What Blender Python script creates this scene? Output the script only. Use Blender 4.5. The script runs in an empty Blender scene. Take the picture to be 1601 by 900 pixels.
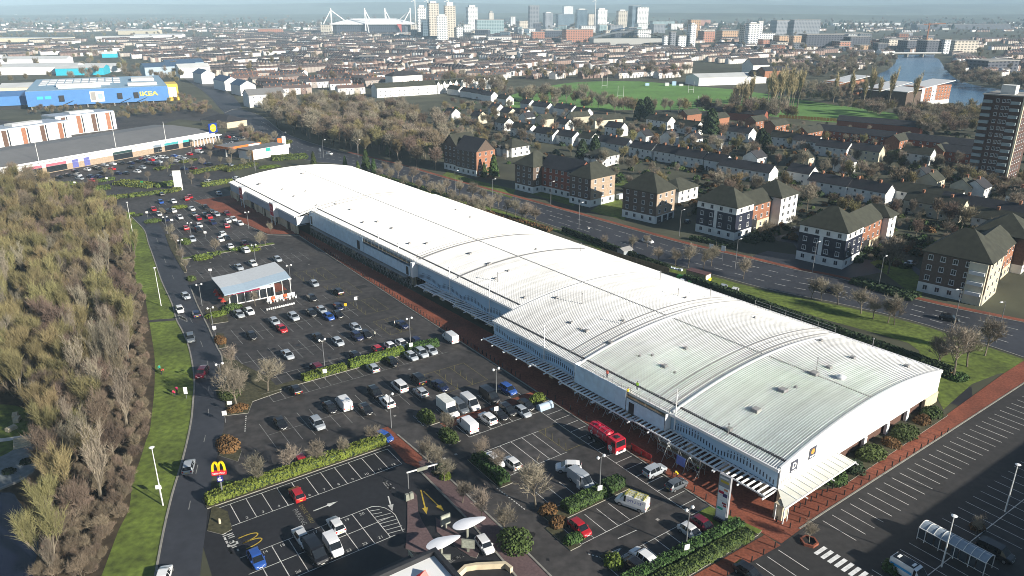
import bpy, math, random
import numpy as np
from mathutils import Vector, Matrix
R = math.radians
SC = bpy.context.scene
COL = SC.collection

# ---------------------------------------------------------------- camera, sky, sun, exposure
CAM_H, FPX, PITCH = 73.0, 1160.0, R(20.556)
cam_d = bpy.data.cameras.new('camera'); cam_d.sensor_width = 36.0; cam_d.lens = 36.0*FPX/1601.0
cam_d.clip_start = 1.0; cam_d.clip_end = 60000.0
cam = bpy.data.objects.new('camera', cam_d); COL.objects.link(cam)
cam.location = (0, 0, CAM_H); cam.rotation_euler = (math.pi/2-PITCH, 0, 0)
SC.camera = cam
SUN_AZ, SUN_EL = R(-34.4), R(21.5)          # where the low winter sun stands
wd = bpy.data.worlds.new('World'); SC.world = wd; wd.use_nodes = True
_nt = wd.node_tree; _bg = _nt.nodes['Background']
_sky = _nt.nodes.new('ShaderNodeTexSky'); _sky.sky_type = 'NISHITA'; _sky.sun_disc = False
_sky.sun_elevation = SUN_EL; _sky.sun_rotation = math.pi/2-SUN_AZ
_sky.air_density = 1.0; _sky.dust_density = 0.15; _sky.ozone_density = 2.0
_nt.links.new(_sky.outputs[0], _bg.inputs[0]); _bg.inputs[1].default_value = 0.05
sun_d = bpy.data.lights.new('sun', 'SUN'); sun_d.energy = 5.0; sun_d.angle = R(0.55); sun_d.color = (1.0, 0.93, 0.82)
sun = bpy.data.objects.new('sun', sun_d); COL.objects.link(sun)
sun.rotation_euler = Vector((-math.cos(SUN_AZ)*math.cos(SUN_EL), -math.sin(SUN_AZ)*math.cos(SUN_EL), -math.sin(SUN_EL))).to_track_quat('-Z', 'Y').to_euler()
SC.view_settings.view_transform = 'Standard'; SC.view_settings.look = 'None'
SC.view_settings.gamma = 1.0; SC.view_settings.use_curve_mapping = False
SC.view_settings.exposure = 0.9
SC.cycles.max_bounces = 6; SC.cycles.diffuse_bounces = 2; SC.cycles.glossy_bounces = 3
SC.cycles.transparent_max_bounces = 8; SC.cycles.volume_bounces = 1; SC.cycles.filter_width = 0.95
SC.cycles.use_denoising = True; SC.cycles.denoising_prefilter = 'NONE'; SC.cycles.denoising_input_passes = 'RGB_ALBEDO_NORMAL'

# ---------------------------------------------------------------- survey frames
# image survey: where the ray through a picture point meets the level z
def P(u, v, z=0.0):
    du = (u-800.5)/FPX; dv = (v-450.0)/FPX
    d = (du, math.cos(PITCH)-dv*math.sin(PITCH), -math.sin(PITCH)-dv*math.cos(PITCH))
    t = (z-CAM_H)/d[2]
    return (d[0]*t, d[1]*t)
def P3(u, v, z=0.0): x, y = P(u, v, z); return (x, y, z)
def pix(x, y, z=0.0):
    d2 = z-CAM_H; fw = y*math.cos(PITCH)-d2*math.sin(PITCH); up = y*math.sin(PITCH)+d2*math.cos(PITCH)
    if fw < 1: return (-9999, -9999)
    return (800.5+FPX*x/fw, 450-FPX*up/fw)
class Frame:                                   # local x across (t), local y along (s)
    def __init__(s, o, deg): s.o = o; s.a = R(deg)
    def __call__(s, sv, tv, z=None):
        x = s.o[0]+tv*math.cos(s.a)-sv*math.sin(s.a); y = s.o[1]+tv*math.sin(s.a)+sv*math.cos(s.a)
        return (x, y) if z is None else (x, y, z)
    def inv(s, x, y):
        dx, dy = x-s.o[0], y-s.o[1]
        return (-dx*math.sin(s.a)+dy*math.cos(s.a), dx*math.cos(s.a)+dy*math.sin(s.a))
CP = Frame(P(1214, 790), 35.0)                 # the car park's axes
BF = Frame(CP(0.2, 0.0), 37.7)                 # the long retail building's axes
def cps(u, v, z=0.0): return CP.inv(*P(u, v, z))

# ---------------------------------------------------------------- materials
MATS = {}
def lin(c): return tuple(((x/255.0)/12.92 if x <= 10 else ((x/255.0+0.055)/1.055)**2.4) for x in c)
def M(name, col, rough=0.8, var=0.12, scale=1.5, metal=0.0, bump=0.0, spec=0.4, objvar=0.0, objcol=False, big=0.0, bigscale=0.05, attr=None, hue=0.0, emit=0.0, trans=0.0, coat=0.0, streak=None):
    if name in MATS: return MATS[name]
    m = bpy.data.materials.new(name); m.use_nodes = True; nt = m.node_tree; N = nt.nodes; L = nt.links
    b = N['Principled BSDF']; b.inputs['Roughness'].default_value = rough; b.inputs['Metallic'].default_value = metal
    b.inputs['Specular IOR Level'].default_value = spec
    if coat: b.inputs['Coat Weight'].default_value = coat; b.inputs['Coat Roughness'].default_value = 0.08
    if trans: b.inputs['Transmission Weight'].default_value = trans
    if objcol: oi = N.new('ShaderNodeObjectInfo'); cur = oi.outputs['Color']
    elif attr: a = N.new('ShaderNodeAttribute'); a.attribute_name = attr; cur = a.outputs['Color']
    else: rgb = N.new('ShaderNodeRGB'); rgb.outputs[0].default_value = (*col, 1); cur = rgb.outputs[0]
    tc = N.new('ShaderNodeTexCoord')
    def noise(sc, det=4.0):
        n = N.new('ShaderNodeTexNoise'); n.inputs['Scale'].default_value = sc; n.inputs['Detail'].default_value = det
        L.new(tc.outputs['Object'], n.inputs['Vector']); return n
    def scale_by(cur, fac_out, lo, hi, f0=0.3, f1=0.7):
        mr = N.new('ShaderNodeMapRange'); mr.inputs[1].default_value = f0; mr.inputs[2].default_value = f1
        mr.inputs[3].default_value = lo; mr.inputs[4].default_value = hi; L.new(fac_out, mr.inputs[0])
        vm = N.new('ShaderNodeVectorMath'); vm.operation = 'SCALE'; L.new(cur, vm.inputs[0]); L.new(mr.outputs[0], vm.inputs['Scale'])
        return vm.outputs[0]
    if var: cur = scale_by(cur, noise(scale).outputs['Fac'], 1-var, 1+var)
    if big: cur = scale_by(cur, noise(bigscale, 5.0).outputs['Fac'], 1-big, 1+big)
    if streak:                                     # rain streaks along local x
        mp = N.new('ShaderNodeMapping'); mp.inputs['Scale'].default_value = streak[0]; L.new(tc.outputs['Object'], mp.inputs['Vector'])
        n_ = N.new('ShaderNodeTexNoise'); n_.inputs['Scale'].default_value = 1.0; n_.inputs['Detail'].default_value = 6.0; L.new(mp.outputs[0], n_.inputs['Vector'])
        cur = scale_by(cur, n_.outputs['Fac'], 1-streak[1], 1+streak[1]*.5)
    if objvar or hue:
        oi = N.new('ShaderNodeObjectInfo')
        if objvar: cur = scale_by(cur, oi.outputs['Random'], 1-objvar, 1+objvar, 0, 1)
        if hue:
            hs = N.new('ShaderNodeHueSaturation'); mr = N.new('ShaderNodeMapRange')
            mul = N.new('ShaderNodeMath'); mul.operation = 'MULTIPLY'; mul.inputs[1].default_value = 7.31; fr = N.new('ShaderNodeMath'); fr.operation = 'FRACT'
            L.new(oi.outputs['Random'], mul.inputs[0]); L.new(mul.outputs[0], fr.inputs[0])
            L.new(fr.outputs[0], mr.inputs[0]); mr.inputs[3].default_value = 0.5-hue; mr.inputs[4].default_value = 0.5+hue
            L.new(mr.outputs[0], hs.inputs['Hue']); L.new(cur, hs.inputs['Color']); cur = hs.outputs[0]
    L.new(cur, b.inputs['Base Color'])
    if bump:
        bp = N.new('ShaderNodeBump'); bp.inputs['Strength'].default_value = bump; bp.inputs['Distance'].default_value = 0.05
        L.new(noise(scale*3).outputs['Fac'], bp.inputs['Height']); L.new(bp.outputs[0], b.inputs['Normal'])
    if emit: L.new(cur, b.inputs['Emission Color']); b.inputs['Emission Strength'].default_value = emit
    MATS[name] = m; return m
def facade(name, wall, glass, sx=3.0, sz=3.0, fx=0.55, fz=0.5, rough=0.6, x0=0.0, band=False):
    """a distant storeyed front: window grid too fine to pick apart (object coordinates)"""
    if name in MATS: return MATS[name]
    m = bpy.data.materials.new(name); m.use_nodes = True; nt = m.node_tree; N = nt.nodes; L = nt.links
    b = N['Principled BSDF']
    tc = N.new('ShaderNodeTexCoord'); sp = N.new('ShaderNodeSeparateXYZ'); L.new(tc.outputs['Object'], sp.inputs[0])
    def ma(op, a, bb=None):
        n = N.new('ShaderNodeMath'); n.operation = op
        for i, q in enumerate((a, bb)):
            if q is None: continue
            if isinstance(q, (int, float)): n.inputs[i].default_value = q
            else: L.new(q, n.inputs[i])
        return n.outputs[0]
    h = ma('ADD', sp.outputs[0], sp.outputs[1])
    fxo = ma('FRACT', ma('DIVIDE', ma('ADD', h, x0+1000*sx), sx)); fzo = ma('FRACT', ma('DIVIDE', ma('ADD', sp.outputs[2], 0.3), sz))
    w = ma('LESS_THAN', fzo, fz) if band else ma('MULTIPLY', ma('LESS_THAN', fxo, fx), ma('LESS_THAN', fzo, fz))
    geo = N.new('ShaderNodeNewGeometry'); sn = N.new('ShaderNodeSeparateXYZ'); L.new(tc.outputs['Normal'], sn.inputs[0])
    w = ma('MULTIPLY', w, ma('LESS_THAN', ma('ABSOLUTE', sn.outputs[2]), 0.5))
    nz = N.new('ShaderNodeTexNoise'); nz.inputs['Scale'].default_value = 0.15; L.new(tc.outputs['Object'], nz.inputs['Vector'])
    mr = N.new('ShaderNodeMapRange'); mr.inputs[3].default_value = 0.8; mr.inputs[4].default_value = 1.15; L.new(nz.outputs['Fac'], mr.inputs[0])
    mx = N.new('ShaderNodeMix'); mx.data_type = 'RGBA'; L.new(w, mx.inputs[0]); mx.inputs[6].default_value = (*wall, 1); mx.inputs[7].default_value = (*glass, 1)
    vm = N.new('ShaderNodeVectorMath'); vm.operation = 'SCALE'; L.new(mx.outputs[2], vm.inputs[0]); L.new(mr.outputs[0], vm.inputs['Scale'])
    L.new(vm.outputs[0], b.inputs['Base Color'])
    ro = N.new('ShaderNodeMapRange'); L.new(w, ro.inputs[0]); ro.inputs[3].default_value = rough; ro.inputs[4].default_value = 0.15
    L.new(ro.outputs[0], b.inputs['Roughness']); MATS[name] = m; return m

# ---------------------------------------------------------------- mesh building
class MB:
    def __init__(s): s.v = []; s.f = []; s.m = []
    def add(s, vs, fs, mi=0):
        o = len(s.v); s.v.extend(vs); s.f.extend([tuple(i+o for i in f) for f in fs]); s.m.extend([mi]*len(fs)); return s
    def box(s, x0, y0, z0, x1, y1, z1, mi=0):
        return s.add([(x0,y0,z0),(x1,y0,z0),(x1,y1,z0),(x0,y1,z0),(x0,y0,z1),(x1,y0,z1),(x1,y1,z1),(x0,y1,z1)],
                     [(0,3,2,1),(4,5,6,7),(0,1,5,4),(1,2,6,5),(2,3,7,6),(3,0,4,7)], mi)
    def tbox(s, x0, y0, x1, y1, z0, z1, ins, mi=0):            # box with inset top
        return s.add([(x0,y0,z0),(x1,y0,z0),(x1,y1,z0),(x0,y1,z0),(x0+ins,y0+ins,z1),(x1-ins,y0+ins,z1),(x1-ins,y1-ins,z1),(x0+ins,y1-ins,z1)],
                     [(0,3,2,1),(4,5,6,7),(0,1,5,4),(1,2,6,5),(2,3,7,6),(3,0,4,7)], mi)
    def bar(s, p, q, w, h=None, mi=0):
        h = h or w; p = Vector(p); q = Vector(q); d = (q-p).normalized()
        u = Vector((0,0,1)) if abs(d.z) < 0.95 else Vector((1,0,0))
        a = d.cross(u).normalized()*(w/2); b = a.cross(d).normalized()*(h/2)
        vs = [tuple(c+x) for c in (p, q) for x in (-a-b, a-b, a+b, -a+b)]
        return s.add(vs, [(3,2,1,0),(4,5,6,7),(0,1,5,4),(1,2,6,5),(2,3,7,6),(3,0,4,7)], mi)
    def tube(s, p, q, r0, r1=None, n=6, mi=0, cap=True):
        r1 = r0 if r1 is None else r1; p = Vector(p); q = Vector(q); d = (q-p).normalized()
        u = Vector((0,0,1)) if abs(d.z) < 0.95 else Vector((1,0,0))
        a = d.cross(u).normalized(); b = a.cross(d).normalized()
        vs = [tuple(c+(a*math.cos(2*math.pi*i/n)+b*math.sin(2*math.pi*i/n))*r) for c, r in ((p, r0), (q, r1)) for i in range(n)]
        fs = [(i, i+n, (i+1) % n+n, (i+1) % n) for i in range(n)]
        if cap: fs += [tuple(range(n)), tuple(range(2*n-1, n-1, -1))]
        return s.add(vs, fs, mi)
    def poly(s, pts, mi=0): return s.add([tuple(p) for p in pts], [tuple(range(len(pts)))], mi)
    def prism(s, pts, z0, z1, mi=0, mtop=None):
        n = len(pts); s.add([(p[0], p[1], z0) for p in pts]+[(p[0], p[1], z1) for p in pts], [(i, (i+1) % n, (i+1) % n+n, i+n) for i in range(n)], mi)
        return s.add([(p[0], p[1], z1) for p in pts], [tuple(range(n))], mi if mtop is None else mtop)
    def gable(s, x0, y0, x1, y1, z, h, ov=0.35, mi=0, axis='x', th=0.15):
        """pitched roof slab, ridge along axis"""
        if axis == 'x':
            ym = (y0+y1)/2; k = h/((y1-y0)/2); a = (x0-ov, y0-ov, z-k*ov); b = (x1+ov, y0-ov, z-k*ov); c = (x1+ov, ym, z+h); d = (x0-ov, ym, z+h); e = (x1+ov, y1+ov, z-k*ov); f = (x0-ov, y1+ov, z-k*ov)
        else:
            xm = (x0+x1)/2; k = h/((x1-x0)/2); a = (x0-ov, y1+ov, z-k*ov); b = (x0-ov, y0-ov, z-k*ov); c = (xm, y0-ov, z+h); d = (xm, y1+ov, z+h); e = (x1+ov, y0-ov, z-k*ov); f = (x1+ov, y1+ov, z-k*ov)
        vs = [a, b, c, d, e, f]; vs += [(p[0], p[1], p[2]+th) for p in vs]
        return s.add(vs, [(3,2,1,0),(5,4,2,3),(6,7,8,9),(9,8,10,11),(0,1,7,6),(4,5,11,10),(1,2,8,7),(2,4,10,8),(3,0,6,9),(5,3,9,11)], mi)
    def hip(s, x0, y0, x1, y1, z, h, ov=0.5, mi=0):
        x0 -= ov; y0 -= ov; x1 += ov; y1 += ov; w, d = x1-x0, y1-y0
        if w >= d: r = d/2; a, b = (x0+r, (y0+y1)/2, z+h), (x1-r, (y0+y1)/2, z+h)
        else: r = w/2; a, b = ((x0+x1)/2, y0+r, z+h), ((x0+x1)/2, y1-r, z+h)
        z2 = z-0.02; vs = [(x0,y0,z2),(x1,y0,z2),(x1,y1,z2),(x0,y1,z2),(x0,y0,z+.18),(x1,y0,z+.18),(x1,y1,z+.18),(x0,y1,z+.18), a, b]
        fs = [(3,2,1,0),(0,1,5,4),(1,2,6,5),(2,3,7,6),(3,0,4,7)]
        if abs(w-d) < 0.01: vs[9:] = []; fs += [(4,5,8),(5,6,8),(6,7,8),(7,4,8)]
        elif w > d: fs += [(4,5,9,8),(5,6,9),(6,7,8,9),(7,4,8)]
        else: fs += [(4,5,8),(5,6,9,8),(6,7,9),(7,4,8,9)]
        return s.add(vs, fs, mi)
    def mesh(s, name, mats, smooth=None):
        me = bpy.data.meshes.new(name); me.from_pydata(s.v, [], s.f)
        for m in (mats if isinstance(mats, (list, tuple)) else [mats]): me.materials.append(m)
        if any(s.m): me.polygons.foreach_set('material_index', s.m)
        if smooth is not None:
            me.polygons.foreach_set('use_smooth', [True]*len(s.f)); me.set_sharp_from_angle(angle=R(smooth))
        me.update(); return me
    def build(s, name, mats, parent=None, loc=(0,0,0), rz=0.0, smooth=None):
        return ob(name, s.mesh(name, mats, smooth), parent, loc, rz)
def ob(name, me, parent=None, loc=(0,0,0), rz=0.0):
    o = bpy.data.objects.new(name, me); COL.objects.link(o)
    o.location = loc
    if rz: o.rotation_euler = (0, 0, rz)
    if parent is not None: o.parent = parent
    return o
AUTO = []                                       # things whose label may need a place in the row
def tag(o, label, cat, group=None, auto=True):
    o['label'] = label; o['category'] = cat
    if group: o['group'] = group
    if auto: AUTO.append(o)
    return o
def thing(name, label, cat, group=None, loc=(0,0,0), rz=0.0, auto=True):
    return tag(ob(name, None, None, loc, rz), label, cat, group, auto)
def struct(o, kind='structure'): o['kind'] = kind; return o
KIDS = {}
def copy_thing(root, label, loc, rz=0.0, scale=None, group=None, color=None, auto=True):
    def cp(o, parent):
        c = o.copy(); COL.objects.link(c); c.parent = parent
        if color is not None: c.color = color
        for ch in o.children: cp(ch, c)
        return c
    c = cp(root, None); c.location = loc; c.rotation_euler = (0, 0, rz)
    if scale is not None: c.scale = scale if isinstance(scale, tuple) else (scale,)*3
    c['label'] = label
    if group: c['group'] = group
    if auto: AUTO.append(c)
    return c
def drop(root):
    for ch in list(root.children): drop(ch)
    bpy.data.objects.remove(root)
def ords(n, i):
    w = ['', 'second', 'third', 'fourth', 'fifth', 'sixth', 'seventh', 'eighth', 'ninth', 'tenth', 'eleventh', 'twelfth', 'thirteenth', 'fourteenth', 'fifteenth', 'sixteenth']
    if n == 2: return ['left of two', 'right of two'][i]
    if i == 0: return 'leftmost'
    if i == n-1: return 'rightmost'
    return w[i]+' from the left'
def finish_labels():
    by = {}
    for o in AUTO: by.setdefault(o['label'], []).append(o)
    for lab, os in by.items():
        if len(os) < 2 or len(os) > 16: continue
        os.sort(key=lambda o: pix(*o.location)[0])
        for i, o in enumerate(os): o['label'] = lab+', '+ords(len(os), i)
def sheet(name, pts, z, mat, kind='structure', parent=None):
    o = MB().poly([(p[0], p[1], z) for p in pts]).build(name, mat, parent)
    if parent is None: o['kind'] = kind
    return o
def strip(mb, pts, w, z, mi=0):
    """flat ribbon along world points"""
    pts = [Vector((p[0], p[1], 0)) for p in pts]; n = len(pts); vs = []
    for i, p in enumerate(pts):
        d = (pts[min(i+1, n-1)]-pts[max(i-1, 0)]).normalized(); a = Vector((-d.y, d.x, 0))*(w/2)
        vs += [(p.x+a.x, p.y+a.y, z), (p.x-a.x, p.y-a.y, z)]
    return mb.add(vs, [(2*i+1, 2*i+3, 2*i+2, 2*i) for i in range(n-1)], mi)
def kerb(mb, pts, w=0.3, h=0.12, mi=0):
    pts = [Vector((p[0], p[1], 0)) for p in pts]; n = len(pts); vs = []
    for i, p in enumerate(pts):
        d = (pts[min(i+1, n-1)]-pts[max(i-1, 0)]).normalized(); a = Vector((-d.y, d.x, 0))*(w/2)
        vs += [(p.x+a.x, p.y+a.y, -0.05), (p.x+a.x, p.y+a.y, h), (p.x-a.x, p.y-a.y, h), (p.x-a.x, p.y-a.y, -0.05)]
    fs = []
    for i in range(n-1):
        for k in range(3): fs.append((4*i+k, 4*i+k+1, 4*i+4+k+1, 4*i+4+k))
    fs += [(3,2,1,0), (4*n-4, 4*n-3, 4*n-2, 4*n-1)]
    return mb.add(vs, fs, mi)
def smooth_line(pts, k=4):
    """Catmull-Rom through the surveyed points"""
    out = []; n = len(pts)
    for i in range(n-1):
        p0, p1, p2, p3 = pts[max(i-1, 0)], pts[i], pts[i+1], pts[min(i+2, n-1)]
        for j in range(k):
            t = j/k
            out.append(tuple(0.5*(2*p1[a]+(p2[a]-p0[a])*t+(2*p0[a]-5*p1[a]+4*p2[a]-p3[a])*t*t+(3*p1[a]-p0[a]-3*p2[a]+p3[a])*t**3) for a in (0, 1)))
    out.append(tuple(pts[-1][:2])); return out
def inside(poly, x, y):
    c = False; n = len(poly); j = n-1
    for i in range(n):
        if (poly[i][1] > y) != (poly[j][1] > y) and x < (poly[j][0]-poly[i][0])*(y-poly[i][1])/(poly[j][1]-poly[i][1]+1e-12)+poly[i][0]: c = not c
        j = i
    return c
def scatter(name, sources, pts, label=None, cat=None, parent=None):
    """ONE mass object: geometry-node instances of the sources; pts = (x, y, z, rot, scale)"""
    col = bpy.data.collections.new(name+'_sources')
    for o in sources: col.objects.link(o)
    me = bpy.data.meshes.new(name); me.from_pydata([p[:3] for p in pts], [], [])
    a = me.attributes.new('rot', 'FLOAT', 'POINT'); a.data.foreach_set('value', [p[3] for p in pts])
    a = me.attributes.new('siz', 'FLOAT', 'POINT'); a.data.foreach_set('value', [p[4] for p in pts])
    a = me.attributes.new('idx', 'INT', 'POINT'); a.data.foreach_set('value', [random.randrange(len(sources)) for p in pts])
    o = ob(name, me, parent); o['kind'] = 'stuff'
    if label: o['label'] = label; o['category'] = cat
    ng = bpy.data.node_groups.new(name, 'GeometryNodeTree')
    ng.interface.new_socket('Geometry', in_out='INPUT', socket_type='NodeSocketGeometry'); ng.interface.new_socket('Geometry', in_out='OUTPUT', socket_type='NodeSocketGeometry')
    N = ng.nodes; L = ng.links
    gi = N.new('NodeGroupInput'); go = N.new('NodeGroupOutput'); ip = N.new('GeometryNodeInstanceOnPoints'); ci = N.new('GeometryNodeCollectionInfo')
    ci.inputs['Collection'].default_value = col; ci.inputs['Separate Children'].default_value = True; ci.inputs['Reset Children'].default_value = True
    def attr(n, t):
        q = N.new('GeometryNodeInputNamedAttribute'); q.data_type = t; q.inputs['Name'].default_value = n; return q.outputs['Attribute']
    cx = N.new('ShaderNodeCombineXYZ'); L.new(attr('rot', 'FLOAT'), cx.inputs[2])
    L.new(gi.outputs[0], ip.inputs['Points']); L.new(ci.outputs[0], ip.inputs['Instance']); ip.inputs['Pick Instance'].default_value = True
    L.new(attr('idx', 'INT'), ip.inputs['Instance Index']); L.new(cx.outputs[0], ip.inputs['Rotation']); L.new(attr('siz', 'FLOAT'), ip.inputs['Scale'])
    L.new(ip.outputs[0], go.inputs[0])
    md = o.modifiers.new('scatter', 'NODES'); md.node_group = ng
    return o
def np_mesh(name, verts, faces, mats, cols=None, mi=None):
    """numpy quads or tris"""
    me = bpy.data.meshes.new(name); nf, k = faces.shape
    me.vertices.add(len(verts)); me.vertices.foreach_set('co', np.asarray(verts, dtype=np.float32).ravel())
    me.loops.add(nf*k); me.loops.foreach_set('vertex_index', np.asarray(faces, dtype=np.int32).ravel())
    me.polygons.add(nf); me.polygons.foreach_set('loop_start', np.arange(0, nf*k, k, dtype=np.int32))
    for m in (mats if isinstance(mats, (list, tuple)) else [mats]): me.materials.append(m)
    if mi is not None: me.polygons.foreach_set('material_index', np.asarray(mi, dtype=np.int32))
    if cols is not None:
        a = me.attributes.new('col', 'FLOAT_COLOR', 'FACE'); a.data.foreach_set('color', np.asarray(cols, dtype=np.float32).ravel())
    me.update(); me.validate(); return me
# ---------------------------------------------------------------- setting: ground, roads, paving, water
random.seed(7); np.random.seed(7)
m_ground = M('ground_mix', (0.058, 0.060, 0.036), 0.95, 0.35, 0.05, big=0.35, bigscale=0.006)
m_asph = M('asphalt', (0.047, 0.043, 0.041), 0.72, 0.38, 0.6, bump=0.15, big=0.35, bigscale=0.07, spec=0.4)
m_asph_new = M('asphalt_new', (0.017, 0.017, 0.020), 0.7, 0.15, 1.2, bump=0.1, big=0.18, bigscale=0.15, spec=0.4)
m_road = M('asphalt_road', (0.036, 0.038, 0.046), 0.62, 0.15, 0.7, big=0.25, bigscale=0.06, spec=0.45)
m_asph_end = M('asphalt_end', (0.032, 0.030, 0.029), 0.75, 0.2, 0.9, big=0.25, bigscale=0.08)
m_grass = M('lawn_grass', (0.098, 0.135, 0.020), 0.95, 0.4, 0.9, bump=0.4, big=0.35, bigscale=0.12)
m_park = M('park_grass', (0.100, 0.215, 0.040), 0.95, 0.15, 0.3, big=0.22, bigscale=0.03)
m_litter = M('leaf_litter', (0.050, 0.036, 0.020), 0.98, 0.4, 0.7, bump=0.5, big=0.3, bigscale=0.1)
m_soil = M('planting_soil', (0.055, 0.052, 0.026), 0.98, 0.4, 1.5, bump=0.4)
m_brick = M('brick_paving', (0.19, 0.056, 0.030), 0.85, 0.3, 2.5, bump=0.2, big=0.3, bigscale=0.15)
m_brick_mauve = M('brick_paving_mauve', (0.115, 0.075, 0.075), 0.85, 0.2, 2.5, big=0.15, bigscale=0.2)
m_kerb = M('kerb_stone', (0.24, 0.23, 0.20), 0.85, 0.2, 1.0)
m_paint = M('road_paint', (0.50, 0.50, 0.47), 0.8, 0.3, 2.0, big=0.25, bigscale=0.3)
m_paint_y = M('road_paint_yellow', (0.42, 0.30, 0.035), 0.8, 0.3, 2.0)
m_conc = M('concrete', (0.30, 0.29, 0.27), 0.85, 0.15, 0.8)
m_water = M('river_water', (0.045, 0.12, 0.22), 0.25, 0.1, 0.05, spec=0.5)  # blue of the reflected sky is put into the base colour
m_pond = M('pond_water', (0.006, 0.008, 0.020), 0.12, 0.1, 0.2)
m_gravel = M('pale_gravel', (0.20, 0.22, 0.22), 0.9, 0.2, 1.0)
m_path = M('pale_path', (0.55, 0.54, 0.50), 0.9, 0.1, 1.0)

# ground to the horizon: one sheet
xs = [-40000, -9000, -3000, -1200, -500, -100, 300, 800, 2000, 5000, 9000, 40000]; ys = [-3000, -300, 100, 400, 900, 1800, 4000, 9000, 16000, 50000]
gb = MB(); gb.add([(x, y, 0) for y in ys for x in xs], [(j*len(xs)+i, j*len(xs)+i+1, (j+1)*len(xs)+i+1, (j+1)*len(xs)+i) for j in range(len(ys)-1) for i in range(len(xs)-1)])
ground = struct(gb.build('ground', m_ground))

rect = lambda f, s0, s1, t0, t1: [f(s0, t0), f(s0, t1), f(s1, t1), f(s1, t0)]
PAVE_T = -8.6
car_park = sheet('car_park', [CP(-30, -64), CP(-30, PAVE_T), CP(195, PAVE_T), CP(300, -10), CP(300, -70), CP(60, -70)], 0.004, m_asph)
end_lot = sheet('end_car_park', [CP(-95, -70), CP(-95, 130), CP(-3.5, 130), CP(-5.4, -7), CP(-5.4, -33), CP(-30, -70)], 0.008, m_asph_end)
fastfood_lot = sheet('restaurant_car_park', [CP(5, -79), CP(5, -41.5), CP(41, -41.5), CP(44.5, -42.3), CP(50.2, -42.3), CP(50.2, -73.6), CP(46, -76)], 0.012, m_asph_new)
RL = [(197,330),(212,345),(226,360),(232,380),(241,405),(250,432),(257,449),(269,475),(276,500),(285,517),(295,542),(301,570),(304,600),(302,625),(300,650),(296,674),(289,705),(280,737),(270,770),(259,815),(250,860),(242,905),(232,960)]
RR = [(245,342),(250,352),(257,365),(265,387),(275,405),(287,425),(297,447),(308,475),(325,510),(339,542),(347,558),(349,590),(350,612),(351,650),(347,687),(337,722),(327,775),(322,825),(317,862),(312,905),(306,960)]
road_l = smooth_line([P(*p) for p in RL], 3); road_r = smooth_line([P(*p) for p in RR], 3)
access_road = sheet('access_road', road_l+road_r[::-1], 0.016, m_road)
VL = [(180,335),(197,355),(207,385),(210,420),(215,447),(225,457),(232,495),(237,525),(242,562),(241,612),(237,650),(234,674),(229,687),(217,725),(207,750),(202,795),(185,830),(160,897),(135,950)]
verge_l = smooth_line([P(*p) for p in VL], 3)
verge = sheet('grass_verge', verge_l+road_l[::-1], 0.02, m_grass)
kb = MB(); kerb(kb, road_l); kerb(kb, road_r[18:34]); struct(kb.build('road_kerb', m_kerb))
wood_poly = verge_l+[P(60, 990), P(-700, 990), P(-420, 500), P(-160, 330), P(-30, 285), P(20, 285), P(80, 300), P(140, 318)]
wood_floor = sheet('woodland_floor', wood_poly, 0.012, m_litter)
# worn bare strip between scrub and verge, footpath stub across the verge
mb = MB(); strip(mb, [(x-0.9, y) for x, y in verge_l[26:]], 1.7, 0.028); mb.build('bare_soil_strip', m_litter, wood_floor)
mb = MB(); strip(mb, [P(233, 502), P(276, 499)], 1.6, 0.03); struct(mb.build('footpath', m_asph))
# pond and clearing in the wood
pond = sheet('pond', smooth_line([P(-160, 800), P(0, 770), P(28, 782), P(44, 812), P(60, 850), P(52, 885), P(30, 930), P(-160, 990)], 4), 0.02, m_pond)
clear = sheet('clearing_lawn', smooth_line([P(-90, 640), P(0, 632), P(40, 640), P(58, 660), P(52, 690), P(20, 716), P(-90, 730)], 4), 0.024, m_grass)
mb = MB(); strip(mb, smooth_line([P(-60, 690), P(0, 688), P(36, 684), P(50, 694)], 4), 1.3, 0.03); struct(mb.build('clearing_path', m_path))
terr = sheet('paved_terrace', smooth_line([P(-90, 745), P(0, 714), P(30, 698), P(60, 695), P(74, 708), P(70, 725), P(45, 745), P(0, 765), P(-90, 790)], 4), 0.034, m_gravel)
kb = MB(); kerb(kb, smooth_line([P(74, 708), P(70, 725), P(45, 745), P(0, 765), P(-60, 783)], 4), 0.5, 0.3); kb.build('terrace_edge', m_conc, terr)

# brick pavement in front of the shops, round the end wall, and paths in the car park
pave = sheet('brick_pavement', [CP(-6, -7.0), CP(5, PAVE_T+0.3), CP(190, PAVE_T), CP(196, -17), BF(262, -14), BF(262, 3), BF(0, 4), CP(0, 6), CP(-2.8, 12), CP(-2.0, 36), CP(-1.2, 52), CP(0.4, 78), CP(2, 130), CP(-2.2, 130), CP(-3.9, 77), CP(-4.6, 42), CP(-5.3, 5)], 0.05, m_brick)
kb = MB(); kerb(kb, [CP(5, PAVE_T), CP(188, PAVE_T-.3), CP(195, -17.4), BF(262, -14.4)], 0.25, 0.11); kerb(kb, [CP(-5.5, -2), CP(-5.3, 5), CP(-4.7, 42), CP(-4.0, 77), CP(-2.4, 130)], 0.25, 0.11); struct(kb.build('pavement_kerb', m_kerb))
brick_path = sheet('brick_path', [CP(-6.2, -7.4), CP(-3.4, -7.4), CP(-3.0, -36), CP(-5.2, -36)], 0.054, m_brick)
mid_path = sheet('car_park_path', rect(CP, 49.6, 51.9, -31, PAVE_T), 0.03, m_brick)
drive_path = sheet('restaurant_path', [CP(56.5, -41.6), CP(56.5, -39.6), CP(44, -39.2), CP(39.5, -40.6), CP(44, -42.4), CP(52, -41.9)], 0.03, m_brick)
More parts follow.
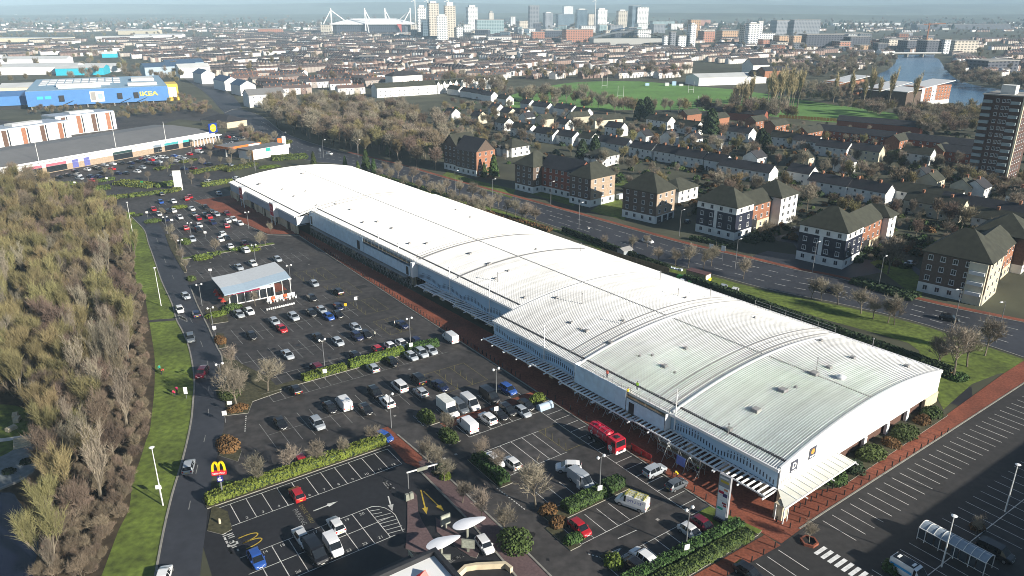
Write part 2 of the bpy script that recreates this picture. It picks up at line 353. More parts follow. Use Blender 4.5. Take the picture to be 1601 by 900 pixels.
tree_path = sheet('tree_lined_path', smooth_line([CP(43, -40.4), CP(38.5, -41.3), CP(24, -41.4), CP(13, -42.2), CP(2, -43.2)], 2)+smooth_line([CP(2, -38.9), CP(13, -38.7), CP(24, -38.6), CP(37, -38.6), CP(43, -39.0)], 2), 0.034, m_brick_mauve)
kb = MB(); kerb(kb, [CP(52.9, -39.4), CP(36.3, -38.5), CP(17.7, -38.4), CP(2, -38.8)]); kerb(kb, [CP(41, -41.5), CP(24, -41.6), CP(13, -42.4), CP(5, -43)]); struct(kb.build('path_kerb', m_kerb))
yard = sheet('service_yard', [BF(-6, 56.5), BF(-2, 66), BF(78, 68), BF(78, 54), BF(4, 54)], 0.012, m_asph_new)

# rear road, verges and the estate
RF = [(352,176),(372,170),(410,182),(440,205),(480,221),(540,238),(620,257),(700,280),(800,307),(900,334),(1000,362),(1080,384),(1160,402),(1240,421),(1316,436),(1430,468),(1540,492),(1640,512)]
RN = [(330,200),(372,200),(402,212),(440,230),(478,250),(540,258),(620,280),(700,304),(780,326),(840,345),(920,372),(1000,399),(1100,425),(1200,452),(1300,472),(1420,500),(1500,525),(1640,572)]
far_k = smooth_line([P(*p) for p in RF], 3); near_k = smooth_line([P(*p) for p in RN], 3)
rear_road = sheet('main_road', far_k+near_k[::-1], 0.016, m_road)
kb = MB(); kerb(kb, far_k); kerb(kb, near_k); struct(kb.build('main_road_kerb', m_kerb))
mb = MB(); strip(mb, [(x+1.3, y+1.0) for x, y in far_k[15:]], 2.0, 0.03); struct(mb.build('roadside_footway', m_brick))
mb = MB()
mid = [((a[0]+b[0])/2, (a[1]+b[1])/2) for a, b in zip(far_k[:len(near_k)], near_k)]
for off in (0.27, 0.5, 0.73):
    ln = [(a[0]*(1-off)+b[0]*off, a[1]*(1-off)+b[1]*off) for a, b in zip(far_k, near_k)]
    for i in range(6, len(ln)-1):
        a, b = Vector(ln[i]), Vector(ln[i+1]); L_ = (b-a).length; k = 0.0
        while k+3.5 < L_: strip(mb, [a+(b-a)*(k/L_), a+(b-a)*((k+3.0)/L_)], 0.16, 0.024); k += 6.0
mb.build('lane_marking', m_paint, rear_road)
near_verge = sheet('tree_verge', smooth_line([P(*p) for p in [(575,272),(700,306),(780,328),(840,348),(920,375),(1000,402),(1100,428),(1200,455),(1300,475),(1420,503),(1500,528),(1640,575)]], 2)+smooth_line([P(*p) for p in [(1640,620),(1601,578),(1520,600),(1475,640),(1462,600),(1440,560),(1420,536),(1300,502),(1200,472),(1100,440),(1045,424),(960,400),(870,362),(780,342),(700,322),(590,290)]], 2), 0.024, m_grass)
lawns = []
for pl in ([(829,303),(896,322),(908,312),(850,296)], [(922,330),(976,344),(985,330),(965,306),(940,318)], [(690,275),(800,310),(806,296),(745,282),(700,268)], [(960,292),(985,290),(978,278),(962,280)], [(1360,410),(1440,470),(1445,440),(1400,395)]):
    lawns.append(sheet('flats_lawn', [P(*p) for p in pl], 0.02, m_grass))
slip = sheet('estate_street', smooth_line([P(*p) for p in [(1175,402),(1200,392),(1245,398),(1240,380),(1205,372),(1290,350),(1330,330),(1390,345),(1345,365),(1362,400),(1420,410),(1440,430),(1380,425),(1316,436),(1240,421)]], 2), 0.012, m_road)
park = sheet('park_lawn', smooth_line([P(*p) for p in [(800,148),(850,136),(905,128),(1000,127),(1075,134),(1140,139),(1200,147),(1300,163),(1404,178),(1395,192),(1300,191),(1200,181),(1080,172),(950,172),(850,172),(790,166)]], 3), 0.03, m_park)
river = sheet('river', smooth_line([P(*p) for p in [(1402,90),(1460,89),(1475,103),(1484,114),(1497,124),(1525,133),(1563,139),(1601,140),(1700,146),(1750,190),(1601,172),(1533,171),(1503,164),(1440,150),(1405,135),(1372,118),(1388,109),(1400,98)]], 3), 0.03, m_water)
river_far = sheet('river_upper', [P(1402, 90), P(1460, 89), P(1462, 85), P(1405, 85.5)], 0.03, m_water)
# streets on the left: store car park, entrance road, main street past the blue store
left_lot = sheet('store_car_park', [P(*p) for p in [(60,285),(95,300),(135,322),(197,335),(250,345),(300,300),(372,278),(352,250),(400,240),(420,215),(372,200),(330,215),(250,238),(60,272)]], 0.008, m_asph)
main_st = sheet('station_street', smooth_line([P(*p) for p in [(352,178),(340,165),(315,140),(270,112),(240,100),(252,99),(290,110),(330,128),(365,150),(380,172)]], 2), 0.014, m_road)
store_yard = sheet('warehouse_yard', [P(*p) for p in [(-60,178),(60,196),(280,172),(330,170),(350,180),(330,192),(280,186),(180,216),(60,236),(-60,236)]], 0.006, m_asph)
# ---------------------------------------------------------------- painted markings
def bays(parent, s0, s1, t0, t1, step=2.42, close=None, mat=None, z=0.03, w=0.11, skip=()):
    """bay lines running along s between s0 and s1, repeated along t"""
    mb = MB(); t = t0; i = 0
    while t <= t1+0.01:
        if i not in skip: strip(mb, [CP(s0, t), CP(s1, t)], w, z)
        t += step; i += 1
    for c in (close or []): strip(mb, [CP(c, t0), CP(c, t1)], w, z+0.003)
    return mb.build('bay_marking', mat or m_paint, parent)
m_faint = M('road_paint_worn', (0.22, 0.22, 0.21), 0.8, 0.3, 1.0, big=0.3, bigscale=0.3)
for s0, s1, t0, t1, cl in [(61.4, 71.2, -59, -26, [66.3]), (78.0, 82.0, -54, -14, [78.0]), (84.6, 89.2, -50, -15, [89.2]), (94.0, 103.8, -59, -21, [98.9]),
                           (109.2, 119.2, -51, -20, [114.2]), (124.6, 129.0, -48, -21, []), (160.6, 170.4, -47, -14, [165.5]), (178, 182.6, -47, -20, []), (185.2, 190, -47, -20, []),
                           (195.0, 205.0, -46, -15, [200]), (211.5, 221.5, -44, -17, [216.5]), (228.2, 238.2, -44, -17, [233.2]), (242.5, 252, -45, -20, [247]), (259, 268.5, -42, -20, [264]),
                           (0.6, 5.4, -31, -9.5, [5.4]), (10.6, 15.6, -31, -17, [10.6]), (19.6, 24.4, -29, -17, [19.6]), (30.6, 39, -31, -17.5, [30.6, 39]), (52.2, 56.8, -29, -11, [56.8]), (44.6, 49.4, -29, -11, [44.6])]:
    bays(car_park, s0, s1, t0, t1, close=cl, mat=m_faint if s0 > 55 else m_paint)
# marked spaces with yellow hatching
def hatch(parent, s0, s1, t0, t1, n, mat, z=0.034):
    mb = MB()
    for c in (s0, s1): strip(mb, [CP(c, t0), CP(c, t1)], 0.1, z)
    for i in range(n+1):
        t = t0+(t1-t0)*i/n; strip(mb, [CP(s0, t), CP(s1, t)], 0.1, z+0.003)
    for i in range(n):
        ta, tb = t0+(t1-t0)*i/n, t0+(t1-t0)*(i+.35)/n
        for k in range(4): strip(mb, [CP(s0+(s1-s0)*k/4, ta), CP(s0+(s1-s0)*(k+1)/4, tb)], 0.08, z+0.006)
    return mb.build('hatched_marking', mat, parent)
m_faint_y = M('road_paint_yellow_worn', (0.17, 0.145, 0.06), 0.8, 0.3, 1.0)
for s0, s1, t0, t1, n in [(61.5, 71.2, -25, -14, 3), (94, 103.8, -20.5, -14.5, 2), (109.2, 119.2, -20, -13.5, 2), (124.5, 135, -21, -14, 2), (31, 39, -17.4, -13, 1), (140, 151, -24, -15, 3)]:
    hatch(car_park, s0, s1, t0, t1, n, m_faint_y)
mb = MB()
for s in [6+2.45*i for i in range(18)]: strip(mb, [CP(s, -12.7), CP(s, -9.0)], 0.11, 0.03)
strip(mb, [CP(6, -12.7), CP(48, -12.9)], 0.11, 0.034); mb.build('bay_marking', m_paint, car_park)
# restaurant lot
bays(fastfood_lot, 44.0, 49.6, -72.8, -43.0, step=2.48, close=[44.0, 49.6], z=0.04)
mb = MB()
for i in range(8): strip(mb, [CP(28.0, -70.6+2.5*i), CP(36.2, -70.6+2.5*i)], 0.12, 0.04)
for s in (28.0, 32.2, 36.2): strip(mb, [CP(s, -72.6), CP(s, -53.1+(0.8 if s != 32.2 else 2.5))], 0.12, 0.043)
arc = [CP(36.2, -53.1)]+[CP(32.2+4*math.cos(a), -52.6+2.4*math.sin(a)) for a in (0.15, 0.5, 0.9, 1.3, 1.57)]+[CP(28.0, -51.0)]
strip(mb, arc, 0.12, 0.046)
for k in range(1, 9):
    s = 28.0+k*0.92; strip(mb, [CP(s, -53.0), CP(s-0.5, -50.5 if s < 34 else -51.6)], 0.12, 0.04)
mb.build('bay_marking', m_paint, fastfood_lot)
def arrow(parent, a, b, mat, z=0.045, w=0.22, head=1.1):
    a, b = Vector((*a, 0)), Vector((*b, 0)); d = (b-a).normalized(); n = Vector((-d.y, d.x, 0)); c = b-d*head*1.5
    mb = MB().poly([a+n*w/2+Vector((0,0,z)), a-n*w/2+Vector((0,0,z)), c-n*w/2+Vector((0,0,z)), c+n*w/2+Vector((0,0,z))])
    mb.poly([c-n*head/2.4+Vector((0,0,z)), b+Vector((0,0,z)), c+n*head/2.4+Vector((0,0,z))]); return mb.build('arrow_marking', mat, parent)
arrow(fastfood_lot, P(490, 799), P(528, 784), m_paint); arrow(fastfood_lot, P(607, 776), P(613.5, 799), m_paint)
arrow(fastfood_lot, P(658, 766), P(667, 804), m_paint_y); arrow(fastfood_lot, P(662, 768), P(694, 799), m_paint_y)
def text(body, loc, rz, size, mat, parent=None, name='lettering', tilt=0.0, extrude=0.0, align='CENTER', sx=1.0, bold=0.0):
    c = bpy.data.curves.new(name, 'FONT'); c.body = body; c.size = size; c.align_x = align; c.align_y = 'CENTER'; c.extrude = extrude; c.offset = bold; c.resolution_u = 3
    tmp = bpy.data.objects.new(name, c); me = bpy.data.meshes.new_from_object(tmp); bpy.data.objects.remove(tmp)
    me.materials.clear(); me.materials.append(mat); o = bpy.data.objects.new(name, me); COL.objects.link(o)
    o.location = loc; o.rotation_euler = (tilt, 0, rz); o.scale = (sx, 1, 1)
    if parent is not None: o.parent = parent
    return o
A35 = R(35.0)
text('DRIVE THRU', P3(479, 803, 0.05), R(-55), 0.95, m_faint_y, fastfood_lot); text('PARKING', P3(468.5, 808, 0.05), R(-55), 1.1, m_faint, fastfood_lot)
def strokes(loc, rz, n, h, mat, parent, tilt=0.0, seed=1, name='worn_lettering', gap=.62):
    """worn lettering that can no longer be read: short strokes where the letters stood"""
    rd = random.Random(seed); mb = MB(); k = h*gap
    for i in range(n):
        x = (i-n/2)*k; kk = k*.72
        for _ in range(3):
            if rd.random() < .5: a = x+rd.choice([0, kk*.7]); y0 = rd.choice([0, h*.4]); mb.poly([(a, y0, 0), (a+kk*.3, y0, 0), (a+kk*.3, h, 0), (a, h*.95, 0)])
            else: y0 = rd.choice([0, h*.42, h*.8]); mb.poly([(x, y0, .004), (x+kk, y0, .004), (x+kk, y0+h*.2, .004), (x, y0+h*.2, .004)])
    o = mb.build(name, mat, parent, loc, rz); o.rotation_euler = (tilt, 0, rz); o['kind'] = 'stuff'; return o
strokes(P3(352, 846, 0.05), R(-55), 4, 1.5, m_paint, fastfood_lot, seed=4); strokes(P3(357, 858, 0.05), R(-55), 4, 1.2, m_paint, fastfood_lot, seed=9); strokes(P3(611, 756, 0.05), R(125), 5, 1.0, m_faint, fastfood_lot, seed=6); strokes(P3(713, 876, 0.05), R(35), 8, .6, m_faint, fastfood_lot, seed=12)
for i, n in enumerate(['1','2','3','4','5','6','7','8','9','10','11','12']): text(n, CP(44.7, -71.6+2.48*i, 0.05), A35, 0.8, m_paint, fastfood_lot)
for i, n in enumerate(['14','15','16','17','18','19','20']): text(n, CP(35.4, -69.3+2.5*i, 0.05), A35, 0.8, m_paint, fastfood_lot)
for i, n in enumerate(['27','26','25','24','23','22','21']): text(n, CP(28.8, -69.3+2.5*i, 0.05), A35, 0.8, m_paint, fastfood_lot)
# golden arch painted on the ground by the entrance
def arch_curve(cx, w, h, n=10): return [(cx+w*math.cos(math.pi*(1-i/n)), h*math.sin(math.pi*(i/n))**0.75) for i in range(n+1)]
mb = MB()
for cx in (-0.75, 0.75):
    pts = [Vector((px, py)) for px, py in arch_curve(cx, 0.75, 2.6)]; a = R(-50); o_ = P(379, 850)
    strip(mb, [(o_[0]+p.x*math.cos(a)-p.y*math.sin(a), o_[1]+p.x*math.sin(a)+p.y*math.cos(a)) for p in pts], 0.2, 0.05)
mb.build('arch_marking', m_paint_y, fastfood_lot)
# end car park: long white bay lines, zebra crossing, row line
mb = MB()
for i in range(46):
    t = 2.6+2.42*i; strip(mb, [CP(-6.4, t), CP(-11.9, t)], 0.12, 0.03)
for i in range(-2, 44):
    t = 3.6+2.42*i; strip(mb, [CP(-16.6, t), CP(-21.6, t)], 0.11, 0.03); strip(mb, [CP(-21.7, t), CP(-26.7, t)], 0.11, 0.03)
strip(mb, [CP(-21.65, 3.6), CP(-21.65, 110)], 0.14, 0.034)
for i in range(9): strip(mb, [CP(-6.6, -8.5-2.45*i), CP(-11.6, -8.5-2.45*i)], 0.12, 0.03)
for i in range(44): strip(mb, [CP(-33.0, 3.6+2.42*i), CP(-38.0, 3.6+2.42*i)], 0.11, 0.03)
mb.build('bay_marking', m_paint, end_lot)
mb = MB()
for i in range(9): strip(mb, [CP(-10.2-1.05*i, -4.9+0.02*i), CP(-10.2-1.05*i, -2.4+0.02*i)], 0.6, 0.036)
mb.build('zebra_crossing', M('road_paint_white', (0.7, 0.7, 0.68), 0.8, 0.2), end_lot)
# give-way dashes where aisles meet, road dashes
mb = MB()
for (s0, t0, s1, t1, n) in [(8.5, -31.5, 4.6, -29.2, 8), (29.0, -33.5, 21.6, -33.0, 12), (52.9, -34.0, 57.5, -33.8, 8), (70, -62, 76, -60, 8), (92, -61, 88, -60.4, 6)]:
    for k in range(n):
        f0, f1 = k/n, (k+.55)/n; strip(mb, [CP(s0+(s1-s0)*f0, t0+(t1-t0)*f0), CP(s0+(s1-s0)*f1, t0+(t1-t0)*f1)], 0.2, 0.03)
a, b = P(977, 709), P(992, 716)
for u0, v0, u1, v1 in [(966,842,995,829),(1030,865,1045,872),(963,749,982,760)]: strip(mb, [P(u0, v0), P(u1, v1)], 0.13, 0.034)
mb.add([(*P(975, 845-29+38), 0.036)], [])
tri = [P(945, 868), P(971, 857), P(955, 874)]
for i in range(3): strip(mb, [tri[i], tri[(i+1) % 3]], 0.16, 0.036)
mb.build('dashed_marking', m_paint, car_park)
mb = MB()
for i in range(4, len(road_l)-8, 2):
    pass
cl = [((a[0]+b[0])/2, (a[1]+b[1])/2) for a, b in zip(road_l[3:60], road_r[:57])]
for i in range(6, len(cl)-3, 4): strip(mb, [cl[i], cl[i+1]], 0.12, 0.03)
for k in range(5): strip(mb, [P(279+k*2.6, 492+k*1.2), P(282+k*2.6, 498+k*1.2)], 0.5, 0.03)
mb.build('road_marking', m_faint, access_road)

# worn and repaired tarmac: trench reinstatements, oil-darkened bays, a wet patch, drain covers
random.seed(3)
pm = [M('tarmac_patch_dark', (0.024, 0.023, 0.024), 0.8, 0.25, 1.5), M('tarmac_patch_pale', (0.062, 0.058, 0.054), 0.85, 0.25, 1.5), M('oil_stain', (0.018, 0.016, 0.015), 0.45, 0.3, 1.0)]
for k in range(46):
    s0, t0 = random.uniform(6, 250), random.uniform(-54, -14); big = random.random() < .4
    if big: l, w = random.choice([(random.uniform(5, 16), random.uniform(.5, 1.0)), (random.uniform(.6, 1.0), random.uniform(5, 18)), (random.uniform(2, 5), random.uniform(2, 4))]); sheet('repair_patch', rect(CP, s0, s0+l, t0, t0+w), 0.0075+.0004*k, pm[k % 2], parent=car_park)
    else:
        r0 = random.uniform(.35, 1.0); n = 11; c = [CP(s0+r0*random.uniform(.6, 1.2)*math.cos(6.28*i/n), t0+r0*.7*random.uniform(.6, 1.2)*math.sin(6.28*i/n)) for i in range(n)]; sheet('oil_stain', c, 0.0075+.0004*k, pm[2], parent=car_park)
for k in range(14):
    s0, t0 = random.choice([8, 41, 59, 75, 91, 107, 122, 156, 175, 193]), random.uniform(-52, -16); sheet('drain_cover', rect(CP, s0, s0+.5, t0, t0+.5), 0.029, m_conc, parent=car_park)
# ---------------------------------------------------------------- the long retail building (local x across, y along)
m_roof = M('roof_sheet', (0.56, 0.565, 0.56), 0.40, 0.06, 0.3, big=0.10, bigscale=0.06, streak=((.05, 1.3, .05), .24), spec=0.5)
m_white = M('white_cladding', (0.80, 0.80, 0.79), 0.5, 0.04, 0.5)
m_clad = M('pale_blue_cladding', (0.40, 0.57, 0.72), 0.5, 0.05, 0.4)
m_clad_g = M('grey_blue_cladding', (0.32, 0.41, 0.50), 0.55, 0.05, 0.4)
m_dark = M('dark_metal', (0.025, 0.025, 0.028), 0.5, 0.1)
m_slot = M('slot_dark', (0.03, 0.05, 0.09), 0.4, 0.1)  # dark blue colour of the slot boxes
m_cream = M('cream_block', (0.55, 0.47, 0.33), 0.85, 0.12, 1.0)
m_redbrick = M('red_brick', (0.23, 0.075, 0.045), 0.88, 0.2, 2.0)
m_steel = M('galvanised_tube', (0.33, 0.33, 0.31), 0.5, 0.2, 1.0, metal=0.4)
m_board = M('scaffold_board', (0.22, 0.16, 0.09), 0.9, 0.3, 1.0)
m_sheetm = M('debris_sheeting', (0.56, 0.71, 0.82), 0.45, 0.1, 0.8, bump=0.3)
m_glass = M('shop_glass', (0.02, 0.025, 0.03), 0.08, 0.2, 0.5, spec=0.6)
m_glassp = M('canopy_glass', (0.62, 0.62, 0.54), 0.25, 0.1, 0.6)
m_red = M('sign_red', (0.42, 0.012, 0.045), 0.4, 0.05)
m_signw = M('sign_white', (0.82, 0.82, 0.80), 0.4, 0.02)
m_flash = M('grey_flashing', (0.30, 0.29, 0.28), 0.5, 0.1)
LEN, WID = 258.0, 54.0
def zr(x): return 6.7+3.1*(1-((x-27.0)/27.0)**2)
retail = thing('retail_building', 'long retail shed with white barrel roof and pale blue slotted front', 'building', loc=BF(0, 0, 0), rz=BF.a)
REC = 6.0
def xfront(y): return REC if 74.5 < y < 189 else 0.0
cuts = [0, 21.7, 45.8, 74.5, 100, 119, 155, 189, 223, LEN]
NX = 16
for i in range(len(cuts)-1):
    y0, y1 = cuts[i]+0.0, cuts[i+1]-0.03; xf = xfront((y0+y1)/2)-0.35; x1 = WID+0.4+(1.8 if 74 < (y0+y1)/2 < 195 else 0)
    mb = MB(); xs_ = [xf+(x1-xf)*k/NX for k in range(NX+1)]
    mb.add([(x, y, zr(x)) for x in xs_ for y in (y0, y1)]+[(x, y, zr(x)-0.3) for x in xs_ for y in (y0, y1)],
           [(2*k, 2*k+2, 2*k+3, 2*k+1) for k in range(NX)]+[(2*k+1+2*(NX+1), 2*k+3+2*(NX+1), 2*k+2+2*(NX+1), 2*k+2*(NX+1)) for k in range(NX)]
           +[(2*k, 2*k+2*(NX+1), 2*k+2+2*(NX+1), 2*k+2) for k in range(NX)]+[(2*k+1, 2*k+3, 2*k+3+2*(NX+1), 2*k+1+2*(NX+1)) for k in range(NX)]+[(0, 1, 1+2*(NX+1), 2*(NX+1))])
    pan = mb.build('roof_panel', m_roof, retail, smooth=40)
    rb = MB(); y = y0+0.225
    while y < y1-0.1:
        vs = []; fs = []
        for k, x in enumerate(xs_):
            z = zr(x); vs += [(x, y-0.055, z-0.01), (x, y-0.03, z+0.11), (x, y+0.03, z+0.11), (x, y+0.055, z-0.01)]
            if k:
                o = 4*(k-1); fs += [(o, o+4, o+5, o+1), (o+1, o+5, o+6, o+2), (o+2, o+6, o+7, o+3)]
        rb.add(vs, fs); y += 0.45
    r_ = rb.build('roof_rib', m_roof, pan); r_['kind'] = 'stuff'
# gutters and eave fascias
for y0, y1 in [(0, 74.5), (74.6, 189), (189.1, LEN)]:
    xf = xfront((y0+y1)/2)
    MB().box(xf+1.55, y0+.2, zr(xf+1.6)-.2, xf+2.05, y1-.2, zr(xf+1.8)+0.10).build('gutter', m_dark, retail)
    MB().box(xf-0.62, y0, zr(xf)-0.55, xf-0.36, y1, zr(xf)-0.05).build('fascia', m_white, retail)
MB().box(WID+0.42, 0, 6.1, WID+0.7, 74, 6.72).build('fascia', m_white, retail)
# lift rails: arced upstands between units, with the roped lines beside them
def arc_strip(y, w, h, mat, name, x0=0.0, x1=WID, lift=0.0):
    vs = []; fs = []; n = 26
    for k in range(n+1):
        x = x0+(x1-x0)*k/n; z = zr(x)+lift
        vs += [(x, y, z), (x, y, z+h), (x, y+w, z+h), (x, y+w, z)]
        if k: o = 4*(k-1); fs += [(o+4, o+5, o+1, o), (o+1, o+5, o+6, o+2), (o+2, o+6, o+7, o+3)]
    fs += [(0, 1, 2, 3), (4*n+3, 4*n+2, 4*n+1, 4*n)]
    return MB().add(vs, fs).build(name, mat, retail)
for y in (21.4, 45.5):
    arc_strip(y, 0.32, 0.30, m_white, 'unit_upstand')
    for k in (1.6, 3.2, 4.8): arc_strip(y+k, 0.16, 0.13, m_flash, 'roof_cable', 1.5)
for y in (99.6, 118.6): arc_strip(y, 0.7, 0.14, m_flash, 'expansion_joint', REC+1, 52)
for k in (1.8, 3.4): arc_strip(118.6+k, 0.16, 0.12, m_conc, 'roof_cable', REC+1, 52)
for y in (186.5, 190): arc_strip(y, 0.3, 0.12, m_conc, 'expansion_joint', 2, 40)
MB().box(26.9, 0.5, zr(27)-0.05, 27.15, 21, zr(27)+0.12).box(26.9, 22.5, zr(27)-.05, 27.15, 45, zr(27)+.12).box(26.9, 47, zr(27)-.05, 27.15, 257, zr(27)+.12).build('ridge_capping', m_flash, retail)
# outer walls
mb = MB()
arcp = [(WID*k/20, zr(WID*k/20)-0.02) for k in range(21)]
mb.add([(x, 0.3, 2.3) for x, z in arcp]+[(x, 0.3, z) for x, z in arcp], [(k, k+1, k+22, k+21) for k in range(20)])
mb.add([(x, -0.06, 2.3) for x, z in arcp]+[(x, -0.06, z+0.22) for x, z in arcp]+[(x, 0.28, z+0.22) for x, z in arcp],
       [(k, k+1, k+22, k+21) for k in range(20)]+[(k+21, k+22, k+43, k+42) for k in range(20)]+[(0, 21, 42, 42), ])
mb.f[-1] = mb.f[-1][:3]
mb.build('end_wall', m_white, retail)
MB().box(0.3, 0.6, 0.0, 53.6, 1.2, 2.35).build('end_wall_base', M('dark_brown_brick', (.11, .06, .045), .9, .2, 2.0), retail)  # dark brown brick base, set back under the white wall
MB().box(48.6, -0.3, 0.0, 54.0, 0.28, 2.29).build('corner_block', m_cream, retail)
for x in (0.5, 17, 26, 34, 41.5): MB().box(x, -0.25, 0, x+0.9, 0.28, 2.29).build('end_column', m_cream if x < 1 else m_white, retail)
mb = MB(); mb.box(WID-0.2, 0.4, 0, WID, LEN, 6.72); mb.build('rear_wall', m_clad_g, retail)
mb = MB(); mb.add([(x, LEN-.1, 0) for x, z in arcp]+[(x, LEN-.1, z) for x, z in arcp], [(k+1, k, k+21, k+22) for k in range(20)]); mb.build('far_end_wall', m_clad_g, retail)
for y0, y1, mat in [(0.0, 74.5, m_clad), (74.6, 189, m_clad), (189.1, LEN, m_clad_g)]:
    xf = xfront((y0+y1)/2); MB().box(xf, y0+(0.3 if y0 else 0.31), 3.1, xf+0.3, y1, zr(xf)-0.32).build('front_wall', mat, retail)
    MB().box(xf+0.32, y0+.4, 2.95, xf+3.6, y1-.2, 3.09).build('soffit', m_clad_g, retail)
    if y0 < 189:
        y = y0+1.0
        while y+5 < y1:
            g_ = MB().box(xf+3.3, y, 0.3, xf+3.4, y+5.8, 2.8).build('shop_window', m_glass, retail)
            f_ = MB()
            for k in range(5): f_.box(xf+3.2, y+k*1.4, 0.05, xf+3.38, y+k*1.4+0.12, 2.9)
            f_.build('window_frame', m_flash, g_); y += 7.4
        MB().box(xf+3.42, y0+.4, 0, xf+3.7, y1-.2, 2.94).build('shop_wall', m_dark, retail)
    y = y0+2
    while y < y1:
        MB().tbox(xf-0.1, y, xf+0.95, y+1.1, 0, 2.94, 0.04).build('front_column', m_cream, retail); y += 7.4
MB().box(REC, 74.4, 0, REC+.2, 74.6, 1)
for xa, xb, yy, name in [(0.02, REC+.25, 74.52, 'return_wall'), (0.02, REC+.25, 188.8, 'return_wall')]:
    MB().box(xa, yy, 3.7, xb, yy+0.22, 6.4).build(name, m_white, retail)
MB().box(0.3, 190, 0, 0.8, LEN-.3, 3.74).build('brick_base', m_cream, retail)
for y in (196, 206, 220, 232, 246): MB().box(0.22, y, 0.1, 0.3, y+3.2, 3.0).build('shop_window', m_glass, retail)
# vertical slots in the cladding (too fine to pick apart)
def slots(y0, y1, xf):
    mb = MB(); y = y0; i = 0
    while y < y1:
        ph = (i % 17)/17.0
        z0 = 3.35+0.75*abs(math.sin(ph*math.pi)); mb.box(xf-0.02, y, z0, xf+0.02, y+0.22, z0+0.85)
        if i % 17 > 6 and i % 17 < 15: mb.box(xf-0.02, y+0.05, z0+1.05, xf+0.02, y+0.2, z0+1.35)
        y += 0.62; i += 1
    o = mb.build('slot_pattern', m_slot, retail); o['kind'] = 'stuff'
slots(0.8, 21, 0.0); slots(47, 74, 0.0); slots(75.5, 118, REC)
mb = MB()
for k in range(6): mb.box(0.6+0.5*k, -0.09, 3.4, 0.78+0.5*k, -0.05, 4.3)
o = mb.build('slot_pattern', m_flash, retail); o['kind'] = 'stuff'
# louvre canopies, stepped, each slat its own piece
slat_me = MB().box(-3.15, -0.17, -0.03, -0.02, 0.17, 0.03).mesh('slat', m_white)
def canopy(y0, y1, xf, z, slat=True):
    mb = MB(); mb.box(xf-3.3, y0, z-0.14, xf-3.12, y1, z+0.1)
    for y in (y0+.1, (y0+y1)/2, y1-.1): mb.box(xf-3.9, y-0.1, z-0.34, xf-0.01, y+0.1, z-0.14)
    mb.box(xf-0.3, y0, z-0.12, xf-0.03, y1, z+0.06)
    c = mb.build('canopy', m_white, retail)
    y = y0+0.45
    while y < y1-0.2:
        s_ = ob('slat', slat_me, c, (xf, y, z+0.12)); s_.rotation_euler = (R(18), 0, 0); y += 0.98
for i, (y0, y1) in enumerate([(0, 9.4), (9.5, 18.9), (19, 28.4), (28.5, 37.9), (38, 47.4), (47.5, 56.9), (57, 66), (66.1, 74.4)]): canopy(y0, y1, -0.02, 2.95+(0.32 if i in (2, 5) else 0.0))
for i, (y0, y1) in enumerate([(76, 85.4), (85.5, 94.9), (95, 104.4), (104.5, 113.9)]): canopy(y0, y1, REC-.02, 2.95+(0.32 if i == 2 else 0.0))
for y0, y1 in [(121, 136), (136.5, 152), (152.5, 186)]: MB().box(REC-2.8, y0, 2.95, REC-.1, y1, 3.07).build('canopy', m_flash, retail)
# glazed canopy round the end wall
gl = MB().add([(-3.2, -3.3, 2.75), (17, -3.3, 2.75), (17, -0.1, 2.98), (-0.1, -0.1, 2.98)], [(0, 1, 2, 3)]).build('end_canopy', m_glassp, retail)
mb = MB(); mb.bar((-3.3, -3.4, 2.7), (17.1, -3.4, 2.7), 0.18)
for k in range(12): mb.bar((0.2+k*1.5, -3.3, 2.8), (0.2+k*1.5, -0.1, 3.03), 0.07)
for x in (2, 9.5, 16.8): mb.bar((x, -4.0, 2.6), (x, -0.1, 2.8), 0.14)
mb.bar((-3.3, -3.4, 0), (-3.3, -3.4, 2.7), 0.16); mb.bar((-2.2, -3.4, 0), (-2.2, -3.4, 2.7), 0.12); mb.bar((-3.3, -2.0, 0), (-3.3, -2.0, 2.7), 0.12)
mb.build('canopy_frame', m_white, gl)
MB().tbox(-2.9, -2.9, -1.3, -1.4, 0, 2.6, 0.02).build('corner_column', m_cream, retail)
# masts on the front
for y, xf in [(20.6, 0), (56.2, 0), (84, REC), (101.5, REC), (128, REC), (140, REC)]:
    mb = MB(); mb.tube((xf-0.45, y, 3.8), (xf-0.45, y, 11.8), 0.13, 0.09, 8); mb.box(xf-0.62, y-.17, 10.6, xf-0.28, y+.17, 10.8)
    mb.bar((xf-.45, y, 5.2), (xf, y, 5.2), .1); mb.build('mast', m_white, retail)
# two square logos on the end wall
def logo(x, z, disc):
    p = MB().box(x-0.95, -0.16, z-1.0, x+0.95, -0.065, z+1.0).build('wall_sign', M('sign_dark', (0.05, 0.055, 0.08), 0.4, 0.02), retail)
    mb = MB()
    if disc:
        n = 16; mb.add([(x+0.5*math.cos(2*math.pi*k/n), -0.18, z+0.25+0.5*math.sin(2*math.pi*k/n)) for k in range(n)], [tuple(range(n))]); mb.build('sign_disc', M('sign_orange', (0.75, 0.30, 0.05), 0.4, 0.02), p)
        MB().box(x-0.7, -0.18, z-0.75, x+0.6, -0.165, z-0.5).build('sign_bar', m_signw, p)
    else:
        text('D', (x, -0.18, z+0.1), 0, 1.5, m_signw, p, tilt=math.pi/2, bold=0.03); MB().box(x-0.7, -0.18, z-0.85, x+0.6, -0.165, z-0.7).build('sign_bar', m_signw, p)
logo(3.6, 5.75, False); logo(8.7, 6.2, True)
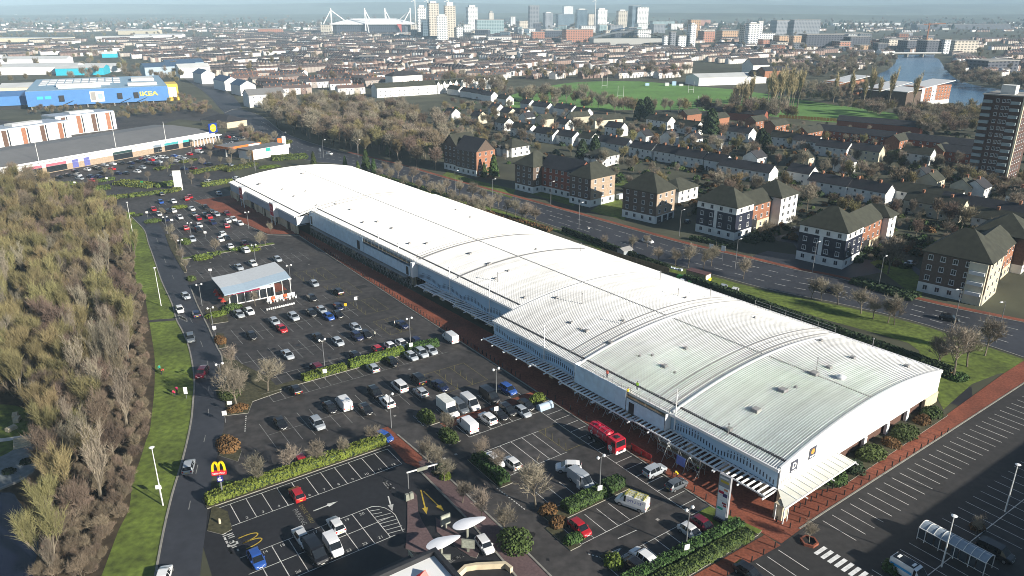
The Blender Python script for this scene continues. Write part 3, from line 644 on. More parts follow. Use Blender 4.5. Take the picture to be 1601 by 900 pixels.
# red sign boxes on the far unit
for y in (207.5, 240):
    s_ = MB().box(-1.7, y-1.9, 2.9, 0.2, y+1.9, 8.0).build('sign_box', m_signw, retail)
    MB().box(-1.76, y-1.55, 3.3, -1.71, y+1.55, 7.6).build('sign_face', m_red, s_)
    text('TK', (-1.8, y, 6.1), -math.pi/2, 1.3, m_signw, s_, tilt=math.pi/2); text('maxx', (-1.8, y, 5.0), -math.pi/2, 0.95, m_signw, s_, tilt=math.pi/2)
    mb = MB().bar((-1.5, y-1.6, 0), (-1.5, y-1.6, 2.9), .25); mb.bar((-1.5, y+1.6, 0), (-1.5, y+1.6, 2.9), .25); mb.build('sign_leg', m_signw, s_)
# roof furniture
def roof_at(u, v):
    z = 8.0
    for _ in range(12):
        y, x = BF.inv(*P(u, v, z)); z = zr(min(max(x, 0), WID))
    return x, y, z
for u, v, w in [(870,466,0.8),(893,505,0.8),(917,518,1.0),(908,515,.5),(955,537,1.0),(1000,557,.5),(1039,573,1.0),(1055,583,.5),(1072,545,.8),(975,502,.6),(1273,585,1.4),(1296,575,1.0),(1224,611,1.4),(1244,606,.6),(1140,672,1.0),(1182,642,1.4),(1333,560,1.0),(1417,573,1.0),(1283,533,.8),(820,466,.6),(775,436,.8),(795,424,.7),(765,413,1.0),(735,397,1.0),(762,415,.6),(568,348,.8),(590,347,.8),(613,357,.8),(640,381,.8),(667,381,.8),(548,328,.8),(525,319,.8),(478,299,.7),(442,296,.7),(406,288,1.3),(473,272,1.3),(460,307,.7),(495,321,.6),(920,357,.6),(838,390,.6),(713,328,.6),(735,340,.6),(1072,466,.6),(1180,497,.5),(1020,556,.6)]:
    x, y, z = roof_at(u, v); MB().tbox(x-w/2, y-w/2, x+w/2, y+w/2, z-0.1, z+0.3+w*0.15, 0.08).build('roof_vent', m_flash, retail)
for u, v, h in [(910,475,2.4),(1276,580,2.6),(1364,542,1.8),(1110,466,2.2),(908,392,2.2),(1032,437,2.2),(1138,680,2.0),(778,440,2.2),(972,506,1.8),(592,377,2.2),(1060,462,1.6)]:
    x, y, z = roof_at(u, v); mb = MB().tube((x, y, z-.05), (x, y, z+h), 0.09, 0.07, 6); mb.tube((x, y, z+h), (x, y, z+h+.2), 0.17, 0.17, 6); mb.build('flue', m_flash, retail)
x, y, z = roof_at(1315, 592); mb = MB(); mb.tube((x, y, z-.1), (x, y, z+0.5), 0.7, 0.7, 12); mb.tube((x, y, z+.5), (x, y, z+0.85), 0.9, 0.35, 12); mb.build('roof_cowl', m_white, retail)
mb = MB()   # guard rails on the rear eave
for (a, b) in [(22.5, 43)]:
    for k in range(6): mb.bar((WID+.2, a+(b-a)*k/5, 6.6), (WID+.2, a+(b-a)*k/5, 8.2), .07)
    for z in (7.4, 8.1): mb.bar((WID+.2, a, z), (WID+.2, b, z), .06)
mb.build('guard_rail', m_steel, retail)

# ---------------------------------------------------------------- scaffolds against the front
def scaffold(label, y0, y1, xo, xi, z1, lattice=True):
    t = thing('scaffold', label, 'scaffold', 'scaffolds on the shop front', loc=BF(y0, 0, 0.05), rz=BF.a)
    n = max(2, int(round((y1-y0)/2.3))); mb = MB(); br = MB(); bd = MB()
    for k in range(n+1):
        y = (y1-y0)*k/n
        for x in (xo, xi): mb.tube((x, y, 0), (x, y, z1), 0.05, 0.05, 4)
        if k < n:
            y2 = (y1-y0)*(k+1)/n
            for z in ([1.0, 2.2, 3.3] if lattice else [])+[z1-1.4, z1-.4]:
                for x in (xo, xi): br.tube((x, y, z), (x, y2, z), 0.045, 0.045, 4, cap=False)
            if lattice:
                br.tube((xo, y, 0.1), (xo, y2, 3.3), 0.05, 0.05, 4, cap=False); br.tube((xo, y2, 0.1), (xo-0.9 if k % 3 == 0 else xi, y, 3.2), 0.05, 0.05, 4, cap=False)
                if k % 2 == 0: br.tube((xi, y, 3.2), (xo-1.2, y, 0.05), 0.05, 0.05, 4, cap=False); br.tube((xo, y2, 3.0), (xo-1.4, y2, 0.05), 0.05, 0.05, 4, cap=False)
    for k in range(3): bd.box(min(xo, xi)+0.05+k*(abs(xo-xi)-.1)/3, 0, z1-1.5, min(xo, xi)+(k+.9)*(abs(xo-xi)-.1)/3, y1-y0, z1-1.45)
    mb.build('standard', m_steel, t)['kind'] = 'stuff'; br.build('brace', m_steel, t)['kind'] = 'stuff'; bd.build('board_deck', m_board, t); return t
def sheet_panel(t, y0, y1, x, z0, z1):
    n = max(1, int((y1-y0)/2.4))
    for k in range(n):
        a = y0+(y1-y0)*k/n; b = y0+(y1-y0)*(k+1)/n-0.04; MB().box(x-0.03, a, z0, x+0.03, b, z1+random.uniform(-.05, .05)).build('sheet_panel', m_sheetm, t)
sA = scaffold('scaffold wrapped in white sheeting on the shop front above the red tanker', 21.9, 45.4, -1.5, -0.55, 7.5); sheet_panel(sA, 9.5, 23.4, -1.6, 3.3, 7.3); sheet_panel(sA, 0.1, 9.3, -1.6, 3.3, 5.9)
MB().box(-1.58, -0.1, 3.3, -0.1, -0.03, 6.6).box(-1.58, 23.45, 3.3, -0.1, 23.52, 7.4).build('end_sheet', m_white, sA); MB().box(-1.66, 7.3, 3.0, -1.6, 8.6, 5.4).build('doorway', m_dark, sA)
sC = scaffold('long scaffold with blue-white sheeting on the recessed shop front', 119.4, 188, 4.3, 5.4, 8.3); sheet_panel(sC, 0.1, 28, 4.2, 3.4, 6.3); sheet_panel(sC, 28.2, 68.2, 4.2, 3.4, 8.0)
MB().box(4.2, -1.2, 3.4, 5.9, -0.1, 7.6).build('end_sheet', m_white, sC); MB().box(4.1, 30.5, 3.6, 4.16, 32.2, 6.4).box(4.1, 66, 3.8, 4.16, 67.2, 6.6).box(4.1, 1.0, 3.6, 4.16, 2.2, 6.0).build('doorway', m_dark, sC)
scaffold('bare tube scaffold lattice under the shop canopy behind the red tanker', 12, 21.2, -3.9, -2.4, 3.4)
# ---------------------------------------------------------------- plants: builders
rng = np.random.default_rng(11)
m_bark = M('bark_grey', (0.16, 0.135, 0.10), 0.95, 0.3, 2.0, objvar=0.3)
m_bark_pale = M('bark_pale', (0.34, 0.31, 0.25), 0.9, 0.3, 2.0, objvar=0.2)
m_twig_olive = M('twigs_olive', (0.205, 0.176, 0.084), 0.95, 0.2, 0.4, objvar=0.35, hue=0.025)
m_twig_brown = M('twigs_brown', (0.175, 0.136, 0.098), 0.95, 0.2, 0.4, objvar=0.4, hue=0.03)
m_twig_grey = M('twigs_grey', (0.240, 0.208, 0.156), 0.95, 0.2, 0.4, objvar=0.3, hue=0.02)
m_twig_tan = M('twigs_tan', (0.215, 0.168, 0.120), 0.95, 0.2, 0.4, objvar=0.3, hue=0.02)
m_leaf = M('leaf_green', (0.050, 0.085, 0.018), 0.8, 0.45, 1.2, objvar=0.3, hue=0.03)
m_leaf_yellowgreen = M('leaf_yellowgreen', (0.115, 0.155, 0.020), 0.8, 0.35, 1.2, objvar=0.15, hue=0.015)  # yellow-green leaf colour of some hedges and bushes
m_leaf_dark = M('leaf_dark', (0.022, 0.042, 0.014), 0.8, 0.4, 1.0, objvar=0.3)
m_leaf_brown = M('leaf_russet', (0.13, 0.07, 0.025), 0.85, 0.4, 1.2, objvar=0.3)
def rot_about(d, ang, az):
    """tilt unit vector d by ang, at azimuth az about itself"""
    u = Vector((0, 0, 1)) if abs(d.z) < 0.9 else Vector((1, 0, 0)); a = d.cross(u).normalized(); b = d.cross(a).normalized()
    return (d*math.cos(ang)+(a*math.cos(az)+b*math.sin(az))*math.sin(ang)).normalized()
def tree_parts(seed, H, trunk=0.28, spread=0.75, upright=0.25, limbs=7, twigs=9, tw_len=1.1, tw_w=0.034, multi=1, r0=None, low=0.0):
    rd = random.Random(seed); tb = MB(); V = []; F = []
    def twig(p, d, L, w):
        a = Vector((rd.uniform(-1, 1), rd.uniform(-1, 1), rd.uniform(-1, 1))).cross(d)
        if a.length < 1e-3: a = Vector((1, 0, 0))
        a = a.normalized()*w/2; q = p+d*L; o = len(V); V.extend([tuple(p-a), tuple(p+a), tuple(q)]); F.append((o, o+1, o+2))
    def branch(p, d, L, r, lev):
        n = 2 if lev < 3 else 1; pts = [p]
        for i in range(n):
            d = (d+Vector((rd.uniform(-.16, .16), rd.uniform(-.16, .16), rd.uniform(-.05, .18)+upright*0.3))).normalized(); pts.append(pts[-1]+d*L/n)
        for i in range(n):
            ra, rb_ = r*(1-i/n*.5), r*(1-(i+1)/n*.5)
            if lev <= 1: tb.tube(pts[i], pts[i+1], ra, rb_, 5 if lev == 0 else 4, cap=False)
            else:
                a = Vector((rd.uniform(-1, 1), rd.uniform(-1, 1), 0.2)).cross(d).normalized()*max(ra, .018); b = a.cross(d).normalized()*max(ra, .018); o = len(V)
                V.extend([tuple(pts[i]-a), tuple(pts[i]+a), tuple(pts[i+1]+a*.5), tuple(pts[i+1]-a*.5)]); F.append((o, o+1, o+2)); F.append((o, o+2, o+3))
        if lev == 3 or L < 0.5:
            for k in range(twigs):
                f = rd.uniform(0.1, 1.0); q = p+(pts[-1]-p)*f
                twig(q, (rot_about(d, rd.uniform(.2, .95), rd.uniform(0, 6.28))+Vector((0, 0, upright*.6))).normalized(), tw_len*rd.uniform(.5, 1.15), tw_w)
            return
        m = [limbs, 6, 5][lev] if lev < 3 else 4
        for k in range(m):
            f = (0.45+0.55*(k+rd.random())/m) if lev == 0 else (0.25+0.75*(k+rd.random())/m)
            i = min(int(f*n), n-1); q = pts[i]+(pts[i+1]-pts[i])*(f*n-i)
            ang = rd.uniform(.35, 1.0)*spread*(1.25 if lev == 0 else 1.0)
            branch(q, (rot_about(d, ang, k*2.4+rd.uniform(-.5, .5))+Vector((0, 0, upright))).normalized(), L*rd.uniform(.5, .72)*(1.0 if lev else .85), r*.42, lev+1)
    for k in range(multi):
        d0 = Vector((0, 0, 1)) if multi == 1 else rot_about(Vector((0, 0, 1)), rd.uniform(.1, .35), k*6.28/multi)
        branch(Vector((0, 0, -0.1)), d0, H*rd.uniform(.5, .58), (r0 or H*.022)/(multi**.4), 0)
    tm = tb.mesh('trunk', m_bark); V_, F_ = np.array(V, dtype=np.float32), np.array(F, dtype=np.int32)
    return tm, V_, F_
def leaf_quads(pts, nrm, size, rnd):
    """one small quad per point, lying roughly along the surface normal's plane"""
    n = len(pts); j = nrm+rnd.normal(0, .55, (n, 3)); j /= np.linalg.norm(j, axis=1)[:, None]+1e-9
    a = np.cross(j, rnd.normal(0, 1, (n, 3))); a /= np.linalg.norm(a, axis=1)[:, None]+1e-9; b = np.cross(j, a)
    s = size*rnd.uniform(.6, 1.3, (n, 1)); a *= s; b *= s*.7
    V = np.stack([pts-a-b, pts+a-b, pts+a+b, pts-a+b], 1).reshape(-1, 3); F = np.arange(4*n).reshape(-1, 4); return V, F
def hedge_mesh(name, L, W, H, mat, size=0.13, dens=26, seed=0, rough=0.12):
    """clipped hedge along local x: dark core plus a skin of leaves with a slightly uneven outline"""
    rnd = np.random.default_rng(seed+5); A = [(L*W, 2), (L*H, 0), (L*H, 1), (W*H, 3), (W*H, 4)]; P_ = []; N_ = []
    for area, k in A:
        n = int(area*dens)+4; u = rnd.uniform(0, 1, n); v = rnd.uniform(0, 1, n); zz = np.zeros(n)
        if k == 2: p = np.stack([u*L, (v-.5)*W, zz+H], 1); nn = (0, 0, 1)
        elif k in (0, 1): s = -1 if k == 0 else 1; p = np.stack([u*L, zz+s*W/2, v*H], 1); nn = (0, s, 0.2)
        else: s = 0 if k == 3 else 1; p = np.stack([zz+s*L, (u-.5)*W, v*H], 1); nn = (2*s-1, 0, 0.2)
        P_.append(p); N_.append(np.tile(nn, (n, 1)))
    p = np.concatenate(P_); nn = np.concatenate(N_).astype(float)
    wob = np.sin(p[:, 0]*1.7+seed)*.5+np.sin(p[:, 0]*0.63+p[:, 1]*2+seed*2)*.6
    c = np.array([0, 0, H*.5]); ctr = np.stack([np.clip(p[:, 0], W*.4, L-W*.4), p[:, 1]*0, p[:, 2]*0+H*.45], 1)
    rd_ = p-ctr; k_ = np.where((np.abs(p[:, 1]) > W*.38) & (p[:, 2] > H*.8), .90, 1.0); p = ctr+rd_*k_[:, None]
    p += nn*(wob*rough*.6+rnd.normal(0, rough*.5, len(p)))[:, None]; p[:, 2] = np.maximum(p[:, 2], .03)
    V, F = leaf_quads(p, nn, size, rnd)
    o = len(V); i = size*.6+.04
    core = np.array([(x, y, z) for z in (0, H-i) for x, y in ((i, -W/2+i), (L-i, -W/2+i), (L-i, W/2-i), (i, W/2-i))]); cf = np.array([(4,5,6,7),(0,1,5,4),(1,2,6,5),(2,3,7,6),(3,0,4,7)])+o
    mi = np.concatenate([np.zeros(len(F), int), np.ones(5, int)])
    return np_mesh(name, np.concatenate([V, core]), np.concatenate([F, cf]), [mat, m_leaf_dark], mi=mi)
def shrub_mesh(name, rx, ry, h, mat, n=900, size=0.16, seed=0, lumps=5):
    rnd = np.random.default_rng(seed+77); P_ = []; N_ = []
    for k in range(lumps):
        a = 6.28*k/lumps; f = 0.0 if lumps == 1 else 0.42
        cx, cy = rx*f*math.cos(a)*rnd.uniform(.6, 1.1), ry*f*math.sin(a)*rnd.uniform(.6, 1.1); q = rnd.normal(0, 1, (n//lumps, 3)); q /= np.linalg.norm(q, axis=1)[:, None]; q[:, 2] = np.abs(q[:, 2])
        s = rnd.uniform(.62, .82) if lumps > 1 else 1.0; r = rnd.uniform(.86, 1.05, (len(q), 1))
        P_.append(q*r*np.array([rx*s, ry*s, h*rnd.uniform(.75, 1.0)])+np.array([cx, cy, 0])); N_.append(q)
    p = np.concatenate(P_); nn = np.concatenate(N_); V, F = leaf_quads(p, nn, size, rnd); return np_mesh(name, V, F, [mat])
def conifer_mesh(name, R0, H, n=3500, seed=0, size=0.35, mat=None, power=.75, base=.08):
    rnd = np.random.default_rng(seed+9); h = rnd.uniform(base, 1, n)**.85; a = rnd.uniform(0, 6.28, n); lay = 0.78+.22*np.cos(h*H*2.6+3*np.sin(a*3+seed))
    r = R0*(1-h)**power*lay*rnd.uniform(.55, 1.05, n)**.5+.12; p = np.stack([r*np.cos(a), r*np.sin(a), h*H], 1); nn = np.stack([np.cos(a), np.sin(a), np.full(n, .45)], 1)
    V, F = leaf_quads(p, nn, size, rnd); return np_mesh(name, V, F, [mat or m_leaf_dark])
TREE = {}
def tree_kind(key, mat, n, **kw):
    out = []
    for i in range(n):
        k2 = dict(kw); H = k2.pop('H'); tm, V, F = tree_parts(hash_(key)+i*17, H*(0.92+.16*((i*37) % 10)/10), **k2)
        out.append((tm, np_mesh('crown', V, F, [mat])))
    TREE[key] = out
def hash_(s): return sum(ord(c)*(i+3) for i, c in enumerate(s))
tree_kind('wood_olive', m_twig_olive, 5, H=9.8, spread=.58, upright=.55, limbs=7, twigs=7, tw_len=1.5, tw_w=.045, multi=2)
tree_kind('wood_brown', m_twig_brown, 4, H=9.5, spread=.85, upright=.28, limbs=9, twigs=9, tw_len=1.3, tw_w=.04, multi=1)
tree_kind('wood_grey', m_twig_grey, 3, H=11.0, spread=.56, upright=.45, limbs=8, twigs=7, tw_len=1.2, tw_w=.036, multi=1)
tree_kind('scrub', m_twig_tan, 3, H=4.2, spread=.85, upright=.35, limbs=6, twigs=6, tw_len=1.0, tw_w=.035, multi=3, r0=.07)
tree_kind('street', m_twig_grey, 4, H=6.2, spread=1.0, upright=.2, limbs=10, twigs=6, tw_len=.8, tw_w=.045)
tree_kind('big', m_twig_grey, 4, H=12.0, spread=.78, upright=.3, limbs=9, twigs=7, tw_len=1.3, tw_w=.055)
tree_kind('bigbrown', m_twig_brown, 3, H=11.0, spread=.8, upright=.25, limbs=9, twigs=10, tw_len=1.4, tw_w=.06)
tree_kind('poplar', M('twigs_straw', (.38, .32, .19), .95, .2, .4, objvar=.2), 3, H=22.0, spread=.34, upright=.7, limbs=14, twigs=5, tw_len=2.6, tw_w=.22)
tree_kind('farbig', m_twig_grey, 4, H=15.0, spread=.92, upright=.22, limbs=10, twigs=5, tw_len=1.9, tw_w=.15)
tree_kind('farbrown', m_twig_brown, 4, H=14.0, spread=.95, upright=.2, limbs=10, twigs=6, tw_len=1.8, tw_w=.16)
tree_kind('farolive', m_twig_olive, 3, H=13.0, spread=.9, upright=.25, limbs=10, twigs=6, tw_len=1.8, tw_w=.16)
tree_kind('small', m_twig_grey, 3, H=4.6, spread=.95, upright=.22, limbs=8, twigs=5, tw_len=.6, tw_w=.03)
EVER = {'conifer': [conifer_mesh('crown', 2.6, 10, 3200, i, .33, m_leaf) for i in range(2)], 'pine': [conifer_mesh('crown', 4.2, 11, 4200, i+5, .4, m_leaf_dark, .5, .12) for i in range(2)]}
trunk_me = MB().tube((0, 0, -.1), (0, 0, 3), .22, .14, 6, cap=False).mesh('trunk', m_bark)
def plant_tree(kind, i, x, y, s, name, label, cat='tree', group=None, auto=True, z=0.0):
    t = thing(name, label, cat, group, (x, y, z), random.uniform(0, 6.28), auto)
    t.scale = (s*random.uniform(.9, 1.1), s*random.uniform(.9, 1.1), s)
    if kind in EVER: tm, cm = trunk_me, EVER[kind][i % len(EVER[kind])]
    else: tm, cm = TREE[kind][i % len(TREE[kind])]
    ob('trunk', tm, t); ob('crown', cm, t); return t
SRC = {}
def src(kind):
    """whole trees (trunk+crown in one mesh) for the masses nobody could count"""
    if kind not in SRC:
        out = []
        for i, (tm, cm) in enumerate(TREE[kind] if kind in TREE else [(trunk_me, c) for c in EVER[kind]]):
            out.append(bpy.data.objects.new('tree_source', cm))
        SRC[kind] = out
    return SRC[kind]

# ---------------------------------------------------------------- the wood beside the access road
random.seed(21)
clearing = [P(-90, 628), P(0, 622), P(45, 632), P(64, 655), P(60, 690), P(84, 712), P(72, 740), P(40, 762), P(62, 800), P(75, 850), P(66, 890), P(40, 960), P(-200, 990), P(-200, 700)]
cl_px = [(-30,645),(52,645),(60,692),(68,716),(55,742),(-30,762)]
wood = []; tries = 0
while len(wood) < 620 and tries < 30000:
    tries += 1
    u, v = random.uniform(-110, 225), 290+620*random.random()**1.25
    x, y = P(u, v)
    if not inside(wood_poly, x, y) or inside(clearing, x, y): continue
    du_, dv_ = pix(x, y, 9)
    if dv_ > 930 or du_ < -60: continue
    if any(inside(cl_px, *pix(x, y, h)) for h in (3, 6, 9)): continue
    md = 2.5+0.004*y
    if any((x-a)**2+(y-b)**2 < md*md for a, b, *_ in wood): continue
    e = min((x-a)**2+(y-b)**2 for a, b in verge_l)**.5
    if e < 1.6: continue
    wood.append((x, y, e))
wood.sort(key=lambda p: p[0]**2+p[1]**2)
WL = {'wood_olive': 'bare olive-green tree in the dense wood beside the access road', 'wood_brown': 'bare brown tree in the dense wood beside the access road', 'wood_grey': 'bare pale grey tree in the dense wood beside the access road', 'scrub': 'low brown scrub bush at the edge of the wood by the grass verge'}
rest = []
for i, (x, y, e) in enumerate(wood):
    k = 'scrub' if e < 3.6 or (e < 7 and random.random() < .45) else random.choice(['wood_olive', 'wood_olive', 'wood_olive', 'wood_brown', 'wood_brown', 'wood_grey'])
    if pix(x, y)[1] < 640 and pix(x, y)[0] < 110 and k == 'wood_brown' and random.random() < .6: k = 'wood_olive'
    s = random.uniform(.6, 1.25) if k != 'scrub' else random.uniform(.5, .95)
    if i < 285: plant_tree(k, i, x, y, s, 'scrub_bush' if k == 'scrub' else 'woodland_tree', WL[k], 'bush' if k == 'scrub' else 'tree', WL[k].replace('bare ', '').replace(' tree', ' trees').replace('bush', 'bushes'))
    else: rest.append((x, y, 0, random.uniform(0, 6.28), s*1.0))
scatter('far_woodland', src('wood_olive')+src('wood_brown'), rest, 'far part of the bare brown wood beside the access road', 'wood')
ug = []
for _ in range(4200):
    u, v = random.uniform(-110, 232), 290+620*random.random()**1.2; x, y = P(u, v)
    if inside(wood_poly, x, y) and not inside(clearing, x, y): ug.append((x, y, -.15, random.uniform(0, 6.28), random.uniform(.35, .75)))
scatter('undergrowth', src('scrub'), ug[:1300], 'brown bramble undergrowth covering the floor of the wood', 'undergrowth')
print('wood', len(wood), 'ug', len(ug))
# ---------------------------------------------------------------- planted islands, hedges, shrubs, car-park trees
HN = [0]
def island(name, pts, mat=None, z=0.14):
    o = MB().prism(pts, -0.02, z, 1, 0).build(name, [mat or m_soil, m_kerb]); o['kind'] = 'structure'; return o
def hedge(a, b, W, H, mat, label, size=0.15, dens=24):
    HN[0] += 1; a = Vector(a[:2]); b = Vector(b[:2]); L = (b-a).length
    me = hedge_mesh('hedge', L, W, H, mat, size, dens, HN[0])
    return tag(ob('hedge', me, None, (a.x, a.y, 0.1), math.atan2(b.y-a.y, b.x-a.x)), label, 'hedge', 'hedges in the car parks')
def shrub(x, y, rx, ry, h, mat, label, rz=0.0, n=1100, size=0.15, lumps=5):
    HN[0] += 1; me = shrub_mesh('shrub', rx, ry, h, mat, n, size, HN[0], lumps)
    return tag(ob('shrub', me, None, (x, y, 0.05), rz), label, 'shrub', 'shrubs in the planted beds')
s_isl = lambda s0, s1, t0, t1, mat=None: island('planting_island', rect(CP, s0, s1, t0, t1), mat)
s_isl(50.4, 53.6, -73.6, -42.2); s_isl(82.2, 84.4, -55, -13.6); s_isl(16.4, 19.4, -31.8, -15.6); s_isl(10.4, 16.4, -33.2, -31.2); s_isl(28.6, 38.6, -33.2, -30.6); s_isl(52.2, 57, -33.6, -30.9); s_isl(44.4, 49.3, -33.4, -31)
s_isl(47.0, 49.3, -12.6, -8.9); s_isl(-2.9, 0.4, -33, -8.2); s_isl(182.8, 184.9, -48, -19, m_grass); s_isl(5.2, 7.2, -30.6, -28.6)
island('grass_bed', [CP(-2.8, -8.0), CP(-2.6, -7.0), CP(5.8, -8.9), CP(5.8, -12.0), CP(0.5, -12.0)], m_grass)
island('end_bed', [CP(-1.6, 50.2), CP(-2.2, 35), CP(-3.1, 12.2), CP(-0.4, 12.2), CP(1.6, 50.2)], m_soil)
for pl in ([(258,366),(266,388),(276,406),(288,426),(292,426),(284,404),(280,386),(270,366)], [(320,485),(330,507),(357,503),(355,492),(335,478)], [(338,520),(343,545),(356,543),(350,522)], [(348,556),(351,588),(354,612),(352,650),(388,646),(395,628),(440,612),(420,590),(380,570),(358,556)],
           [(348,678),(342,712),(372,722),(378,705),(360,680)], [(332,790),(324,830),(348,836),(363,828),(356,800)]):
    island('planting_island', [P(*p) for p in pl][::-1], None, .11)
h_ = 'clipped yellow-green hedge along the numbered restaurant bays'
hedge(CP(51.9, -73.2), CP(51.9, -42.6), 2.0, 1.45, m_leaf_yellowgreen, h_, dens=30)
hedge(CP(83.3, -46), CP(83.3, -36.6), 1.9, 1.3, m_leaf_yellowgreen, 'low clipped hedge between bay rows, beside the maroon car')
hedge(CP(83.3, -35.6), CP(83.3, -22.6), 1.9, 1.6, m_leaf_yellowgreen, 'taller clipped hedge in the middle of the long car park median')
hedge(CP(83.6, -21.5), CP(82.6, -13.9), 2.2, 1.4, m_leaf, 'rounded hedge at the shop end of the long car park median')
hedge(CP(17.9, -28.2), CP(17.9, -20.4), 2.3, 1.4, m_leaf, 'thick clipped hedge behind the red car near the ladder van', dens=34, size=.13)
hedge(CP(18.2, -19.7), CP(18.2, -16.2), 2.4, 1.5, m_leaf, 'short square hedge beside the lamp post near the ladder van', dens=34, size=.13)
hedge(CP(29.2, -31.8), CP(37.6, -31.8), 2.2, 1.5, m_leaf, 'dark rounded hedge beside the two white cars and aisle road', dens=30)
shrub(*CP(54.8, -32.3), 1.5, 2.3, 1.9, m_leaf, 'round green bush at the aisle end of the brick path, beside the box van', A35, 1500)
shrub(*CP(46.7, -32.2), 1.5, 2.2, 1.8, m_leaf, 'round green bush at the aisle end of the brick path, beside the white van', A35, 1500)
shrub(*CP(48.2, -10.8), 1.7, 1.1, 1.7, m_leaf_yellowgreen, 'bright yellow-green bush beside the brick path near the shop front', A35, 900)
hedge(CP(0.0, -8.8), CP(0.9, -31.5), 1.9, 1.3, m_leaf, 'inner of two parallel hedges beside the totem sign', dens=34, size=.13)
hedge(CP(-2.2, -9.6), CP(-1.6, -29), 1.9, 1.2, m_leaf, 'outer of two parallel hedges beside the brick path', dens=34, size=.13)
shrub(*CP(4.9, -29.8), 1.3, 1.5, 1.4, m_leaf_yellowgreen, 'small bright bush at the bottom end of the hedged bays', 0, 700)
for u, v, rx, ry, h, m, l in [(1455,648,2.6,1.7,1.5,m_leaf,'square green bush at the far end of the white end wall'),(1415,680,3.0,2.0,1.6,m_leaf,'broad green bush against the white end wall'),(1440,660,1.6,1.5,1.4,m_leaf_brown,'brown rounded bush beside the end wall lawn'),
                              (1362,712,3.2,2.1,1.7,m_leaf,'large green bush in front of the white end wall'),(1392,695,1.5,1.6,1.4,m_leaf_brown,'olive brown bush between two green bushes at the end wall'),(1333,735,1.9,1.7,1.7,m_leaf_dark,'dark bush beside the glazed end canopy'),(1307,752,2.4,1.8,1.6,m_leaf,'green bush nearest the glazed end canopy'),
                              (856,800,1.5,1.3,1.3,m_leaf_brown,'russet rounded bush behind the red car, nearest the bare tree'),(874,820,1.6,1.2,1.2,m_leaf_brown,'russet bush beside the kerb left of the red car'),(896,845,1.7,1.1,1.1,m_leaf,'green bush at the kerb corner below the red car'),
                              (806,852,2.4,2.8,2.2,m_leaf,'big dark green bush beside the restaurant exit lane'),(690,737,1.5,1.3,1.4,m_leaf_dark,'dark bush by the height bar at the tree-lined path'),(697,747,1.0,.9,1.0,m_leaf_yellowgreen,'small yellow bush at the start of the tree-lined path'),
                              (338,493,2.8,1.6,1.0,m_leaf_yellowgreen,'bright yellow-green shrub bed beside the access road below the kiosk'),(362,482,2.6,1.5,1.2,m_leaf,'green shrub bed in front of the kiosk'),(357,615,2.2,3.0,1.3,m_leaf,'green shrub bed under the roadside trees'),(372,640,2.0,1.4,.9,m_leaf_brown,'brown shrub at the roadside car park corner'),
                              (345,533,1.2,2.4,1.0,m_leaf_brown,'brown shrub on the roadside island by the sign'),(356,697,1.8,3.2,1.1,m_leaf_brown,'brown shrub bed between access road and car park'),(352,765,1.6,1.4,1.3,m_leaf,'round shrub beside the arches sign'),(1498,590,2.6,1.9,1.0,m_leaf,'low round bush on the lawn beside the building corner'),(1480,585,1.8,1.5,1.5,m_leaf_brown,'dark bush at the rear corner of the end wall'),
                              (240,347,3.0,1.5,1.2,m_leaf,'dark shrub island in the upper car park by the access road'),(318,405,2.4,1.2,.8,m_leaf_yellowgreen,'yellow shrub in the upper car park median'),(395,392,2.6,1.1,.8,m_leaf_yellowgreen,'yellow-green shrub at the shop end of the upper median'),(280,325,3.0,1.6,1.3,m_leaf_yellowgreen,'yellow bush between the upper car park rows'),(290,380,1.6,2.6,1.6,m_leaf,'roadside bush beside the upper car park'),
                              (299,437,1.2,2.0,1.0,m_leaf,'small roadside bush left of the kiosk'),(200,335,2.2,1.2,.9,m_leaf_yellowgreen,'yellow-green shrub bed by the tall roadside lamp'),(215,337,1.8,1.1,.8,m_leaf,'green shrub bed by the tall roadside lamp'),(1527,826,0.9,0.9,1.1,m_leaf_brown,'brown shrub at the foot of a lamp post in the end car park'),(1393,890,1.3,1.1,1.6,m_leaf,'green shrub beside the blue-striped minibus'),(480,268,7,2.0,1.6,m_leaf,'dark green shrub mass behind the far end of the retail shed'),(420,262,5,2.0,1.4,m_leaf_yellowgreen,'green shrub bed behind the far end of the retail shed')]:
    shrub(*P(u, v), rx, ry, h, m, l, A35, int(420+180*rx*ry))
m_hedge2 = M('leaf_low_hedge', (0.085, 0.115, 0.022), 0.85, 0.45, 0.8, objvar=0.3, hue=0.03)
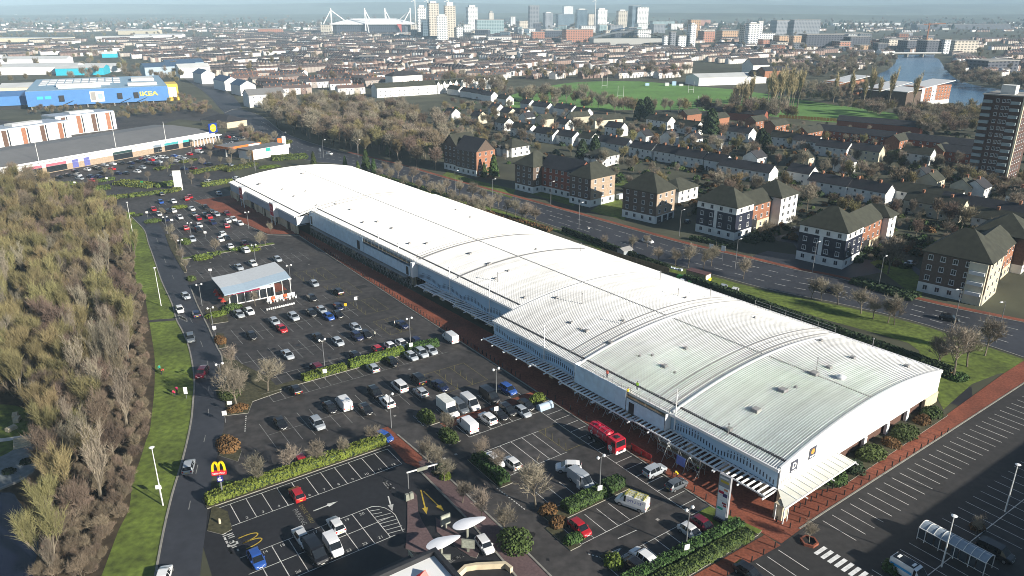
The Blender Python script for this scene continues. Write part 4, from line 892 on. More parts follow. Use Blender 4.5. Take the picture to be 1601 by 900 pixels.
for u0, v0, u1, v1, W, H, l in [(137,315,200,308,2.6,1.2,'low hedge between the store entrance road and the upper bays'),(203,308,262,301,2.6,1.2,'low hedge beside the store entrance road'),(264,301,282,297,2.4,1.3,'low hedge at the foot of the tall white sign'),(92,303,172,294,5.0,1.2,'shrub-filled traffic island left of the store entrance'),(186,287,240,292,7.0,1.4,'shrub-filled traffic island right of the store entrance'),(242,292,276,287,5.0,1.2,'shrub island beside the tall white sign'),
                              (66,291,120,288,3.0,1.1,'low hedge at the corner of the store car park'),(152,285,178,280,3.0,.9,'small hedge island in the store car park'),(243,266,272,260,3.4,.9,'grassy hedge strip between store car park rows'),(283,255,306,250,3.4,.9,'grassy hedge strip beside the blue cars'),(300,272,352,262,4.0,1.3,'long hedge behind the white sign by the shed end'),(352,268,400,258,5.0,1.4,'long dark hedge beside the far shed corner'),(316,292,362,285,2.6,1.6,'dark hedge opposite the shed corner'),
                              (425,250,480,246,8.0,1.8,'clipped green bank beside the petrol station'),(303,404,345,397,1.6,.8,'low hedge in the upper car park median'),(360,393,402,386,1.6,.8,'low hedge at the shop end of the upper car park'),(430,237,452,222,4,1.2,'green hedge around the petrol station forecourt')]:
    hedge(P(u0, v0), P(u1, v1), W, H, m_hedge2, l, size=.3, dens=5)
hedge(BF(3, 67.3), BF(76, 69.2), 2.2, 2.2, m_leaf_dark, 'tall dark hedge along the service yard behind the shed', size=.22, dens=14)
hedge(P(880, 362), P(1045, 424), 1.2, 1.8, m_leaf_dark, 'dark hedge between the service yard and the main road', size=.25, dens=10)
hedge(P(1080, 374), P(1150, 388), 2.2, 1.2, m_leaf_dark, 'dark hedge in front of the black and white flats', size=.25, dens=10)
hedge(P(1170, 380), P(1195, 366), 5, 1.4, m_leaf_dark, 'dark shrub bed beside the black and white flats', size=.25, dens=8)
hedge(P(1335, 440), P(1430, 468), 5, 1.1, m_leaf_dark, 'dark hedge bed between two blocks of flats', size=.3, dens=6)
# individual bare trees
ST = 'young bare street tree '
def trees(kind, name, pts, label, group, s0=.9, s1=1.15):
    for i, p in enumerate(pts):
        x, y = P(p[0], p[1]); plant_tree(kind, i, x, y, random.uniform(s0, s1)*(p[2] if len(p) > 2 else 1), name, label, 'tree', group)
trees('street', 'hedge_tree', [(405,760,1.05),(453,740,.7),(495,727,.9),(537,712,.75),(580,694,.75)], 'bare tree standing in the yellow-green restaurant hedge', 'trees in the restaurant hedge')
trees('street', 'path_tree', [(670,722,.85),(684,735,.8),(694,752,.75),(723,786,.85),(753,812,.9),(786,838,.9),(826,790+4,.02)][:6]+[(838,793,1.15)], 'bare tree beside the tree-lined path and aisle road', 'trees along the aisle road')
trees('street', 'car_park_tree', [(750,719,.8),(781,738,.7),(700,678,.75)], 'slim bare tree in the bed beside the aisle bushes', 'trees in the aisle beds', .8, .95)
trees('street', 'car_park_tree', [(363,574,.85),(371,636,1.3),(419,612,1.25),(352,598,.9),(376,618,1.0)], 'bare brown tree beside the access road at the car park edge', 'roadside car park trees')
trees('small', 'car_park_tree', [(338,396,1.1),(408,390,1.2),(415,384,1.0),(268,375,1.2),(276,388,1.1),(285,410,1.1),(292,424,1.0),(255,340,.9),(424,366,.9)], 'small bare tree in the upper car park', 'upper car park trees')
trees('small', 'car_park_tree', [(399,478,.9),(357,478,.8),(349,470,.8)], 'thin bare tree in the kiosk planting bed', 'kiosk trees')
trees('small', 'planter_tree', [(1265,848,.85)], 'small leafy bare tree in a brick planter by the bollards', 'planter tree'); trees('small', 'planter_tree', [(1524,838,.8)], 'small brown tree in the end car park beside the trolley shelter', 'planter tree')
trees('small', 'car_park_tree', [(232,282),(176,280),(165,276),(262,268),(270,262),(300,262),(318,262),(330,250),(345,258),(360,262),(382,262),(390,252),(300,288),(325,285)], 'small bare tree in the store car park', 'store car park trees', 1.0, 1.4)
trees('street', 'verge_tree', [(592,280,.9),(612,286),(634,294),(655,300),(672,306),(690,313),(705,318),(725,324),(745,330),(768,335),(792,336)], 'bare tree in the row behind the shed along the main road', 'verge trees behind the shed', .95, 1.25)
trees('street', 'verge_tree', [(602,272),(622,278),(645,285),(668,291),(700,300),(718,307),(738,312),(757,318),(780,324),(806,338),(822,345),(838,350),(715,330),(735,336),(755,340),(815,346)], 'bare tree close to the main road kerb behind the shed', 'kerbside trees behind the shed', 1.0, 1.3)
hedge(P(600, 290), P(860, 362), 3.0, 1.1, m_leaf_brown, 'low brown planting strip under the trees behind the shed', size=.3, dens=6)
hedge(P(560, 266), P(720, 312), 2.0, .9, m_leaf, 'low green planting strip beside the main road behind the shed', size=.3, dens=6)
trees('street', 'verge_tree', [(945,386,.7),(988,392,.8),(1012,386,.7),(1030,411),(1056,416),(1076,419,1.2),(1100,420,.9),(1112,416,1.1),(1162,436)], 'bare tree on the verge between service yard and main road', 'verge trees by the service yard', .95, 1.2)
trees('street', 'verge_tree', [(1268,467),(1284,470),(1310,476),(1346,490,1.15),(1365,498,1.1),(1388,505,1.1),(1398,508,1.1)], 'bare slender tree on the grass verge opposite the flats', 'verge trees opposite the flats', .95, 1.2)
trees('farbig', 'lawn_tree', [(1466,580,.66),(1490,592,.7),(1512,573,.75),(1540,556,.62)], 'spreading bare tree on the lawn behind the end wall corner', 'lawn trees'); trees('farbig', 'courtyard_tree', [(1388,428,1.0)], 'tall bare tree between the two blocks of flats', 'courtyard trees')
trees('conifer', 'conifer_tree', [(491,262,.85),(540,263,.6),(573,268,.95),(585,272,.8),(607,243,.7),(560,270,.6)], 'green conifer behind the far end of the shed', 'conifers behind the shed'); trees('conifer', 'conifer_tree', [(757,279,.7),(772,278,1.0),(760,272,.8)], 'dark conifer beside the brick flats', 'conifers at the flats')
# ---------------------------------------------------------------- vehicles (nose along local +x)
m_carpaint = M('car_paint', (1, 1, 1), 0.32, 0.0, objcol=True, spec=0.5, coat=0.7)
m_carglass = M('car_glass', (0.012, 0.015, 0.018), 0.06, 0.0, spec=0.6)
m_tyre = M('tyre', (0.012, 0.012, 0.012), 0.85, 0.0); m_rim = M('wheel_rim', (0.35, 0.35, 0.36), 0.35, 0.0, metal=0.7)
m_lamp = M('headlamp', (0.75, 0.75, 0.72), 0.15, 0.0); m_tail = M('tail_lamp', (0.35, 0.01, 0.01), 0.3, 0.0); m_plate_w = M('number_plate', (0.7, 0.7, 0.65), 0.5, 0); m_plate_y = M('rear_plate', (0.65, 0.48, 0.05), 0.5, 0)
PAINT = {'white': (.72, .72, .71), 'silver': (.36, .39, .42), 'grey': (.10, .115, .13), 'black': (.010, .010, .012), 'navy': (.010, .016, .055), 'blue': (.025, .085, .33), 'red': (.40, .012, .018), 'maroon': (.12, .008, .018), 'green': (.02, .08, .04), 'yellow': (.6, .4, .03)}
# sections: x, z bottom, z belt, z roof, half width, half roof width ; glass spans by index
SPEC = {
 'h': dict(W=.89, sec=[(-2.05,.42,.80,.82,.80,.72),(-1.98,.26,.98,1.00,.86,.70),(-1.5,.2,.97,1.38,.89,.64),(-1.0,.2,.95,1.47,.89,.63),(.25,.2,.92,1.48,.89,.63),(.55,.2,.91,1.40,.89,.63),(1.28,.2,.90,.93,.88,.72),(1.85,.24,.74,.77,.82,.66),(2.05,.34,.58,.60,.70,.55)], rear=1, wind=5, side=(2, 4), wh=(-1.28, 1.28), r=.31),
 's': dict(W=.91, sec=[(-2.3,.42,.84,.86,.80,.72),(-2.22,.26,.96,.98,.87,.72),(-1.65,.2,.97,1.02,.91,.70),(-1.0,.2,.95,1.40,.91,.62),(.2,.2,.92,1.44,.91,.62),(.55,.2,.91,1.36,.91,.62),(1.35,.2,.90,.93,.90,.74),(2.05,.24,.74,.77,.84,.68),(2.28,.34,.58,.60,.70,.55)], rear=2, wind=5, side=(3, 4), wh=(-1.4, 1.42), r=.32),
 'u': dict(W=.94, sec=[(-2.2,.5,.95,.97,.84,.76),(-2.14,.32,1.08,1.12,.90,.74),(-1.85,.28,1.08,1.55,.94,.70),(-1.2,.28,1.06,1.67,.94,.69),(.3,.28,1.04,1.68,.94,.69),(.6,.28,1.03,1.60,.94,.69),(1.30,.28,1.02,1.06,.93,.78),(2.0,.32,.90,.94,.87,.72),(2.2,.42,.70,.72,.76,.6)], rear=1, wind=5, side=(2, 4), wh=(-1.36, 1.38), r=.36),
 'c': dict(W=.85, sec=[(-1.85,.42,.80,.82,.78,.70),(-1.8,.26,.98,1.02,.83,.68),(-1.5,.2,.97,1.40,.85,.64),(-1.0,.2,.95,1.45,.85,.64),(.3,.2,.93,1.46,.85,.64),(.55,.2,.92,1.40,.85,.64),(1.0,.2,.91,.94,.84,.70),(1.6,.24,.80,.83,.79,.64),(1.82,.34,.58,.60,.66,.52)], rear=1, wind=5, side=(2, 4), wh=(-1.18, 1.2), r=.30),
 'm': dict(W=.95, sec=[(-2.4,.45,1.0,1.04,.88,.80),(-2.36,.3,1.12,1.16,.93,.80),(-2.2,.25,1.1,1.80,.95,.78),(-1.4,.25,1.08,1.90,.95,.77),(.5,.25,1.05,1.90,.95,.77),(.9,.25,1.04,1.82,.95,.77),(1.65,.25,1.03,1.08,.94,.80),(2.2,.3,.88,.92,.88,.74),(2.42,.4,.66,.68,.78,.62)], rear=1, wind=5, side=(2, 4), wh=(-1.5, 1.5), r=.34),
 'v': dict(W=1.0, sec=[(-2.62,.4,1.1,2.02,.97,.86),(-2.58,.28,1.1,2.10,1.0,.86),(-1.6,.25,1.1,2.18,1.0,.86),(-.2,.25,1.1,2.20,1.0,.86),(.7,.25,1.1,2.18,1.0,.86),(1.05,.25,1.1,2.06,1.0,.84),(1.85,.25,1.1,1.15,.98,.82),(2.4,.3,.92,.96,.92,.78),(2.62,.42,.7,.72,.8,.64)], rear=None, wind=5, side=(4, 4), wh=(-1.6, 1.65), r=.35),
 'd': dict(W=.92, sec=[(-2.2,.4,1.0,1.72,.89,.80),(-2.16,.28,1.0,1.80,.92,.80),(-1.3,.22,1.0,1.86,.92,.79),(-.2,.22,1.0,1.87,.92,.79),(.5,.22,1.0,1.84,.92,.78),(.8,.22,1.0,1.72,.92,.77),(1.45,.22,.98,1.02,.9,.76),(2.0,.26,.84,.88,.84,.70),(2.2,.36,.64,.66,.72,.58)], rear=None, wind=5, side=(4, 4), wh=(-1.35, 1.35), r=.32),
}
wheel_me = None
def wheel_mesh(r):
    mb = MB(); n = 12
    for y0, y1, rr, mi in ((-.11, .11, r, 0), (.105, .125, r*.66, 1), (-.125, -.105, r*.66, 1)):
        mb.add([(rr*math.cos(2*math.pi*i/n), y, rr*math.sin(2*math.pi*i/n)) for y in (y0, y1) for i in range(n)], [(i, (i+1) % n, (i+1) % n+n, i+n) for i in range(n)]+[tuple(range(n-1, -1, -1)), tuple(range(n, 2*n))], mi)
    return mb.mesh('wheel', [m_tyre, m_rim], 40)
def make_car(kind, lod=0):
    sp = SPEC[kind]; sec = sp['sec']; body = MB(); ws = MB(); rw = MB(); sL = MB(); sR = MB(); rings = []
    for x, zb, zl, zt, w, wr in sec: rings.append([(x, w*.92, zb), (x, w, (zb+zl)*.52), (x, w*.97, zl), (x, wr, zt), (x, -wr, zt), (x, -w*.97, zl), (x, -w, (zb+zl)*.52), (x, -w*.92, zb)])
    def q(i, a, b): return [rings[i][a], rings[i+1][a], rings[i+1][b], rings[i][b]]
    for i in range(len(sec)-1):
        s_in = sp['side'][0] <= i <= sp['side'][1]
        for a in range(8):
            b = (a+1) % 8; f = q(i, a, b); dst = body
            if a == 2 and s_in: dst = sL
            elif a == 4 and s_in: dst = sR
            elif a == 3 and i == sp['wind']: dst = ws
            elif a == 3 and sp['rear'] is not None and i == sp['rear']: dst = rw
            dst.add(f, [(3, 2, 1, 0)])
    body.add(rings[0], [tuple(range(7, -1, -1))]); body.add(rings[-1], [tuple(range(8))])
    if sp['side'][0] == 2 and kind in 'husmc':          # pillars
        for i in (3, 4):
            x = sec[i][0]-(.0 if i == 4 else -.55)
            for s in (1, -1): body.bar((x, s*sec[i][4]*.975, sec[i][2]), (x, s*(sec[i][5]+.01), sec[i][3]-.01), .07, .03)
    if kind == 'b': pass
    root = ob('car' if kind in 'husmc' else 'van', None); root['category'] = 'car' if kind in 'husmc' else 'van'
    bm = body.mesh('body', m_carpaint, 32); ob('body', bm, root)
    ob('windscreen', ws.mesh('windscreen', m_carglass), root)
    if rw.f: ob('rear_window', rw.mesh('rear_window', m_carglass), root)
    ob('side_window', sL.mesh('side_window', m_carglass), root); ob('side_window', sR.mesh('side_window', m_carglass), root)
    if lod == 0:
        wm = wheel_mesh(sp['r'])
        for x in sp['wh']:
            for s in (1, -1): ob('wheel', wm, root, (x, s*(sp['W']-.09), sp['r']))
        f = sec[-2]; e = sec[-1]
        for s in (1, -1):
            ob('headlight', MB().box(e[0]-.16, s*(e[4]-.28)-.16, e[2]-.06, e[0]-.04, s*(e[4]-.28)+.16, e[2]+.09).mesh('headlight', m_lamp), root)
            r0 = sec[0]; zt_ = sec[1][2]; ob('tail_light', MB().box(r0[0]-.02, s*(r0[4]-.14)-.12, zt_-.34, r0[0]+.09, s*(r0[4]-.14)+.12, zt_-.06).mesh('tail_light', m_tail), root)
        ob('number_plate', MB().box(e[0]-.02, -.26, e[1]+.08, e[0]+.025, .26, e[1]+.19).mesh('number_plate', m_plate_w), root)
        ob('number_plate', MB().box(sec[0][0]-.03, -.26, sec[0][1]+.12, sec[0][0]+.01, .26, sec[0][1]+.23).mesh('number_plate', m_plate_y), root)
        if kind in 'husmc':
            for s in (1, -1): ob('door_mirror', MB().box(.62, s*sp['W']-.09, sec[5][2]-.02, .80, s*sp['W']+.11, sec[5][2]+.13).mesh('door_mirror', m_carpaint), root)
    return root
def box_van():
    root = make_car('v'); [drop(c) for c in list(root.children) if c.name.startswith('body') or c.name.startswith('side_window')]
    sp = SPEC['v']
    mb = MB().tbox(-3.0, -1.05, .95, 1.05, .75, 2.9, .02); ob('cargo_box', mb.mesh('cargo_box', M('box_panel', (.66, .67, .62), .6, .1)), root)
    mb = MB(); mb.add([(1.0,-.98,.35),(2.5,-.95,.35),(2.6,-.9,1.0),(1.75,-.92,1.12),(1.2,-.85,2.05),(1.0,-.85,2.1),(1.0,.98,.35),(2.5,.95,.35),(2.6,.9,1.0),(1.75,.92,1.12),(1.2,.85,2.05),(1.0,.85,2.1)],
                      [(0,1,2,3,4,5),(11,10,9,8,7,6),(1,7,8,2),(2,8,9,3),(4,10,11,5),(5,11,6,0),(0,6,7,1)]); mb.box(-2.9, -.5, .3, 1.0, .5, .72); ob('body', mb.mesh('body', m_carpaint), root)
    return root
PROTO = {}
def proto(kind, lod):
    k = (kind, lod)
    if k not in PROTO: PROTO[k] = box_van() if kind == 'b' else make_car(kind if kind != 'l' else 'v', lod)
    return PROTO[k]
KNAME = {'h': 'hatchback', 's': 'saloon car', 'u': 'tall estate car', 'c': 'small city car', 'm': 'people carrier', 'v': 'panel van', 'd': 'small van', 'b': 'box van', 'l': 'panel van'}
def put_car(x, y, ang, colour, kind, where, group, lod=0, z=0.03):
    p = PAINT[colour]; j = random.uniform(.85, 1.15); c = (min(p[0]*j, .8), min(p[1]*j, .8), min(p[2]*j, .8), 1)
    return copy_thing(proto(kind, lod), f'{colour} {KNAME[kind]} {where}', (x, y, z), ang, group=group, color=c)
ROWS = [2.9, 13.0, 21.9, 30.3, 34.6, 45.3, 47.4, 54.1, 63.9, 68.6, 79.6, 86.8, 96.4, 101.6, 111.6, 116.8, 126.8]
def where_of(s, t):
    if s < 6: return 'in the bays beside the twin hedges'
    if t > -11 and s < 20: return 'in the bays along the shop pavement'
    if s < 20: return 'by the thick clipped hedge'
    if t < -57 and s < 40: return 'in the numbered restaurant bays'
    if s < 42 and t > -35: return 'near the aisle bushes'
    if s < 50 and t < -40: return 'in front of the restaurant hedge'
    if s < 51: return 'in the near row by the brick path'
    if s < 57 and t > -35: return 'in the far row by the brick path'
    if s < 60: return 'behind the restaurant hedge'
    if s < 66.3: return 'in the near row of the open bays'
    if s < 74: return 'in the far row of the open bays'
    if s < 83.2: return 'below the long median hedge'
    if s < 91: return 'above the long median hedge'
    if s < 105: return 'in the double row above the median'
    if s < 120: return 'in the double row below the kiosk'
    if s < 132: return 'parked beside the kiosk'
    if s < 170: return 'in the bays behind the kiosk'
    if s < 192: return 'by the upper median hedge'
    if s < 208: return 'in the first upper bay row'
    if s < 225: return 'in the second upper bay row'
    if s < 241: return 'in the third upper bay row'
    return 'in the topmost bay row'
CARS = {(0,225): """1005 360 blue h;1085 357 white h;1165 340 red h;1187 328 red h;960 405 red h;995 435 white h;1050 420 black h;1076 416 white h;1040 470 navy h;1125 455 white s;1200 403 white s;1285 393 black h;1212 440 black h;1240 462 red h;1283 440 black s;1307 452 red s;1325 422 black h;1355 437 silver h;1420 432 maroon h;1422 478 white h;1460 467 white h;1500 493 white s;1415 510 red h;1332 490 navy u;1245 507 white h;1240 535 black u;1160 522 red h;1203 595 silver u;1390 558 white h;1380 593 white h;1420 588 black h;1438 637 white h;1530 620 maroon h;1535 662 white u;1495 768 silver s;1582 745 white h;1010 312 black h;1370 308 silver h""",
 (400,225): "135 718 silver h;365 870 silver h",
 (400,450): """510 20 black u;350 60 black h;405 130 silver h;515 115 navy h;510 160 black h;450 172 blue h;350 155 black h;237 180 silver u;117 208 silver h;163 252 red s;905 220 navy s;620 242 silver h;630 300 navy u;690 288 black h;398 313 black s;515 335 silver h;200 415 silver s;765 385 red h;845 365 white h;915 347 white h;995 325 navy h;970 422 silver h;1033 403 silver u;1090 385 silver h;625 425 black h;855 460 black h;735 500 silver h;385 500 maroon u;250 637 black h;1215 312 white v;1005 565 black m;900 615 white m;1030 648 silver h;1152 608 navy s;740 648 black u;820 712 white u;690 758 black h;555 728 white v;467 750 black h;160 850 black s;383 845 silver u;1205 765 white b;1275 745 grey m;1345 725 white v;1460 675 black v;1565 625 blue u;1565 755 black u;1520 785 black s;1450 815 white u;1320 855 white v""",
 (800,450): "10 780 silver h;50 745 black h",
 (400,675): "295 195 red h;255 385 red h;290 655 white s;500 580 white h;375 755 black v;485 710 white d;15 810 blue h;1475 160 white s;1600 190 white h",
 (800,675): "435 305 silver v;420 590 red h;1120 620 white h;1190 570 maroon h;825 785 white u;760 825 black h"}
random.seed(5)
FACE_UP = {(1450, 815), (1320, 855), (820, 712), (900, 615), (555, 728), (735, 500), (1030, 648), (500, 580), (255, 385), (825, 785)}   # seen from behind
seen = set()
for (ox, oy), txt in CARS.items():
    for it in txt.split(';'):
        a, b, c, k = it.split(); u, v = ox+float(a)/4, oy+float(b)/4; s, t = cps(u, v, .7)
        for r in ROWS:
            if abs(s-r) < 1.5: s = s*.4+r*.6
        for (s2, t2) in list(seen):
            if abs(s2-s) < 3.5 and abs(t2-t) < 1.95: t = t2+(2.05 if t >= t2 else -2.05)
        seen.add((s, t))
        up = (int(float(a)), int(float(b))) in FACE_UP or random.random() < .22
        ang = A35+(math.pi/2 if up else -math.pi/2)+random.uniform(-.035, .035)
        x, y = CP(s, t); put_car(x, y, ang, c, k, where_of(s, t), 'cars in the main car park', 0 if s < 130 else 1)
# others, by picture position and heading on the ground
for u, v, c, k, deg, w, g in [(889,730,'white','u',A35*0+178,'crossing the aisle beside the grey van','cars in the main car park'),(1024,735,'silver','u',35,'parked nose-in to the shop pavement','cars in the main car park'),(1058,756,'grey','h',35,'parked nose-in beside the worker in yellow','cars in the main car park'),(758,851,'white','c',-62,'in the restaurant lane beside the sail canopies','cars in the main car park'),
                              (290,462,'silver','h',-52,'driving down the access road by the kiosk','cars on the access road'),(281,483,'white','h',-60,'beside the verge kerb on the access road','cars on the access road'),(306,490,'navy','h',122,'driving up the access road by the kiosk','cars on the access road'),(298,528,'grey','u',-66,'driving down the access road by the verge','cars on the access road'),(316,582,'maroon','u',-86,'on the bend of the access road','cars on the access road'),
                              (295,728,'silver','h',104,'on the access road near the arches sign','cars on the access road'),(256,899,'white','h',102,'at the bottom of the access road','cars on the access road'),(374,490,'silver','s',-55,'beside the kiosk shrub bed','cars in the main car park'),(390,486,'white','h',-55,'beside the kiosk shrub bed','cars in the main car park'),(394,524,'black','h',-55,'alone in the bays below the kiosk','cars in the main car park'),
                              (1131,448,'silver','h',60,'parked in the service yard','cars in the service yard'),(1149,453,'white','h',62,'parked in the service yard','cars in the service yard'),(1013,376,'white','h',-50,'driving along the main road behind the shed','cars on the main road'),(1302,454,'navy','h',-42,'on the main road opposite the flats','cars on the main road'),(1484,497,'black','u',-38,'on the main road near the end of the verge','cars on the main road'),(515,240,'white','h',-40,'on the main road near the petrol station','cars on the main road'),
                              (1424,411,'white','s',30,'parked in the flats courtyard','cars by the flats'),(972,308,'white','v',40,'parked beside the brick flats lawn','cars by the flats'),(1245,357,'black','h',40,'parked under the flats archway','cars by the flats'),(1075,346,'black','h',60,'parked between the blocks of flats','cars by the flats'),(1522,261,'white','s',20,'parked at the foot of the tower block','cars by the tower block'),(1513,264,'white','h',20,'parked at the foot of the tower block','cars by the tower block'),(1562,296,'white','h',10,'parked at the tower block entrance','cars by the tower block'),
                              (1556,862,'black','m',-52,'parked behind the trolley shelter','cars in the end car park'),(1170,893,'black','h',-52,'at the bottom edge below the brick path','cars in the end car park'),(601,682,'blue','c',-40,'behind the end of the restaurant hedge','cars in the main car park')]:
    x, y = P(u, v, .7 if v > 300 else .5); put_car(x, y, R(deg), c, k, w, g, 0 if v > 430 else 1)
# store car park (far left): small in the picture
far = """72 284 white v 20;92 277 black h;106 274 black h;122 274 white u;125 279 silver h;136 265 white h;150 262 black h;155 264 black h;145 282 red h;141 276 navy h;153 276 navy h;160 270 black h;175 264 red h;184 271 navy h;197 271 black h;214 268 white h;190 255 black h;204 255 navy h;216 252 black h;226 250 navy h;223 248 red h;232 246 white h;236 250 red h;240 247 silver h;246 245 black h;252 246 white h;258 246 silver h;232 256 black m;242 257 black m;248 253 silver h;272 244 blue h;280 246 white h;285 248 silver h;290 249 white h;276 252 white h;275 265 white h;287 264 navy h;271 274 white h;296 241 red h;312 238 white v;316 255 navy h;327 257 black h;352 259 black h;360 258 silver h;310 232 red h;320 230 navy h;333 231 navy h;343 230 red h;355 233 navy h;365 232 black h;352 226 silver h;362 224 white h;340 224 black h;330 226 navy h;372 228 silver h;380 224 black h;378 216 white h;368 218 white h;345 217 black h;356 214 red h;327 284 white h;370 279 white h;302 263 maroon h;330 264 maroon h;205 262 black h;222 262 silver h;118 268 black h;164 258 silver h;176 256 white h"""
for it in far.split(';'):
    q_ = it.split(); x, y = P(float(q_[0]), float(q_[1]), .5); col = q_[2]
    z_ = 'in front of the red-fronted shops' if float(q_[0]) < 130 else 'in the left rows of the store car park' if float(q_[0]) < 185 else 'in the middle rows of the store car park' if float(q_[0]) < 262 else 'in the right rows of the store car park' if float(q_[0]) < 325 else 'in the far corner of the store car park'
    put_car(x, y, R(random.choice([-28, 152])+random.uniform(-4, 4)) if len(q_) < 5 else R(float(q_[4])), col, q_[3], z_, 'cars in the store car park', 1)
# van with a ladder rack, minibus with blue stripe, red vacuum tanker
x, y = P(988, 785, .7); lv = put_car(x, y, R(148), 'white', 'v', 'with a roof ladder rack and blue lettering', 'cars in the main car park')
mb = MB()
for k in range(3): mb.box(-2.2+k*1.5, -.8, 2.2, -2.1+k*1.5, .8, 2.36)
for s in (-.75, -.3, .1, .55): mb.box(-2.4, s, 2.36, 1.0, s+.07, 2.43)
for k in range(9): mb.box(-2.3+k*.38, -.3, 2.38, -2.25+k*.38, .17, 2.42)
mb.build('roof_rack', M('rack_yellow', (.45, .42, .10), .5, .1), lv); strokes((-.9, 1.02, 1.35), math.pi, 9, .5, M('letter_blue', (.03, .06, .35), .5, 0), lv, tilt=math.pi/2, seed=3)
x, y = P(909, 751, .7)
mbus = put_car(*P(1424, 893, 1.0), R(-57), 'white', 'v', 'with blue stripe and dark glazed roof at the bottom edge', 'cars in the end car park')
MB().box(-2.4, -.75, 2.2, .6, .75, 2.24).build('roof_glazing', m_carglass, mbus); MB().box(-2.4, -1.02, 1.15, .6, -1.0, 1.5).box(-2.4, 1.0, 1.15, .6, 1.02, 1.5).build('stripe', M('stripe_blue', (.05, .35, .65), .4, 0), mbus)
for k in (-2.0, .1): MB().box(k, -.4, 2.245, k+.35, .4, 2.3).build('roof_hatch', m_signw, mbus)
# open door of the silver van
for o in list(COL.objects):
    if o.parent is None and o.name.startswith('van') and o.get('label', '').startswith('silver panel van near'): MB().box(.75, -1.62, .5, 1.55, -1.56, 1.95).build('open_door', m_carpaint, o).color = (.6, .6, .6, 1)
def tanker():
    sx, sy = P(947, 690, .8); s, t = CP.inv(sx, sy); root = thing('tanker_truck', 'red vacuum tanker truck parked under the scaffold', 'truck', None, CP(s, t, .03), A35-math.pi/2)
    mr_ = M('truck_red', (.45, .015, .03), .35, .05, coat=.5); n = 14
    mb = MB().box(-3.9, -.5, .75, 3.9, .5, 1.05); mb.box(-3.8, -1.2, .8, 1.5, 1.2, .95); mb.build('chassis', m_dark, root)
    mb = MB()
    for x0, x1, r0, r1 in [(-3.9, -3.6, .7, 1.15), (-3.6, 1.0, 1.15, 1.15), (1.0, 1.35, 1.15, .7)]: mb.tube((x0, 0, 2.1), (x1, 0, 2.1), r0, r1, n)
    tk = mb.build('tank', mr_, root, smooth=30)
    for x_ in (-2.6, -1.2, .2): MB().tube((x_, 0, 2.1), (x_+.12, 0, 2.1), 1.19, 1.19, n).build('tank_band', m_rim, tk)
    mb = MB().box(-3.4, .75, 2.85, 1.0, .95, 3.1); mb.box(-3.4, -.95, 2.85, 1.0, -.75, 3.1); mb.tube((-2, 0, 3.1), (-2, 0, 3.5), .35, .3, 8); mb.box(-3.2, -.3, 3.2, .6, .3, 3.26); mb.build('tank_fittings', m_red, tk)
    mb = MB().add([(1.75,-1.22,.55),(3.9,-1.22,.55),(3.9,-1.22,1.7),(3.72,-1.15,3.0),(1.75,-1.15,3.1),(1.75,1.22,.55),(3.9,1.22,.55),(3.9,1.22,1.7),(3.72,1.15,3.0),(1.75,1.15,3.1)], [(4,3,2,1,0),(5,6,7,8,9),(6,1,2,7),(0,5,9,4),(1,6,5,0),(3,4,9,8),(2,3,8,7)])
    cb = mb.build('cab', mr_, root); MB().add([(3.91,-1.1,1.78),(3.91,1.1,1.78),(3.75,1.05,2.85),(3.75,-1.05,2.85)], [(0,1,2,3)]).build('windscreen', m_carglass, cb)
    for s_ in (1, -1): MB().box(2.7, s_*1.225-.01, 1.75, 3.6, s_*1.225+.01, 2.6).build('side_window', m_carglass, cb); MB().box(3.88, s_*.85-.2, .8, 3.95, s_*.85+.2, 1.1).build('headlight', m_lamp, cb)
    MB().box(3.9, -1.2, .5, 3.98, 1.2, .78).build('bumper', m_signw, cb); MB().box(2.4, -.4, 3.12, 3.2, .4, 3.25).build('roof_hatch', m_dark, cb)
    nn = 14; MB().add([(2.5+.55*math.cos(2*math.pi*k/nn), -1.25, 1.25+.55*math.sin(2*math.pi*k/nn)) for k in range(nn)], [tuple(range(nn))]).build('door_emblem', m_signw, cb)
    text('Q', (2.5, -1.27, 1.25), 0, 1.0, m_dark, cb, tilt=math.pi/2); text('Q', (-2.6, -1.2, 1.9), 0, .8, m_signw, tk, tilt=math.pi/2, bold=.02); strokes((-1.0, -1.2, 1.7), 0, 6, .35, m_signw, tk, tilt=math.pi/2, seed=8)
    wm = wheel_mesh(.5)
    for x_ in (-3.0, -1.8, 2.6):
        for s_ in (1, -1): o = ob('wheel', wm, root, (x_, s_*1.05, .5)); o.scale = (1, 1.5, 1)
tanker()
for p_ in PROTO.values(): drop(p_)
